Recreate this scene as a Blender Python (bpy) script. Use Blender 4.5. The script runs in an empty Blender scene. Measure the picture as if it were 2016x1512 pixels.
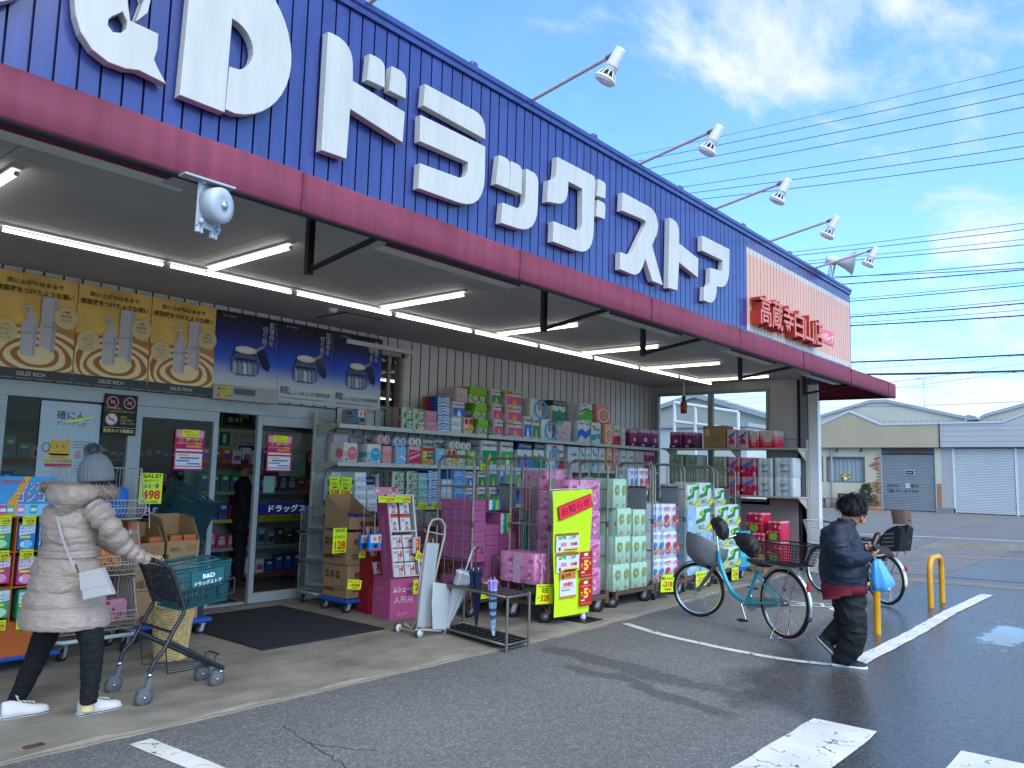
import bpy, bmesh, math, random
from mathutils import Vector, Matrix
from mathutils.geometry import tessellate_polygon
from mathutils import noise as mnoise
random.seed(7)
S = bpy.context.scene
COL = S.collection
R = math.radians
# ---------------- camera
CAM_F, CAM_H = 1561.4, 1.55
def cam_axes(yaw, pitch, roll):
    f = Vector((math.cos(pitch)*math.cos(yaw), math.cos(pitch)*math.sin(yaw), math.sin(pitch)))
    r = Vector((math.sin(yaw), -math.cos(yaw), 0)); u = r.cross(f)
    return f, math.cos(roll)*r+math.sin(roll)*u, -math.sin(roll)*r+math.cos(roll)*u
CF, CR, CU = cam_axes(R(40.3948), R(6.4066), R(1.4035))
CO = Vector((0, 0, CAM_H))
cd = bpy.data.cameras.new('camera'); cam = bpy.data.objects.new('camera', cd); COL.objects.link(cam)
cd.sensor_width = 36; cd.lens = CAM_F/2016*36; cd.clip_start = .05; cd.clip_end = 2000
cam.matrix_world = Matrix(((CR.x, CU.x, -CF.x, 0), (CR.y, CU.y, -CF.y, 0), (CR.z, CU.z, -CF.z, CAM_H), (0, 0, 0, 1)))
S.camera = cam
# ---------------- light
SUN_EL, SUN_AZ = R(50), R(-112)       # bright cloud behind the viewer: very soft light
sd = Vector((math.cos(SUN_EL)*math.cos(SUN_AZ), math.cos(SUN_EL)*math.sin(SUN_AZ), math.sin(SUN_EL)))
ld = bpy.data.lights.new('sun', 'SUN'); ld.energy = 1.5; ld.angle = R(75); ld.color = (1, .94, .83)
sun = bpy.data.objects.new('sun', ld); COL.objects.link(sun); sun.rotation_euler = sd.to_track_quat('Z', 'Y').to_euler()
S.view_settings.view_transform = 'Standard'; S.view_settings.look = 'None'
S.view_settings.exposure = 1.52; S.view_settings.gamma = 1
W = bpy.data.worlds.new('World'); S.world = W; W.use_nodes = True
def build_world():
    nt = W.node_tree; N = nt.nodes; L = nt.links; N.clear()
    out = N.new('ShaderNodeOutputWorld'); bg = N.new('ShaderNodeBackground'); bg.inputs[1].default_value = .15
    sky = N.new('ShaderNodeTexSky'); sky.sky_type = 'NISHITA'; sky.sun_disc = False
    sky.sun_elevation = SUN_EL; sky.sun_rotation = math.atan2(sd.x, sd.y); sky.dust_density = .6; sky.air_density = 1.0; sky.ozone_density = 2.0
    tc = N.new('ShaderNodeTexCoord'); sep = N.new('ShaderNodeSeparateXYZ'); L.new(tc.outputs['Generated'], sep.inputs[0])
    def m(op, a, b=None, c=None, clamp=False):
        n = N.new('ShaderNodeMath'); n.operation = op; n.use_clamp = clamp
        for i, v in enumerate((a, b, c)):
            if v is None: continue
            if isinstance(v, (int, float)): n.inputs[i].default_value = v
            else: L.new(v, n.inputs[i])
        return n.outputs[0]
    z = m('MAXIMUM', sep.outputs[2], 0.0); zz = m('ADD', z, .14)
    com = N.new('ShaderNodeCombineXYZ')
    L.new(m('DIVIDE', sep.outputs[0], zz), com.inputs[0]); L.new(m('DIVIDE', sep.outputs[1], zz), com.inputs[1]); com.inputs[2].default_value = 3.7
    def noise(scale, detail, rough, off, dist=0.0):
        mp = N.new('ShaderNodeMapping'); L.new(com.outputs[0], mp.inputs[0]); mp.inputs['Location'].default_value = off
        mp.inputs['Rotation'].default_value = (0, 0, .5); mp.inputs['Scale'].default_value = (1, 1.6, 1)
        n = N.new('ShaderNodeTexNoise'); n.inputs['Scale'].default_value = scale; n.inputs['Detail'].default_value = detail
        n.inputs['Roughness'].default_value = rough; n.inputs['Distortion'].default_value = dist; L.new(mp.outputs[0], n.inputs[0]); return n.outputs[0]
    big = noise(.55, 3, .5, (1.5, 4.2, 0)); fine = noise(1.9, 10, .60, (3.1, .4, 0), .35); wisp = noise(.9, 8, .62, (7.1, 2.4, 1), 1.1)
    # cloud patches over the street, a bank low down, clear above the shop
    def patch(px, py, c0, c1, k):
        d = (CF+CR*((px-1008)/CAM_F)-CU*((py-756)/CAM_F)).normalized(); n = N.new('ShaderNodeVectorMath'); n.operation = 'DOT_PRODUCT'; L.new(tc.outputs['Generated'], n.inputs[0]); n.inputs[1].default_value = d
        r = N.new('ShaderNodeMapRange'); r.interpolation_type = 'SMOOTHSTEP'; L.new(n.outputs['Value'], r.inputs[0]); r.inputs[1].default_value = c0; r.inputs[2].default_value = c1; r.inputs[4].default_value = k; return r.outputs[0]
    side = m('ADD', m('ADD', patch(1990, 110, .972, .998, .12), patch(1440, 20, .990, .9995, .08)), m('ADD', patch(1900, 770, .975, .998, .16), patch(-1500, 200, .2, .9, .12)))
    low = m('MULTIPLY', m('SUBTRACT', .16, z, None, True), .9)
    cover = m('ADD', m('ADD', m('ADD', m('MULTIPLY', fine, .70), m('MULTIPLY', big, .40)), side), m('SUBTRACT', low, .095))
    mr = N.new('ShaderNodeMapRange'); mr.interpolation_type = 'SMOOTHSTEP'; L.new(cover, mr.inputs[0])
    mr.inputs[1].default_value = .56; mr.inputs[2].default_value = .76
    veil = N.new('ShaderNodeMapRange'); L.new(wisp, veil.inputs[0]); veil.inputs[1].default_value = .38; veil.inputs[2].default_value = .75; veil.inputs[3].default_value = 0; veil.inputs[4].default_value = .10
    fac = m('MAXIMUM', mr.outputs[0], veil.outputs[0])
    # grey undersides, white tops
    shade = N.new('ShaderNodeMix'); shade.data_type = 'RGBA'
    L.new(noise(2.6, 6, .55, (9, 1, 2)), shade.inputs[0]); shade.inputs[6].default_value = (1.75, 2.0, 2.35, 1); shade.inputs[7].default_value = (2.9, 2.95, 3.0, 1)
    tint = N.new('ShaderNodeMix'); tint.data_type = 'RGBA'; tint.blend_type = 'MULTIPLY'; tint.inputs[0].default_value = 1
    L.new(sky.outputs[0], tint.inputs[6]); tint.inputs[7].default_value = (.52, .76, .98, 1)
    mix = N.new('ShaderNodeMix'); mix.data_type = 'RGBA'; L.new(fac, mix.inputs[0]); L.new(tint.outputs[2], mix.inputs[6]); L.new(shade.outputs[2], mix.inputs[7])
    L.new(mix.outputs[2], bg.inputs[0]); L.new(bg.outputs[0], out.inputs[0])
build_world()

# ---------------- helpers
def at(px, py, axis, val):
    """world point seen at a pixel of the 2016-wide photograph, on the plane axis = val"""
    d = CF+CR*((px-1008)/CAM_F)-CU*((py-756)/CAM_F)
    return CO+d*((val-CO[axis])/d[axis])
def ap(px, py, depth):
    """world point at a pixel at this depth along the view"""
    return CO+(CF+CR*((px-1008)/CAM_F)-CU*((py-756)/CAM_F))*depth
def apl(px, py, p0, n):
    d = CF+CR*((px-1008)/CAM_F)-CU*((py-756)/CAM_F); n = Vector(n)
    return CO+d*((Vector(p0)-CO).dot(n)/d.dot(n))
def srgb(h):
    h = h.lstrip('#'); o = []
    for i in (0, 2, 4):
        c = int(h[i:i+2], 16)/255; o.append(c/12.92 if c <= .04045 else ((c+.055)/1.055)**2.4)
    return (*o, 1)
def vivid(h, k=1.3):
    c = [int(h.lstrip('#')[i:i+2], 16)/255 for i in (0, 2, 4)]; g = sum(c)/3
    return '#'+''.join('%02x' % round(255*min(max(g+(x-g)*k, 0), 1)) for x in c)
MATS = {}
def mat(name, col, rough=.6, metal=0.0, spec=.4, bump=None, var=None, emit=None, coat=0.0, alpha=1.0, spots=None, trans=0.0, sheen=0.0):
    """principled material; var=(scale, amount) mottles the colour, bump=(scale, strength[, stretch]), spots=(scale, size, [colours]) prints dots"""
    if name in MATS: return MATS[name]
    m = bpy.data.materials.new(name); MATS[name] = m; m.use_nodes = True
    nt = m.node_tree; N = nt.nodes; L = nt.links; b = N['Principled BSDF']
    c = srgb(col) if isinstance(col, str) else (*col, 1)
    b.inputs['Base Color'].default_value = c; b.inputs['Roughness'].default_value = rough; b.inputs['Metallic'].default_value = metal
    b.inputs['Specular IOR Level'].default_value = spec; b.inputs['Coat Weight'].default_value = coat; b.inputs['Alpha'].default_value = alpha
    b.inputs['Transmission Weight'].default_value = trans; b.inputs['Sheen Weight'].default_value = sheen
    tc = N.new('ShaderNodeTexCoord'); src = None
    if spots:
        v = N.new('ShaderNodeTexVoronoi'); v.inputs['Scale'].default_value = spots[0]; L.new(tc.outputs['Object'], v.inputs[0])
        lt = N.new('ShaderNodeMath'); lt.operation = 'LESS_THAN'; L.new(v.outputs['Distance'], lt.inputs[0]); lt.inputs[1].default_value = spots[1]
        ramp = N.new('ShaderNodeValToRGB'); ramp.color_ramp.interpolation = 'CONSTANT'; L.new(v.outputs['Color'], ramp.inputs[0])
        cs = spots[2]; ramp.color_ramp.elements[0].color = srgb(cs[0]); ramp.color_ramp.elements[1].position = 1
        for i, cc in enumerate(cs[1:], 1):
            e = ramp.color_ramp.elements.new(.25+.5*i/len(cs)); e.color = srgb(cc)
        ramp.color_ramp.elements[-1].color = srgb(cs[-1])
        mx = N.new('ShaderNodeMix'); mx.data_type = 'RGBA'; L.new(lt.outputs[0], mx.inputs[0]); mx.inputs[6].default_value = c; L.new(ramp.outputs[0], mx.inputs[7])
        src = mx.outputs[2]
    if var:
        n = N.new('ShaderNodeTexNoise'); n.inputs['Scale'].default_value = var[0]; n.inputs['Detail'].default_value = 6; n.inputs['Roughness'].default_value = .6
        if len(var) > 2:
            mp = N.new('ShaderNodeMapping'); mp.inputs['Scale'].default_value = var[2]; L.new(tc.outputs['Object'], mp.inputs[0]); L.new(mp.outputs[0], n.inputs[0])
        else: L.new(tc.outputs['Object'], n.inputs[0])
        mr = N.new('ShaderNodeMapRange'); L.new(n.outputs[0], mr.inputs[0]); mr.inputs[1].default_value = .3; mr.inputs[2].default_value = .7
        mr.inputs[3].default_value = 1-var[1]; mr.inputs[4].default_value = 1+var[1]*.6
        mx = N.new('ShaderNodeMix'); mx.data_type = 'RGBA'; mx.blend_type = 'MULTIPLY'; mx.inputs[0].default_value = 1
        if src: L.new(src, mx.inputs[6])
        else: mx.inputs[6].default_value = c
        L.new(mr.outputs[0], mx.inputs[7]); src = mx.outputs[2]
    if src: L.new(src, b.inputs['Base Color'])
    if bump:
        n = N.new('ShaderNodeTexNoise'); n.inputs['Scale'].default_value = bump[0]; n.inputs['Detail'].default_value = 4
        if len(bump) > 2:
            mp = N.new('ShaderNodeMapping'); mp.inputs['Scale'].default_value = bump[2]; L.new(tc.outputs['Object'], mp.inputs[0]); L.new(mp.outputs[0], n.inputs[0])
        else: L.new(tc.outputs['Object'], n.inputs[0])
        bp = N.new('ShaderNodeBump'); bp.inputs['Strength'].default_value = bump[1]; bp.inputs['Distance'].default_value = .02
        L.new(n.outputs[0], bp.inputs['Height']); L.new(bp.outputs[0], b.inputs['Normal'])
    if emit:
        b.inputs['Emission Color'].default_value = (*emit[0], 1); b.inputs['Emission Strength'].default_value = emit[1]
    return m
def P(c, rough=.55, **k):
    """plain printed or painted colour, one material per hex value"""
    return mat('print '+c+('' if rough == .55 else ' %.2f' % rough), vivid(c), rough, **k)
def glass_mat(name, tint=(.93, .96, .95), gloss=1.0):
    m = bpy.data.materials.new(name); m.use_nodes = True; nt = m.node_tree; N = nt.nodes; L = nt.links; N.clear()
    o = N.new('ShaderNodeOutputMaterial'); t = N.new('ShaderNodeBsdfTransparent'); t.inputs[0].default_value = (*tint, 1)
    g = N.new('ShaderNodeBsdfGlossy'); g.inputs['Roughness'].default_value = .02; f = N.new('ShaderNodeFresnel'); f.inputs[0].default_value = 1.45
    x = N.new('ShaderNodeMixShader'); mu = N.new('ShaderNodeMath'); mu.operation = 'MULTIPLY'; mu.inputs[1].default_value = gloss; L.new(f.outputs[0], mu.inputs[0])
    L.new(mu.outputs[0], x.inputs[0]); L.new(t.outputs[0], x.inputs[1]); L.new(g.outputs[0], x.inputs[2]); L.new(x.outputs[0], o.inputs[0]); MATS[name] = m; return m

TXT = {}
def text2d(s, bold=0.0):
    k = (s, bold)
    if k not in TXT:
        c = bpy.data.curves.new('t', 'FONT'); c.body = s; c.size = 1; c.offset = bold; c.space_line = .95; c.resolution_u = 3
        o = bpy.data.objects.new('t', c); COL.objects.link(o)
        me = bpy.data.meshes.new_from_object(o.evaluated_get(bpy.context.evaluated_depsgraph_get()))
        vs = [(v.co.x, v.co.y) for v in me.vertices]; fs = [tuple(p.vertices) for p in me.polygons]
        x0 = min(v[0] for v in vs); x1 = max(v[0] for v in vs); y0 = min(v[1] for v in vs); y1 = max(v[1] for v in vs)
        vs = [((x-x0)/(x1-x0), (y-y0)/max(y1-y0, 1e-6)) for x, y in vs]
        bd = {}
        for f in fs:
            for i in range(len(f)): bd[(f[i], f[(i+1) % len(f)])] = 1
        edge = [e for e in bd if (e[1], e[0]) not in bd]
        TXT[k] = (vs, fs, edge, (x1-x0)/max(y1-y0, 1e-6)); bpy.data.objects.remove(o); bpy.data.meshes.remove(me)
    return TXT[k]
def rounded(pts, seg=6):
    """closed 2-D outline; a point (x, y, r) gets a rounded corner"""
    out = []; n = len(pts)
    for i, p in enumerate(pts):
        v = Vector(p[:2])
        if len(p) < 3 or not p[2]: out.append((v.x, v.y)); continue
        a = Vector(pts[i-1][:2])-v; b = Vector(pts[(i+1) % n][:2])-v
        k = min(p[2], a.length*.95, b.length*.95); a = v+a.normalized()*k; b = v+b.normalized()*k
        for j in range(seg+1):
            t = j/seg; q = a*(1-t)**2+v*2*t*(1-t)+b*t*t; out.append((q.x, q.y))
    return out
class MB:
    def __init__(s): s.v = []; s.f = []; s.m = []; s.sm = []; s.mats = []; s.M = Matrix()
    def mi(s, m):
        if isinstance(m, str): m = P(m)
        if m not in s.mats: s.mats.append(m)
        return s.mats.index(m)
    def add(s, vs, fs, m, smooth=False):
        k = len(s.v); i = s.mi(m)
        s.v += [s.M @ Vector(v) for v in vs]
        for f in fs: s.f.append(tuple(k+a for a in f)); s.m.append(i); s.sm.append(smooth)
    def box(s, c, d, m, rot=None, bev=0.0):
        x, y, z = (a/2 for a in d); c = Vector(c); q = rot.to_matrix() if hasattr(rot, 'to_matrix') else (Matrix.Rotation(rot, 3, 'Z') if rot else None)
        if bev:
            b = min(bev, x*.9, y*.9, z*.9); vs = []; ix = {}
            for sx in (-1, 1):
                for sy in (-1, 1):
                    for sz in (-1, 1):
                        for k, (dx, dy, dz) in enumerate(((b, b, 0), (b, 0, b), (0, b, b))):
                            ix[sx, sy, sz, k] = len(vs); vs.append((sx*(x-dx), sy*(y-dy), sz*(z-dz)))
            fs = []
            for sg in (-1, 1):
                fs.append([ix[a, e, sg, 0] for a, e in ((-1, -1), (1, -1), (1, 1), (-1, 1))][::sg])
                fs.append([ix[a, sg, e, 1] for a, e in ((-1, -1), (1, -1), (1, 1), (-1, 1))][::-sg])
                fs.append([ix[sg, a, e, 2] for a, e in ((-1, -1), (1, -1), (1, 1), (-1, 1))][::sg])
            for a in (-1, 1):
                for e in (-1, 1):
                    fs.append([ix[-1, a, e, 0], ix[1, a, e, 0], ix[1, a, e, 1], ix[-1, a, e, 1]])
                    fs.append([ix[a, -1, e, 0], ix[a, 1, e, 0], ix[a, 1, e, 2], ix[a, -1, e, 2]])
                    fs.append([ix[a, e, -1, 1], ix[a, e, 1, 1], ix[a, e, 1, 2], ix[a, e, -1, 2]])
                    for g in (-1, 1): fs.append([ix[a, e, g, 0], ix[a, e, g, 1], ix[a, e, g, 2]])
        else:
            vs = [(a*x, b*y, g*z) for a in (-1, 1) for b in (-1, 1) for g in (-1, 1)]
            fs = [(0, 1, 3, 2), (4, 6, 7, 5), (0, 4, 5, 1), (2, 3, 7, 6), (0, 2, 6, 4), (1, 5, 7, 3)]
        s.add([c+(q @ Vector(v) if q else Vector(v)) for v in vs], fs, m)
    def b2(s, a, b, m, bev=0.0):
        a = Vector(a); b = Vector(b); s.box((a+b)/2, [abs(x) for x in (b-a)], m, None, bev)
    def quad(s, a, b, c, d, m): s.add([a, b, c, d], [(0, 1, 2, 3)], m)
    def rect(s, o, u, v, m):
        o = Vector(o); u = Vector(u); v = Vector(v); s.add([o, o+u, o+u+v, o+v], [(0, 1, 2, 3)], m)
    def poly(s, o, u, v, pts, m, depth=None):
        """flat outline pts in the axes u, v from o; depth = vector to give it thickness"""
        o = Vector(o); u = Vector(u); v = Vector(v); P3 = [o+u*p[0]+v*p[1] for p in pts]
        tri = tessellate_polygon([P3]); n = len(P3); fs = [tuple(t) for t in tri]
        if depth is not None:
            d = Vector(depth); P3 = P3+[p+d for p in P3]
            fs = fs+[tuple(n+a for a in t[::-1]) for t in tri]+[(i, (i+1) % n, n+(i+1) % n, n+i) for i in range(n)]
        s.add(P3, fs, m)
    def text(s, t, o, u, v, m, bold=0.0, depth=None):
        """text stretched into the rectangle o + u, v"""
        vs, fs, ed, asp = text2d(t, bold); o = Vector(o); u = Vector(u); v = Vector(v)
        P3 = [o+u*a+v*b for a, b in vs]
        if depth is not None:
            d = Vector(depth); n = len(P3); P3 = P3+[p+d for p in P3]; fs = list(fs)+[tuple(n+a for a in f[::-1]) for f in fs]+[(a, b, n+b, n+a) for a, b in ed]
        s.add(P3, fs, m)
    def disc(s, c, u, v, m, n=20, a0=0, a1=2*math.pi):
        c = Vector(c); u = Vector(u); v = Vector(v)
        s.add([c]+[c+u*math.cos(a0+(a1-a0)*i/n)+v*math.sin(a0+(a1-a0)*i/n) for i in range(n+1)], [(0, i+1, i+2) for i in range(n)], m)
    def ringd(s, c, u, v, k, m, n=24):
        c = Vector(c); u = Vector(u); v = Vector(v); vs = []
        for i in range(n):
            a = 2*math.pi*i/n; d = u*math.cos(a)+v*math.sin(a); vs += [c+d, c+d*k]
        s.add(vs, [(2*i, 2*((i+1) % n), 2*((i+1) % n)+1, 2*i+1) for i in range(n)], m)
    def tube(s, pts, r, m, n=8, cap=True, closed=False):
        """round tube along pts; r = number or list"""
        pts = [Vector(p) for p in pts]; k = len(pts); rs = r if isinstance(r, (list, tuple)) else [r]*k
        vs = []; ref = None
        for i, p in enumerate(pts):
            if closed: t = (pts[(i+1) % k]-pts[i-1])
            else: t = (pts[min(i+1, k-1)]-pts[max(i-1, 0)])
            t = t.normalized() if t.length > 1e-9 else Vector((0, 0, 1))
            if ref is None: ref = t.orthogonal().normalized()
            ref = (ref-t*ref.dot(t)); ref = ref.normalized() if ref.length > 1e-6 else t.orthogonal().normalized()
            b = t.cross(ref)
            for j in range(n):
                a = 2*math.pi*j/n; vs.append(p+(ref*math.cos(a)+b*math.sin(a))*rs[i])
        fs = []
        for i in range(k if closed else k-1):
            i2 = (i+1) % k
            for j in range(n): fs.append((i*n+j, i*n+(j+1) % n, i2*n+(j+1) % n, i2*n+j))
        s.add(vs, fs, m, True)
        if cap and not closed: s.add(vs[:n], [tuple(range(n))[::-1]], m); s.add(vs[-n:], [tuple(range(n))], m)
    def cyl(s, a, b, r, m, n=16, r2=None): s.tube([a, b], [r, r if r2 is None else r2], m, n)
    def loft(s, rings, m, cap=True, smooth=True, closed=False):
        n = len(rings[0]); k = len(rings); vs = [Vector(p) for r in rings for p in r]; fs = []
        for i in range(k if closed else k-1):
            i2 = (i+1) % k
            for j in range(n): fs.append((i*n+j, i*n+(j+1) % n, i2*n+(j+1) % n, i2*n+j))
        if cap and not closed: fs += [tuple(range(n))[::-1], tuple((k-1)*n+j for j in range(n))]
        s.add(vs, fs, m, smooth)
    def lathe(s, c, axis, prof, m, n=20, smooth=True):
        """prof = [(radius, height)] about axis through c"""
        a = Vector(axis).normalized(); u = a.orthogonal().normalized(); w = a.cross(u); c = Vector(c)
        s.loft([[c+a*h+(u*math.cos(2*math.pi*j/n)+w*math.sin(2*math.pi*j/n))*max(r, 1e-4) for j in range(n)] for r, h in prof], m, True, smooth)
    def ball(s, c, r, m, n=12):
        r = Vector((r, r, r)) if isinstance(r, (int, float)) else Vector(r); c = Vector(c); rings = []
        for i in range(n//2+1):
            t = math.pi*i/(n//2); st = max(math.sin(t), .02)
            rings.append([c+Vector((r.x*st*math.cos(2*math.pi*j/n), r.y*st*math.sin(2*math.pi*j/n), -r.z*math.cos(t))) for j in range(n)])
        s.loft(rings, m)
    def mesh(s, name, org=(0, 0, 0)):
        o = Vector(org); me = bpy.data.meshes.new(name); me.from_pydata([tuple(v-o) for v in s.v], [], s.f)
        for m in s.mats: me.materials.append(m)
        me.polygons.foreach_set('material_index', s.m); me.polygons.foreach_set('use_smooth', s.sm); me.update(); return me
    def build(s, name, parent=None, org=None, label=None, cat=None, group=None, kind=None):
        if org is None: org = parent['_o'] if parent is not None and '_o' in parent else (0, 0, 0)
        o = bpy.data.objects.new(name, s.mesh(name, org)); COL.objects.link(o)
        if parent is None: o.location = org
        else: o.parent = parent
        o['_o'] = tuple(org); tag(o, label, cat, group, kind); return o
def tag(o, label=None, cat=None, group=None, kind=None):
    for k, v in (('label', label), ('category', cat), ('group', group), ('kind', kind)):
        if v: o[k] = v
    return o
def thing(name, label, cat, org=(0, 0, 0), group=None, rz=0):
    o = bpy.data.objects.new(name, None); COL.objects.link(o); o.location = org; o.rotation_euler.z = rz; o.empty_display_size = .1
    o['_o'] = (0, 0, 0) if rz else tuple(org); return tag(o, label, cat, group)
def local(name, label, cat, loc, rz=0, group=None):
    """a thing whose parts are modelled in its own coordinates"""
    o = thing(name, label, cat, loc, group, rz); o['_o'] = (0, 0, 0); return o
def copy_tree(o, parent=None):
    c = o.copy(); COL.objects.link(c)
    if parent is not None: c.parent = parent
    for ch in list(o.children): copy_tree(ch, c)
    return c
def remesh(mb, name, voxel, smooth=2, **k):
    """weld overlapping shapes into one continuous skin"""
    o = bpy.data.objects.new('tmp', mb.mesh('tmp')); COL.objects.link(o)
    md = o.modifiers.new('r', 'REMESH'); md.mode = 'VOXEL'; md.voxel_size = voxel; md.use_smooth_shade = True
    if smooth: sm = o.modifiers.new('s', 'SMOOTH'); sm.iterations = smooth; sm.factor = .5
    me = bpy.data.meshes.new_from_object(o.evaluated_get(bpy.context.evaluated_depsgraph_get())); bpy.data.objects.remove(o)
    r = MB(); r.v = [v.co.copy() for v in me.vertices]; r.f = [tuple(p.vertices) for p in me.polygons]; r.m = [0]*len(r.f); r.sm = [True]*len(r.f)
    r.mats = [mb.mats[0]]; bpy.data.meshes.remove(me); return r
def crumple(r, amp, sc, st=(1, 1, 1), seed=0.0):
    """push folds into a dense skin"""
    nr = [Vector((0, 0, 0)) for _ in r.v]
    for f in r.f:
        n = (r.v[f[1]]-r.v[f[0]]).cross(r.v[f[2]]-r.v[f[0]])
        for i in f: nr[i] += n
    o = Vector((seed, seed*1.7, -seed))
    for i, v in enumerate(r.v):
        q = Vector((v.x*st[0], v.y*st[1], v.z*st[2])); w = mnoise.noise(q*sc*.5+o); a = 1-2*abs(mnoise.noise(q*sc+o+Vector((w, w, w))*1.3)); b = mnoise.noise(q*sc*2.3-o)
        if nr[i].length > 0: r.v[i] = v+nr[i].normalized()*amp*(a*.75-.3+b*.35)
    return r
ORD = 'first second third fourth fifth sixth seventh eighth ninth tenth eleventh twelfth thirteenth fourteenth fifteenth sixteenth seventeenth eighteenth nineteenth twentieth twenty-first twenty-second twenty-third twenty-fourth twenty-fifth twenty-sixth'.split()
X, Y, Z = Vector((1, 0, 0)), Vector((0, 1, 0)), Vector((0, 0, 1))
# ================= materials of the place
def ground_mat():
    m = bpy.data.materials.new('asphalt'); MATS['asphalt'] = m; m.use_nodes = True; nt = m.node_tree; N = nt.nodes; L = nt.links; b = N['Principled BSDF']
    g = N.new('ShaderNodeNewGeometry'); sp = N.new('ShaderNodeSeparateXYZ'); L.new(g.outputs['Position'], sp.inputs[0]); x, y = sp.outputs[0], sp.outputs[1]
    def M(op, a, c=None, d=None, cl=False):
        n = N.new('ShaderNodeMath'); n.operation = op; n.use_clamp = cl
        for i, v in enumerate((a, c, d)):
            if v is None: continue
            if isinstance(v, (int, float)): n.inputs[i].default_value = v
            else: L.new(v, n.inputs[i])
        return n.outputs[0]
    def noise(sc, det=5, ro=.6, off=0.0):
        n = N.new('ShaderNodeTexNoise'); n.inputs['Scale'].default_value = sc; n.inputs['Detail'].default_value = det; n.inputs['Roughness'].default_value = ro
        v = N.new('ShaderNodeVectorMath'); v.inputs[1].default_value = (off, off*.7, 0); L.new(g.outputs['Position'], v.inputs[0]); L.new(v.outputs[0], n.inputs[0]); return n.outputs[0]
    def step(v, a, c):
        n = N.new('ShaderNodeMapRange'); n.interpolation_type = 'SMOOTHSTEP'; L.new(v, n.inputs[0]); n.inputs[1].default_value = a; n.inputs[2].default_value = c; return n.outputs[0]
    n1 = noise(.55, 6, .6, 3.0); n2 = noise(2.2, 6, .65, 9.0); n3 = noise(14, 5, .7)
    # rain still lies towards the street
    w = M('ADD', M('ADD', M('MULTIPLY', M('SUBTRACT', x, 5.3), .34), M('MULTIPLY', M('SUBTRACT', 2.55, y), .62)), M('ADD', M('MULTIPLY', M('SUBTRACT', n1, .5), 1.3), M('MULTIPLY', M('SUBTRACT', n2, .5), .9)))
    w = M('MULTIPLY', w, step(M('SUBTRACT', 3.1, y), -.3, .55))
    wet = step(w, .0, .38)
    wet2 = step(M('ADD', M('MULTIPLY', n1, .6), M('MULTIPLY', n2, .5)), .56, .66)      # damp blotches elsewhere
    far = step(x, 7.5, 12)
    wet2 = M('MULTIPLY', wet2, M('ADD', M('MULTIPLY', far, .55), .0))
    # two trickles that ran from the umbrella stand
    def trickle(x0, slope, wd, ya, yb, off):
        c = M('ADD', M('MULTIPLY', M('SUBTRACT', y, 3.0), slope), x0); c = M('ADD', c, M('MULTIPLY', M('SUBTRACT', noise(1.3, 4, .6, off), .5), .55))
        d = M('ABSOLUTE', M('SUBTRACT', x, c)); d = M('SUBTRACT', d, M('MULTIPLY', M('SUBTRACT', n2, .45), .28))
        return M('MULTIPLY', M('SUBTRACT', 1.0, step(d, wd*.55, wd*1.25)), M('MULTIPLY', step(y, ya, ya+.3), M('SUBTRACT', 1.0, step(y, yb-.25, yb))))
    t = M('MAXIMUM', trickle(5.62, .16, .12, 2.0, 4.62, 2.0), trickle(5.22, .22, .075, 2.2, 4.1, 21.0))
    wet = M('MAXIMUM', M('MAXIMUM', wet, M('MULTIPLY', t, .72)), wet2)
    # standing puddle
    px = M('MULTIPLY', M('SUBTRACT', M('SUBTRACT', x, 9.85), M('MULTIPLY', M('SUBTRACT', y, 1.5), .1)), .62); py = M('MULTIPLY', M('SUBTRACT', y, 1.5), 2.0)
    pd = M('ADD', M('SQRT', M('ADD', M('MULTIPLY', px, px), M('MULTIPLY', py, py))), M('MULTIPLY', M('SUBTRACT', n2, .5), 2.2))
    pud = M('SUBTRACT', 1.0, step(pd, .36, .50))
    sp1 = N.new('ShaderNodeTexVoronoi'); sp1.inputs['Scale'].default_value = 95; L.new(g.outputs['Position'], sp1.inputs[0])
    sepc = N.new('ShaderNodeSeparateColor'); L.new(sp1.outputs['Color'], sepc.inputs[0])
    stone = M('POWER', sepc.outputs[0], 3.0)
    road = step(M('ADD', x, M('MULTIPLY', y, .12)), 15.25, 15.4)
    val = M('MULTIPLY', M('ADD', .098, M('MULTIPLY', stone, .12)), M('ADD', .72, M('MULTIPLY', n3, .55)))
    val = M('MULTIPLY', val, M('ADD', .72, M('MULTIPLY', n1, .56)))
    val = M('ADD', val, M('MULTIPLY', road, .018))
    val = M('MULTIPLY', val, M('SUBTRACT', 1.0, M('MULTIPLY', wet, .56)))
    val = M('MULTIPLY', val, M('SUBTRACT', 1.0, M('MULTIPLY', pud, .5)))
    cc = N.new('ShaderNodeCombineColor'); L.new(val, cc.inputs[0]); L.new(M('MULTIPLY', val, .97), cc.inputs[1]); L.new(M('MULTIPLY', val, .915), cc.inputs[2])
    L.new(cc.outputs[0], b.inputs['Base Color'])
    wetg = M('MULTIPLY', wet, M('SUBTRACT', 1.0, M('MULTIPLY', t, .85)))
    ro = M('SUBTRACT', .88, M('MULTIPLY', wetg, M('ADD', .52, M('MULTIPLY', n3, .2)))); ro = M('MULTIPLY', ro, M('SUBTRACT', 1.0, M('MULTIPLY', pud, .97)))
    L.new(ro, b.inputs['Roughness']); b.inputs['Specular IOR Level'].default_value = .45
    bp = N.new('ShaderNodeBump'); bp.inputs['Distance'].default_value = .008
    L.new(M('SUBTRACT', .55, M('MULTIPLY', pud, .55)), bp.inputs['Strength']); L.new(M('ADD', M('MULTIPLY', stone, .6), n3), bp.inputs['Height']); L.new(bp.outputs[0], b.inputs['Normal'])
    return m
ASPH = ground_mat()
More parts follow.
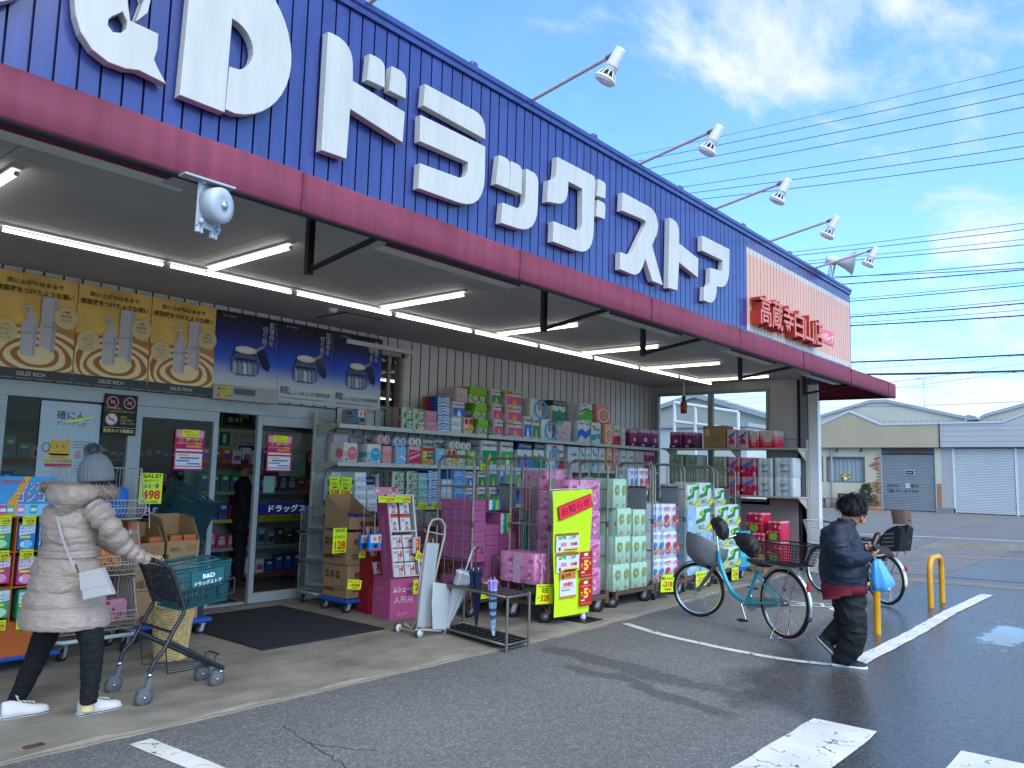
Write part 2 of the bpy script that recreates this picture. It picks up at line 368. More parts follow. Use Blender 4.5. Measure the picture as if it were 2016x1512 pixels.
def worn_paint(name, col, amount, scale=7.0):
    m = bpy.data.materials.new(name); MATS[name] = m; m.use_nodes = True; nt = m.node_tree; N = nt.nodes; L = nt.links; b = N['Principled BSDF']
    g = N.new('ShaderNodeNewGeometry'); n = N.new('ShaderNodeTexNoise'); n.inputs['Scale'].default_value = scale; n.inputs['Detail'].default_value = 9; n.inputs['Roughness'].default_value = .72
    L.new(g.outputs['Position'], n.inputs[0]); v = N.new('ShaderNodeTexVoronoi'); v.feature = 'DISTANCE_TO_EDGE'; v.inputs['Scale'].default_value = 5.5
    nz = N.new('ShaderNodeTexNoise'); nz.inputs['Scale'].default_value = 6; nz.inputs['Detail'].default_value = 5; L.new(g.outputs['Position'], nz.inputs[0])
    ad = N.new('ShaderNodeMix'); ad.data_type = 'VECTOR'; ad.inputs[0].default_value = .25; L.new(g.outputs['Position'], ad.inputs[4]); L.new(nz.outputs['Color'], ad.inputs[5]); L.new(ad.outputs[1], v.inputs[0])
    r1 = N.new('ShaderNodeMapRange'); L.new(n.outputs[0], r1.inputs[0]); r1.inputs[1].default_value = amount; r1.inputs[2].default_value = amount-.035
    r2 = N.new('ShaderNodeMapRange'); L.new(v.outputs['Distance'], r2.inputs[0]); r2.inputs[1].default_value = .012; r2.inputs[2].default_value = .022
    lg = N.new('ShaderNodeMapRange'); L.new(nz.outputs[0], lg.inputs[0]); lg.inputs[1].default_value = .52; lg.inputs[2].default_value = .5
    mx = N.new('ShaderNodeMath'); mx.operation = 'MAXIMUM'; L.new(r2.outputs[0], mx.inputs[0]); L.new(lg.outputs[0], mx.inputs[1])
    mi = N.new('ShaderNodeMath'); mi.operation = 'MINIMUM'; L.new(mx.outputs[0], mi.inputs[0]); L.new(r1.outputs[0], mi.inputs[1])
    x = N.new('ShaderNodeMix'); x.data_type = 'RGBA'; L.new(mi.outputs[0], x.inputs[0]); x.inputs[6].default_value = (.07, .068, .064, 1); x.inputs[7].default_value = srgb(col)
    n4 = N.new('ShaderNodeTexNoise'); n4.inputs['Scale'].default_value = 3; n4.inputs['Detail'].default_value = 6; L.new(g.outputs['Position'], n4.inputs[0])
    r4 = N.new('ShaderNodeMapRange'); L.new(n4.outputs[0], r4.inputs[0]); r4.inputs[1].default_value = .3; r4.inputs[2].default_value = .7; r4.inputs[3].default_value = .78; r4.inputs[4].default_value = 1.05
    y = N.new('ShaderNodeMix'); y.data_type = 'RGBA'; y.blend_type = 'MULTIPLY'; y.inputs[0].default_value = 1; L.new(x.outputs[2], y.inputs[6]); L.new(r4.outputs[0], y.inputs[7])
    L.new(y.outputs[2], b.inputs['Base Color']); b.inputs['Roughness'].default_value = .6; return m
LINE = worn_paint('white line paint', '#cfcfc8', .70); CROSS = worn_paint('crossing paint', '#cdccc4', .74, 4)
ORNG = worn_paint('orange line paint', '#c9784a', .62)
CONC = mat('concrete apron', '#8a8375', .8, var=(2.0, .42, (1, 1.6, 1)), bump=(70, .2))
STEEL_W = mat('white painted steel', '#c9cac8', .45, var=(3, .08))
ALU = mat('aluminium', '#a3a7a9', .5, .25, var=(6, .1)); CHROME = mat('chrome', '#c8c8c8', .15, 1.0)
DARK = mat('dark void', '#15161a', .7); BLACKM = mat('black steel', '#17181b', .45); RUBBER = mat('rubber', '#18181a', .75); BLKPL = mat('black plastic', '#141416', .45)
GLASS = glass_mat('shop glass', (.80, .84, .83), .42); CLEAR = glass_mat('clear glass')
TUBE = mat('lit tube', '#ffffff', .5, emit=((1, .96, .88), 2.3)); TUBE_IN = mat('lit tube inside', '#ffffff', .5, emit=((1, .97, .92), 1.6))
BLUE = mat('blue ribbed steel', '#36427c', .2, spec=.6, var=(1.6, .24, (7, 1, .5)))
PEACH = mat('peach paint', '#cc9a82', .4, var=(2, .06)); CREAM = mat('cream paint', '#b9b6ab', .4)
GROOVE = mat('blue groove', '#0c1d5c', .6); WGROOVE = mat('shadowed groove', '#6d6e6c', .7)
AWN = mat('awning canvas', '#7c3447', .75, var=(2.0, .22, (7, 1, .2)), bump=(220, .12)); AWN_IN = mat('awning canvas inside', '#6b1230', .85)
LETTER = mat('white letter', '#b8b8b1', .42, var=(3, .10, (5, 1, .7))); LETTER_R = mat('red letter side', '#a8341f', .4); LETTER_F = mat('red letter face', '#c46a56', .4)
WALLW = mat('white ribbed wall', '#c9c8c5', .5, var=(1.3, .08, (3, 1, .6))); CEIL = mat('soffit board', '#a2a19d', .8, var=(1.2, .14)); ENDW = mat('grey wall panel', '#a9a9a8', .6, var=(.9, .07))

# ================= setting
mb = MB(); n = 24
mb.rect((-300, -300, 0), (700, 0, 0), (0, 700, 0), ASPH); mb.build('ground', kind='structure')
mb = MB()
kerb = [(-4, 4.70), (1.57, 4.70), (3, 4.69), (5, 4.69), (7.07, 4.69), (8.9, 4.82), (10.4, 4.95), (11.7, 5.02), (13.3, 5.08), (13.95, 5.1)]
edge = []
for a, b in zip(kerb, kerb[1:]):
    k = max(2, int((b[0]-a[0])/.12))
    for i in range(k): edge.append((a[0]+(b[0]-a[0])*i/k, a[1]+(b[1]-a[1])*i/k+random.uniform(-.012, .012)))
edge.append(kerb[-1])
mb.poly((0, 0, .012), X, Y, edge+[(13.95, 8.6), (-4, 8.6)], CONC, (0, 0, -.02))
WORN = mat('worn concrete edge', '#a09786', .85, var=(9, .25))
mb.poly((0, 0, .0145), X, Y, [(x, y+.004) for x, y in edge]+[(x, y+.05+.03*math.sin(x*7)) for x, y in edge[::-1]], WORN)
mb.build('concrete_apron', kind='structure')
RUST = mat('rusty plate', '#5b3a2c', .8, var=(30, .4))
mb = MB(); q = gr0 = None
mb.box((1.78, 4.86, .0165), (.10, .045, .006), RUST, .1); mb.build('drain_plate', label='small rusty iron plate set in the concrete at the kerb', cat='plate')
def strip(pts, w, m, z=.004):
    pts = [Vector((p[0], p[1], 0)) for p in pts]; vs = []; k = len(pts)
    for i, p in enumerate(pts):
        t = (pts[min(i+1, k-1)]-pts[max(i-1, 0)]).normalized(); nn = Vector((-t.y, t.x, 0))*w/2
        j = Vector((random.uniform(-.006, .006), random.uniform(-.006, .006), 0)); vs += [p+nn+j+Z*z, p-nn+j+Z*z]
    b = MB(); b.add(vs, [(2*i, 2*i+1, 2*i+3, 2*i+2) for i in range(k-1)], m); return b
def dens(pts, st=.15):
    o = []
    for a, b in zip(pts, pts[1:]):
        a = Vector(a); b = Vector(b); k = max(1, int((b-a).length/st)); o += [a+(b-a)*i/k for i in range(k)]
    return o+[Vector(pts[-1])]
strip(dens([(7.36, 4.62), (7.13, 4.05), (7.0, 3.4), (6.96, 2.95), (6.99, 2.65), (7.09, 2.36)]), .09, LINE).build('bay_line', kind='structure')
strip(dens([(7.10, 2.26), (9.15, 2.25), (11.0, 2.29), (13.15, 2.26)]), .15, LINE, .006).build('bay_line', kind='structure')
strip(dens([(2.22, 4.57), (2.27, 4.0), (2.3, 2.6)]), .13, LINE).build('bay_line', kind='structure')
for y0, y1, xr in ((1.56, 1.96, 5.43), (.68, 1.10, 5.42)):
    b = MB(); e = dens([(1.2, y1), (xr, y1)], .2)+dens([(xr, y0), (1.2, y0)], .2)
    b.poly((0, 0, .004), X, Y, [(p[0]+random.uniform(-.008, .008), p[1]+random.uniform(-.008, .008)) for p in e], CROSS); b.build('crossing_stripe', kind='structure')
strip(dens([(27.4, 1.2), (26.45, 3.59), (25.85, 5.58), (24.96, 7.42), (23.4, 11)], 1), .16, LINE).build('road_line', kind='structure')
strip(dens([(20.9, .8), (19.97, 2.72), (18.82, 4.82), (17.4, 7.6)], 1), .14, ORNG).build('road_line', kind='structure')
b = strip(dens([(15.6, -1), (15.22, 2.09), (14.99, 3.73), (14.6, 6.5), (14.3, 9)], .5), .05, mat('gutter moss', '#3c3f33', .9)); b.build('gutter', kind='structure')
b = strip(dens([(14.75, -1), (14.4, 2.0), (14.1, 3.9), (13.9, 5.5)], .3), .5, mat('gutter concrete', '#726d63', .85, var=(3, .3)), .003); b.build('gutter', kind='structure')
b = MB(); kc = mat('kerb stone', '#6b675e', .85, var=(5, .2))
b.loft([[(20.9, 5.0, .0), (20.95, 5.05, .02), (21.1, 5.08, .02), (21.1, 4.95, 0)], [(21.6, 4.6, 0), (21.7, 4.8, .13), (23.2, 5.0, .13), (23.3, 4.7, 0)], [(23.4, 1.4, 0), (23.5, 1.5, .15), (24.6, 1.7, .15), (24.7, 1.6, 0)], [(25.6, -3, 0), (25.7, -3, .15), (26.8, -2.8, .15), (26.9, -2.8, 0)]], kc, True, False)
b.build('kerb', kind='structure')
def crack(pts, name):
    b = strip(dens(pts, .03), .004, DARK, .003); b.build(name, kind='structure')
def jag(a, b, k, s):
    return [(a[0]+(b[0]-a[0])*i/k+random.uniform(-s, s), a[1]+(b[1]-a[1])*i/k+random.uniform(-s, s)) for i in range(k+1)]
crack(jag((2.95, 4.25), (2.75, 3.3), 18, .016), 'ground_crack'); crack(jag((2.85, 3.9), (3.05, 3.5), 8, .014), 'ground_crack')
# painted bicycle sign on the ground of the bay
b = MB(); b.M = Matrix.Translation((10.15, 3.55, .004)) @ Matrix.Rotation(R(-90), 4, 'Z')
for cx in (-.32, .32): b.ringd((cx, 0, 0), (.2, 0, 0), (0, .2, 0), .78, LINE)
for a, c in (((-.32, 0), (-.1, .3)), ((-.1, .3), (.2, .3)), ((.2, .3), (.32, 0)), ((-.1, .3), (.05, 0)), ((.05, 0), (.2, .3)), ((-.32, 0), (.05, 0)), ((.12, .42), (.28, .42))):
    a = Vector((*a, 0)); c = Vector((*c, 0)); t = (c-a).normalized(); w = Vector((-t.y, t.x, 0))*.022; b.quad(a-w, c-w, c+w, a+w, LINE)
b.build('bicycle_marking', kind='structure')

# ================= the drug store
YF, YB, ZC, XE = 4.24, 8.10, 3.32, 13.8
store = thing('drug_store', 'blue ribbed drug store with white katakana sign letters and maroon awning', 'store')
def ribs(y, x0, x1, z0, z1, pitch, gw, gd, m, gm, bands=None):
    """ribbed sheet facing -y"""
    b = MB(); k = int((x1-x0)/pitch); bands = bands or [(z0, z1, m)]
    for i in range(k+1):
        a = x0+i*pitch; c = min(a+pitch-gw, x1)
        for za, zb, mm in bands: b.quad((a, y, za), (c, y, za), (c, y, zb), (a, y, zb), mm)
        if c < x1:
            for za, zb, mm in bands:
                g = gm if mm is m else mm
                b.quad((c, y+gd, za), (a+pitch, y+gd, za), (a+pitch, y+gd, zb), (c, y+gd, zb), g)
            b.quad((c, y, z0), (c, y+gd, z0), (c, y+gd, z1), (c, y, z1), gm if not bands[1:] else m); b.quad((a+pitch, y+gd, z0), (a+pitch, y, z0), (a+pitch, y, z1), (a+pitch, y+gd, z1), gm if not bands[1:] else m)
    return b
fascia = ribs(YF, -4, 9.64, 3.2, 4.76, .112, .013, .022, BLUE, GROOVE).build('fascia', store)
PGR = mat('peach groove', '#7a5f57', .6)
sg = ribs(YF, 9.642, XE, 3.2, 4.76, .112, .016, .022, PEACH, PGR, [(3.2, 3.46, BLUE), (3.46, 3.54, CREAM), (3.54, 4.49, PEACH), (4.49, 4.565, CREAM), (4.565, 4.76, BLUE)])
fpanel = sg.build('sign_panel', store)
b = MB(); b.b2((XE+.003, YF, 3.2), (XE+.03, 12, 4.75), BLUE); b.b2((-4, YF+.03, 3.36), (XE, YF+.2, 4.75), BLUE)
b.build('fascia_side', store)
b = MB(); b.b2((-4, YF-.035, 4.752), (XE+.04, YF+.12, 4.815), BLUE, .012); b.b2((-4, YF-.022, 4.71), (XE+.02, YF-.002, 4.75), BLUE)
for x in (4.42, 6.15, 7.9, 9.6, 11.2): b.box((x, YF+.02, 4.84), (.07, .05, .05), BLUE, None, .008)
b.build('parapet_cap', store)
b = MB(); b.b2((-4, YF+.2, 3.5), (XE, 22, 4.4), mat('roof', '#8d8f90', .8)); b.build('roof', store)  # unseen slab behind the parapet, added to block the sun
# ceiling with board seams
b = MB(); xs = [-4+1.82*i for i in range(10)]+[XE]; ys = [YF+.02, 5.15, 6.42, 6.98, YB]
for x0, x1 in zip(xs, xs[1:]):
    for y0, y1 in zip(ys, ys[1:]): b.b2((x0+.003, y0+.003, ZC), (x1-.003, y1-.003, ZC+.02), CEIL)
b.b2((-4, YF+.02, ZC+.021), (XE, YB, ZC+.05), DARK)
b.box((5.78, 7.46, ZC-.006), (.52, .52, .012), CEIL)
for d in ((.27, 0), (-.27, 0), (0, .27), (0, -.27)): b.box((5.78+d[0], 7.46+d[1], ZC-.004), (.012 if d[0] else .55, .012 if d[1] else .55, .012), DARK)
b.b2((-4, 4.26, 3.25), (XE, 4.3, 3.32), CEIL)
b.build('ceiling', store)
# back wall
for i, (x0, x1, z0, z1) in enumerate([(-4, 6.15, 2.30, ZC), (6.15, 6.25, 0, ZC), (6.25, 7.2, 3.07, ZC), (6.25, 7.2, 0, 2.38), (7.2, XE, 0, ZC)]):
    ribs(YB, x0, x1, z0, z1, .172, .02, .02, WALLW, WGROOVE).build('back_wall', store)
b = MB(); b.b2((7.2, YB+.03, 0), (XE, YB+.15, ZC), WALLW); b.b2((-4, YB+.03, 2.30), (6.2, YB+.12, ZC), WALLW); b.build('wall_core', store)
wf = MB(); FRM = mat('window frame', '#8f8a84', .5)
wf.b2((7.15, 8.06, 2.38), (7.2, 8.14, 3.12), FRM); wf.b2((6.2, 8.06, 3.07), (7.26, 8.14, 3.13), FRM); wf.b2((6.2, 8.07, 2.34), (7.2, 8.13, 2.38), FRM); wf.b2((6.95, 8.09, 2.38), (6.99, 8.13, 3.07), FRM); wf.b2((6.2, 8.02, 3.131), (7.3, 8.1, 3.19), STEEL_W)
wo = wf.build('window', store); g = MB(); g.rect((6.25, 8.12, 2.38), (.9, 0, 0), (0, 0, .69), GLASS); g.build('pane', wo)
# end wall with its window
b = MB(); wy0, wy1, wz0, wz1 = 5.72, 7.93, 1.15, 3.13
for y0, y1, z0, z1 in ((4.98, wy0, 0, ZC), (wy1, 8.1, 0, ZC), (wy0, wy1, 0, wz0), (wy0, wy1, wz1, ZC)): b.b2((XE, y0, z0), (XE+.1, y1, z1), ENDW)
for y in (5.72, 6.35, 7.35): b.b2((XE-.004, y, wz1+.04), (XE, y+.008, ZC), WGROOVE)
b.b2((XE-.004, 5.0, 2.25), (XE, wy0, 2.262), WGROOVE)
b.build('end_wall', store)
w2 = MB()
for y0, y1, z0, z1 in ((wy0-.05, wy0, wz0, wz1), (wy1, wy1+.05, wz0, wz1), (wy0-.05, wy1+.05, wz1, wz1+.05), (6.76, 6.85, wz0, wz1), (wy0-.05, wy1+.05, wz0-.05, wz0)): w2.b2((XE-.03, y0, z0), (XE+.06, y1, z1), FRM)
wo = w2.build('window', store); g = MB(); g.rect((XE+.03, wy0, wz0), (0, wy1-wy0, 0), (0, 0, wz1-wz0), CLEAR); g.build('pane', wo)
b = MB(); b.b2((XE-.02, 4.80, 0), (XE+.12, 4.97, 3.2), STEEL_W, .008); b.b2((XE-.03, 4.975, 0), (XE+.0, 5.10, 3.3), mat('grey trim', '#77797b', .6)); b.b2((XE-.035, 5.102, 0), (XE, 5.15, 3.3), DARK); b.build('corner_post', store)
# awning: valance, sloping top, end flap
b = MB(); zt, zb, ya = 3.135, 2.915, 3.55
k = 60; 
def val_ring(x, s): return [(x, ya+.012*s, zt), (x, ya, zt-.02), (x, ya-.004+.006*s, (zt+zb)/2), (x, ya+.004*s, zb+.015), (x, ya+.012, zb), (x, ya+.05, zb-.002)]
rg = [val_ring(-4+(XE+4)*i/k, math.sin(i*1.7)*.6+random.uniform(-.4, .4)) for i in range(k+1)]; nv = len(rg[0])
b.add([p for r in rg for p in r], [(i*nv+j, (i+1)*nv+j, (i+1)*nv+j+1, i*nv+j+1) for i in range(k) for j in range(nv-1)], AWN, True)
b.quad((-4, ya+.012, zt), (XE, ya+.012, zt), (XE, YF, 3.28), (-4, YF, 3.28), AWN)
for x in [-3.1+1.83*i for i in range(10)]: b.b2((x, ya-.011, zb+.01), (x+.012, ya-.004, zt-.005), mat('awning seam', '#642a3e', .8))
b.build('awning', store)
b = MB(); b.poly((XE+.004, 0, 0), Y, Z, [(ya, zb), (4.79, zb+.01), (4.79, 3.30), (YF, 3.30), (ya, zt)], AWN, (-.008, 0, 0)); 
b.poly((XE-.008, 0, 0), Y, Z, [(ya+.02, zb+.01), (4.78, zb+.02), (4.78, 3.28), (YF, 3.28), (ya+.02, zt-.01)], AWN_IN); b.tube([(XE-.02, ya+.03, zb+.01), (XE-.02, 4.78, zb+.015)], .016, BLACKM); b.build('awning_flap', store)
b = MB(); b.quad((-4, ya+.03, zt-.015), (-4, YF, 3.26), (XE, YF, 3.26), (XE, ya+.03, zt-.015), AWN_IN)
b.tube([(-4, ya+.03, zb+.006), (XE, ya+.03, zb+.006)], .021, BLACKM); b.tube([(-4, YF-.02, 3.22), (XE, YF-.02, 3.22)], .02, BLACKM); b.build('awning_frame', store)
for x in (-2.2, .45, 2.97, 5.45, 7.14, 9.52, 11.75):
    b = MB(); b.b2((x-.024, 4.262, 2.80), (x+.024, 4.31, 3.25), BLACKM, .004); b.tube([(x, 4.285, 2.825), (x, 3.60, 2.925)], .018, BLACKM); b.build('awning_bracket', store)
# ---- sign letters, traced as outlines on the sign plane, 0.11 m thick
YL = 4.165
SCL = lambda pl: [(q[0]*1.0159, 1.55+(q[1]-1.55)*1.0159) for q in pl]
def letter(polys, name='sign_letter', dep=.055, m=LETTER, holes=()):
    c = bpy.data.curves.new('c', 'CURVE'); c.dimensions = '2D'; c.fill_mode = 'BOTH'; c.extrude = dep/2; c.bevel_depth = .004; c.bevel_resolution = 1
    for pl in polys:
        sp = c.splines.new('POLY'); sp.points.add(len(pl)-1); sp.use_cyclic_u = True
        for p, q in zip(sp.points, pl): p.co = (q[0], q[1], 0, 1)
    o = bpy.data.objects.new('c', c); COL.objects.link(o); me = bpy.data.meshes.new_from_object(o.evaluated_get(bpy.context.evaluated_depsgraph_get())); bpy.data.objects.remove(o)
    b = MB(); b.add([(v.co.x, YL+dep/2-v.co.z, v.co.y) for v in me.vertices], [tuple(p.vertices) for p in me.polygons], m); bpy.data.meshes.remove(me)
    k = len(b.v)
    return b.build(name, store)
def tr(pts, sc, ox, oy, rs=1.0):
    """outline points measured in the photograph -> metres on the sign plane"""
    o = []
    for p in pts:
        q = at(ox+p[0]/sc, oy+p[1]/sc, 1, YL); o.append((q.x, q.z)+((p[2],) if len(p) > 2 else ()))
    return rounded(o)
c8 = lambda *p: tr(p, 3, 560, 0); c1 = lambda *p: tr(p, 4.726, 1150, 300)
letter([c8((260, 192), (402, 255, .16), (400, 480), (708, 665), (695, 838), (385, 640), (362, 935), (220, 885)),
        c8((505, 322), (592, 363, .07), (588, 515), (490, 470)), c8((635, 395), (718, 436, .07), (713, 580), (620, 533))])
letter([c8((832, 500), (1185, 690, .13), (1183, 820), (822, 622)), c8((805, 683), (1183, 868), (1178, 1249, .30), (792, 1110), (800, 968), (1085, 1072, .12), (1085, 958), (800, 832))])
letter([c8((1270, 920), (1330, 945, .06), (1328, 1115), (1250, 1085)), c8((1340, 955), (1402, 985, .06), (1398, 1145), (1332, 1118)), c8((1430, 1000), (1498, 1035, .08), (1490, 1385, .26), (1280, 1315), (1290, 1200), (1422, 1252, .13))])
letter([c8((1612, 930), (1833, 1045, .04), (1820, 1515, .26), (1585, 1425), (1590, 1310), (1760, 1378, .10), (1760, 1115), (1675, 1070), (1668, 1210, .14), (1552, 1190), (1560, 1068), (1603, 1068, .06)),
        c8((1855, 1060), (1897, 1083, .05), (1893, 1172), (1848, 1155)), c8((1850, 1183), (1895, 1204, .05), (1890, 1293), (1842, 1275))])
letter([c1((360, 378), (690, 555, .24), (685, 735, .12), (628, 862), (728, 1232), (635, 1195), (568, 985), (508, 1160, .15), (335, 1085), (338, 932), (437, 968, .08), (590, 640, .09), (352, 540))])
letter([c1((795, 612), (882, 655, .14), (880, 848), (1060, 992), (1055, 1162), (880, 1020), (865, 1283), (782, 1258))])
letter([c1((1100, 778), (1350, 905), (1345, 1270, .26), (1232, 1245), (1228, 1425, .22), (1115, 1375), (1120, 1253), (1168, 1252, .07), (1175, 1078), (1285, 1110), (1288, 1005), (1097, 912))])
def arc(cx, cz, rx, rz, a0, a1, k=18): return [(cx+rx*math.cos(R(a0+(a1-a0)*i/k)), cz+rz*math.sin(R(a0+(a1-a0)*i/k))) for i in range(k+1)]
letter([SCL([(1.955, 3.565), (2.215, 3.565), (2.222, 4.14)]+arc(2.222, 3.985, .155, .155, 90, -62, 10)+[(2.232, 3.84), (2.225, 3.585)]+arc(2.21, 4.04, .42, .465, -80, 90, 20)+[(1.975, 4.505)])])
letter([SCL([(1.378, 3.92)])+tr([(450, 90), (480, 190), (545, 290), (640, 365), (740, 402), (820, 412)], 3, 0, 0)+tr([(972, 488), (925, 400), (905, 350), (925, 290), (930, 203), (765, 125)], 3, 0, 0)+SCL([(1.60, 4.12), (1.585, 4.2)]+arc(1.62, 4.30, .14, .17, 200, -20, 10))+tr([(888, 0), (870, 75), (800, 130)], 3, 0, 0)+SCL([(1.72, 4.0), (1.66, 4.15), (1.82, 4.28)]+arc(1.63, 4.34, .27, .24, -5, 190, 14)+[(1.42, 4.16)]),
        tr([(655, 95), (725, 65), (755, 130), (750, 175), (715, 200), (665, 195), (632, 150), (635, 115)], 3, 0, 0)])
OB = SCL; SCL = lambda pl: [(q[0]-.045, q[1]+.005) for q in OB(pl)]
letter([SCL([(.42, 3.63)]+arc(.98, 3.90, .27, .27, -90, 60, 14)+arc(.98, 4.25, .24, .22, -40, 90, 10)+[(.42, 4.50)]), SCL([(.70, 3.80), (.98, 3.80), (1.05, 3.87), (.98, 3.96), (.70, 3.96)]), SCL([(.70, 4.10), (.95, 4.10), (1.0, 4.2), (.95, 4.32), (.70, 4.32)])])
# red branch name
us = (12.06-9.70)/6
for i, ch in enumerate('高蔵寺白山店'):
    b = MB(); b.text(ch, (9.70+us*i+.015, 4.09, 3.545), X*(us-.03), Z*.40, LETTER_F, .012, None); b.text(ch, (9.70+us*i+.015, 4.092, 3.545), X*(us-.03), Z*.40, LETTER_R, .012, (0, .13, 0)); b.build('sign_letter', store)
b = MB(); b.b2((12.21, YF-.012, 3.70), (12.92, YF, 3.91), P('#c46a72')); b.text('ツルハグループ', (12.24, YF-.014, 3.74), X*.65, Z*.13, P('#efe6e2'), .02); b.build('group_tag', store)
# ================= shop front: doors and glass
YD = 8.16
def pane_door(x0, x1, name, band, label=None):
    b = MB(); w = .06
    b.b2((x0, YD-.03, .02), (x0+w, YD+.03, 2.14), ALU, .004); b.b2((x1-w, YD-.03, .02), (x1, YD+.03, 2.14), ALU, .004)
    b.b2((x0+w, YD-.028, 2.03), (x1-w, YD+.028, 2.14), ALU); b.b2((x0+w, YD-.028, .02), (x1-w, YD+.028, .13), ALU)
    d = b.build(name, store, label=label)
    g = MB(); g.rect((x0+w, YD, .13), (x1-x0-2*w, 0, 0), (0, 0, 1.9), GLASS); g.build('glass_pane', d)
    s = MB(); s.rect((x0+w, YD-.012, 1.0), (x1-x0-2*w, 0, 0), (0, 0, .145), P('#161c4c', .3))
    for t, a, c, z0, z1 in band: s.text(t, (a, YD-.014, z0), X*(c-a), Z*(z1-z0), P('#e6e6e6'), .02)
    s.disc((x1-.13, YD-.014, 1.2), X*.028, Z*.028, P('#cfd3d8')); s.build('door_lettering', d); return d
pane_door(3.68, 4.585, 'sliding_door', [('B&D', 3.83, 4.10, 1.03, 1.11)])
pane_door(5.07, 6.05, 'sliding_door', [('ドラッグストア', 5.28, 6.0, 1.03, 1.115)])
b = MB(); b.b2((-4, YD-.04, 2.14), (6.15, YD+.05, 2.29), ALU, .006); b.b2((-4, YD-.03, 0.012), (3.68, YD+.03, .12), ALU)
b.b2((6.05, YD-.04, 0), (6.15, YD+.04, 2.14), ALU); b.b2((2.42, YD-.04, 0), (2.50, YD+.04, 2.14), ALU); b.b2((3.60, YD-.04, 0), (3.679, YD+.04, 2.14), ALU); b.b2((.9, YD-.04, 0), (.98, YD+.04, 2.14), ALU); b.b2((-.6, YD-.04, 0), (-.52, YD+.04, 2.14), ALU)
b.b2((4.6, 8.2, .012), (5.1, 8.3, .03), ALU); fr = b.build('shopfront_frame', store)
g = MB(); g.rect((-4, YD, .12), (7.6, 0, 0), (0, 0, 2.02), GLASS); g.build('shopfront_glass', store)
# ---- inside of the store
INW = mat('inside wall', '#9a9a92', .8); INF = mat('inside floor', '#7d776a', .35, var=(2, .1))
b = MB(); b.b2((-4, 8.22, -.02), (13.7, 21, .006), INF); b.build('store_floor', store)
b = MB(); b.b2((-4, 21, 0), (13.8, 21.1, 3.5), INW); b.b2((-4.1, 8.1, 0), (-4, 21, 3.5), INW); b.b2((13.7, 8.3, 0), (13.8, 21, 3.5), INW); b.b2((-4, 8.25, 3.1), (13.8, 21, 3.2), mat('inside ceiling', '#8b8b86', .9)); b.build('store_inside', store)
def ceiling_light(a, c, name, label, group, m, z=None, r=.014):
    a = Vector(a); c = Vector(c); o = thing(name, label, 'light', (a+c)/2, group); d = (c-a).normalized()
    b = MB(); n = Vector((-d.y, d.x, 0)); b.b2(a-n*.028+Z*.03, c+n*.028+Z*.048, STEEL_W); b.tube([a, a+d*.02], r*1.1, STEEL_W); b.tube([c-d*.02, c], r*1.1, STEEL_W); b.build('housing', o)
    b = MB(); b.tube([a+d*.021, c-d*.021], r, m, 10); b.build('tube', o); return o
x = -1.99; i = 0; segs = []
while x < 13.4:
    segs.append(x); x += 1.29
for i, x in enumerate(segs):
    ceiling_light((x+.012, 6.69-.007*x, ZC-.05), (min(x+1.278, 13.42), 6.69-.007*x, ZC-.05), 'ceiling_tube', 'lit tube of the long ceiling run, %s from the end wall window' % ORD[len(segs)-1-i], 'fluorescent tubes under the canopy', TUBE)
xs = [-2.3, -.35, 1.56, 3.49, 5.48, 7.38, 9.22, 11.06, 12.9]
for i, x in enumerate(xs):
    ceiling_light((x, 5.28, ZC-.05), (x, 6.56, ZC-.05), 'ceiling_tube', 'lit tube set crosswise under the canopy, %s from the end wall window' % ORD[len(xs)-1-i], 'fluorescent tubes under the canopy', TUBE)
for i in range(5):
    for j in range(3):
        x = 1.2+2.1*i; y = 9.9+2.6*j
        ceiling_light((x, y, 3.0), (x+1.25, y, 3.0), 'ceiling_tube', 'lit tube on the ceiling inside the store, seen through the glass', 'fluorescent tubes inside the store', TUBE_IN)
# unlit trough lamps behind the awning
TR = mat('trough lamp', '#c3c4c0', .5, var=(5, .1)); TRD = mat('trough lamp shade', '#5a1430', .6)
for i, (x0, x1) in enumerate(((.55, 2.05), (3.45, 4.88), (6.22, 7.62), (8.85, 10.2), (11.5, 12.85))):
    o = thing('trough_lamp', 'white trough lamp slung behind the awning, %s counted from the corner post' % ORD[4-i], 'lamp', (x0, 4.2, 3.1), 'trough lamps along the awning')
    b = MB(); pr = [(-.10, .05), (-.055, .0), (.055, 0), (.10, .05), (.06, .065), (-.06, .065)]
    b.loft([[(xx, 4.17+u, 3.07+w) for u, w in pr] for xx in (x0, x1)], TR, True, False)
    for xx in (x0+.2, x1-.2): b.tube([(xx, 4.17, 3.13), (xx, 4.2, 3.25)], .008, BLACKM, 6)
    b.build('lamp_body', o); b = MB(); b.loft([[(xx, 4.05, 3.10), (xx, 4.10, 3.07), (xx, 4.11, 3.075), (xx, 4.06, 3.115)] for xx in (x0, x1)], TRD, True, False); b.build('shade_flap', o)
# sprinkler detector
b = MB(); b.lathe((5.3, 7.15, ZC-.001), (0, 0, -1), [(.06, 0), (.06, .02), (.035, .05), (.02, .055)], CREAM); b.build('smoke_detector', label='small round cream smoke detector on the soffit beside the hatch', cat='detector')
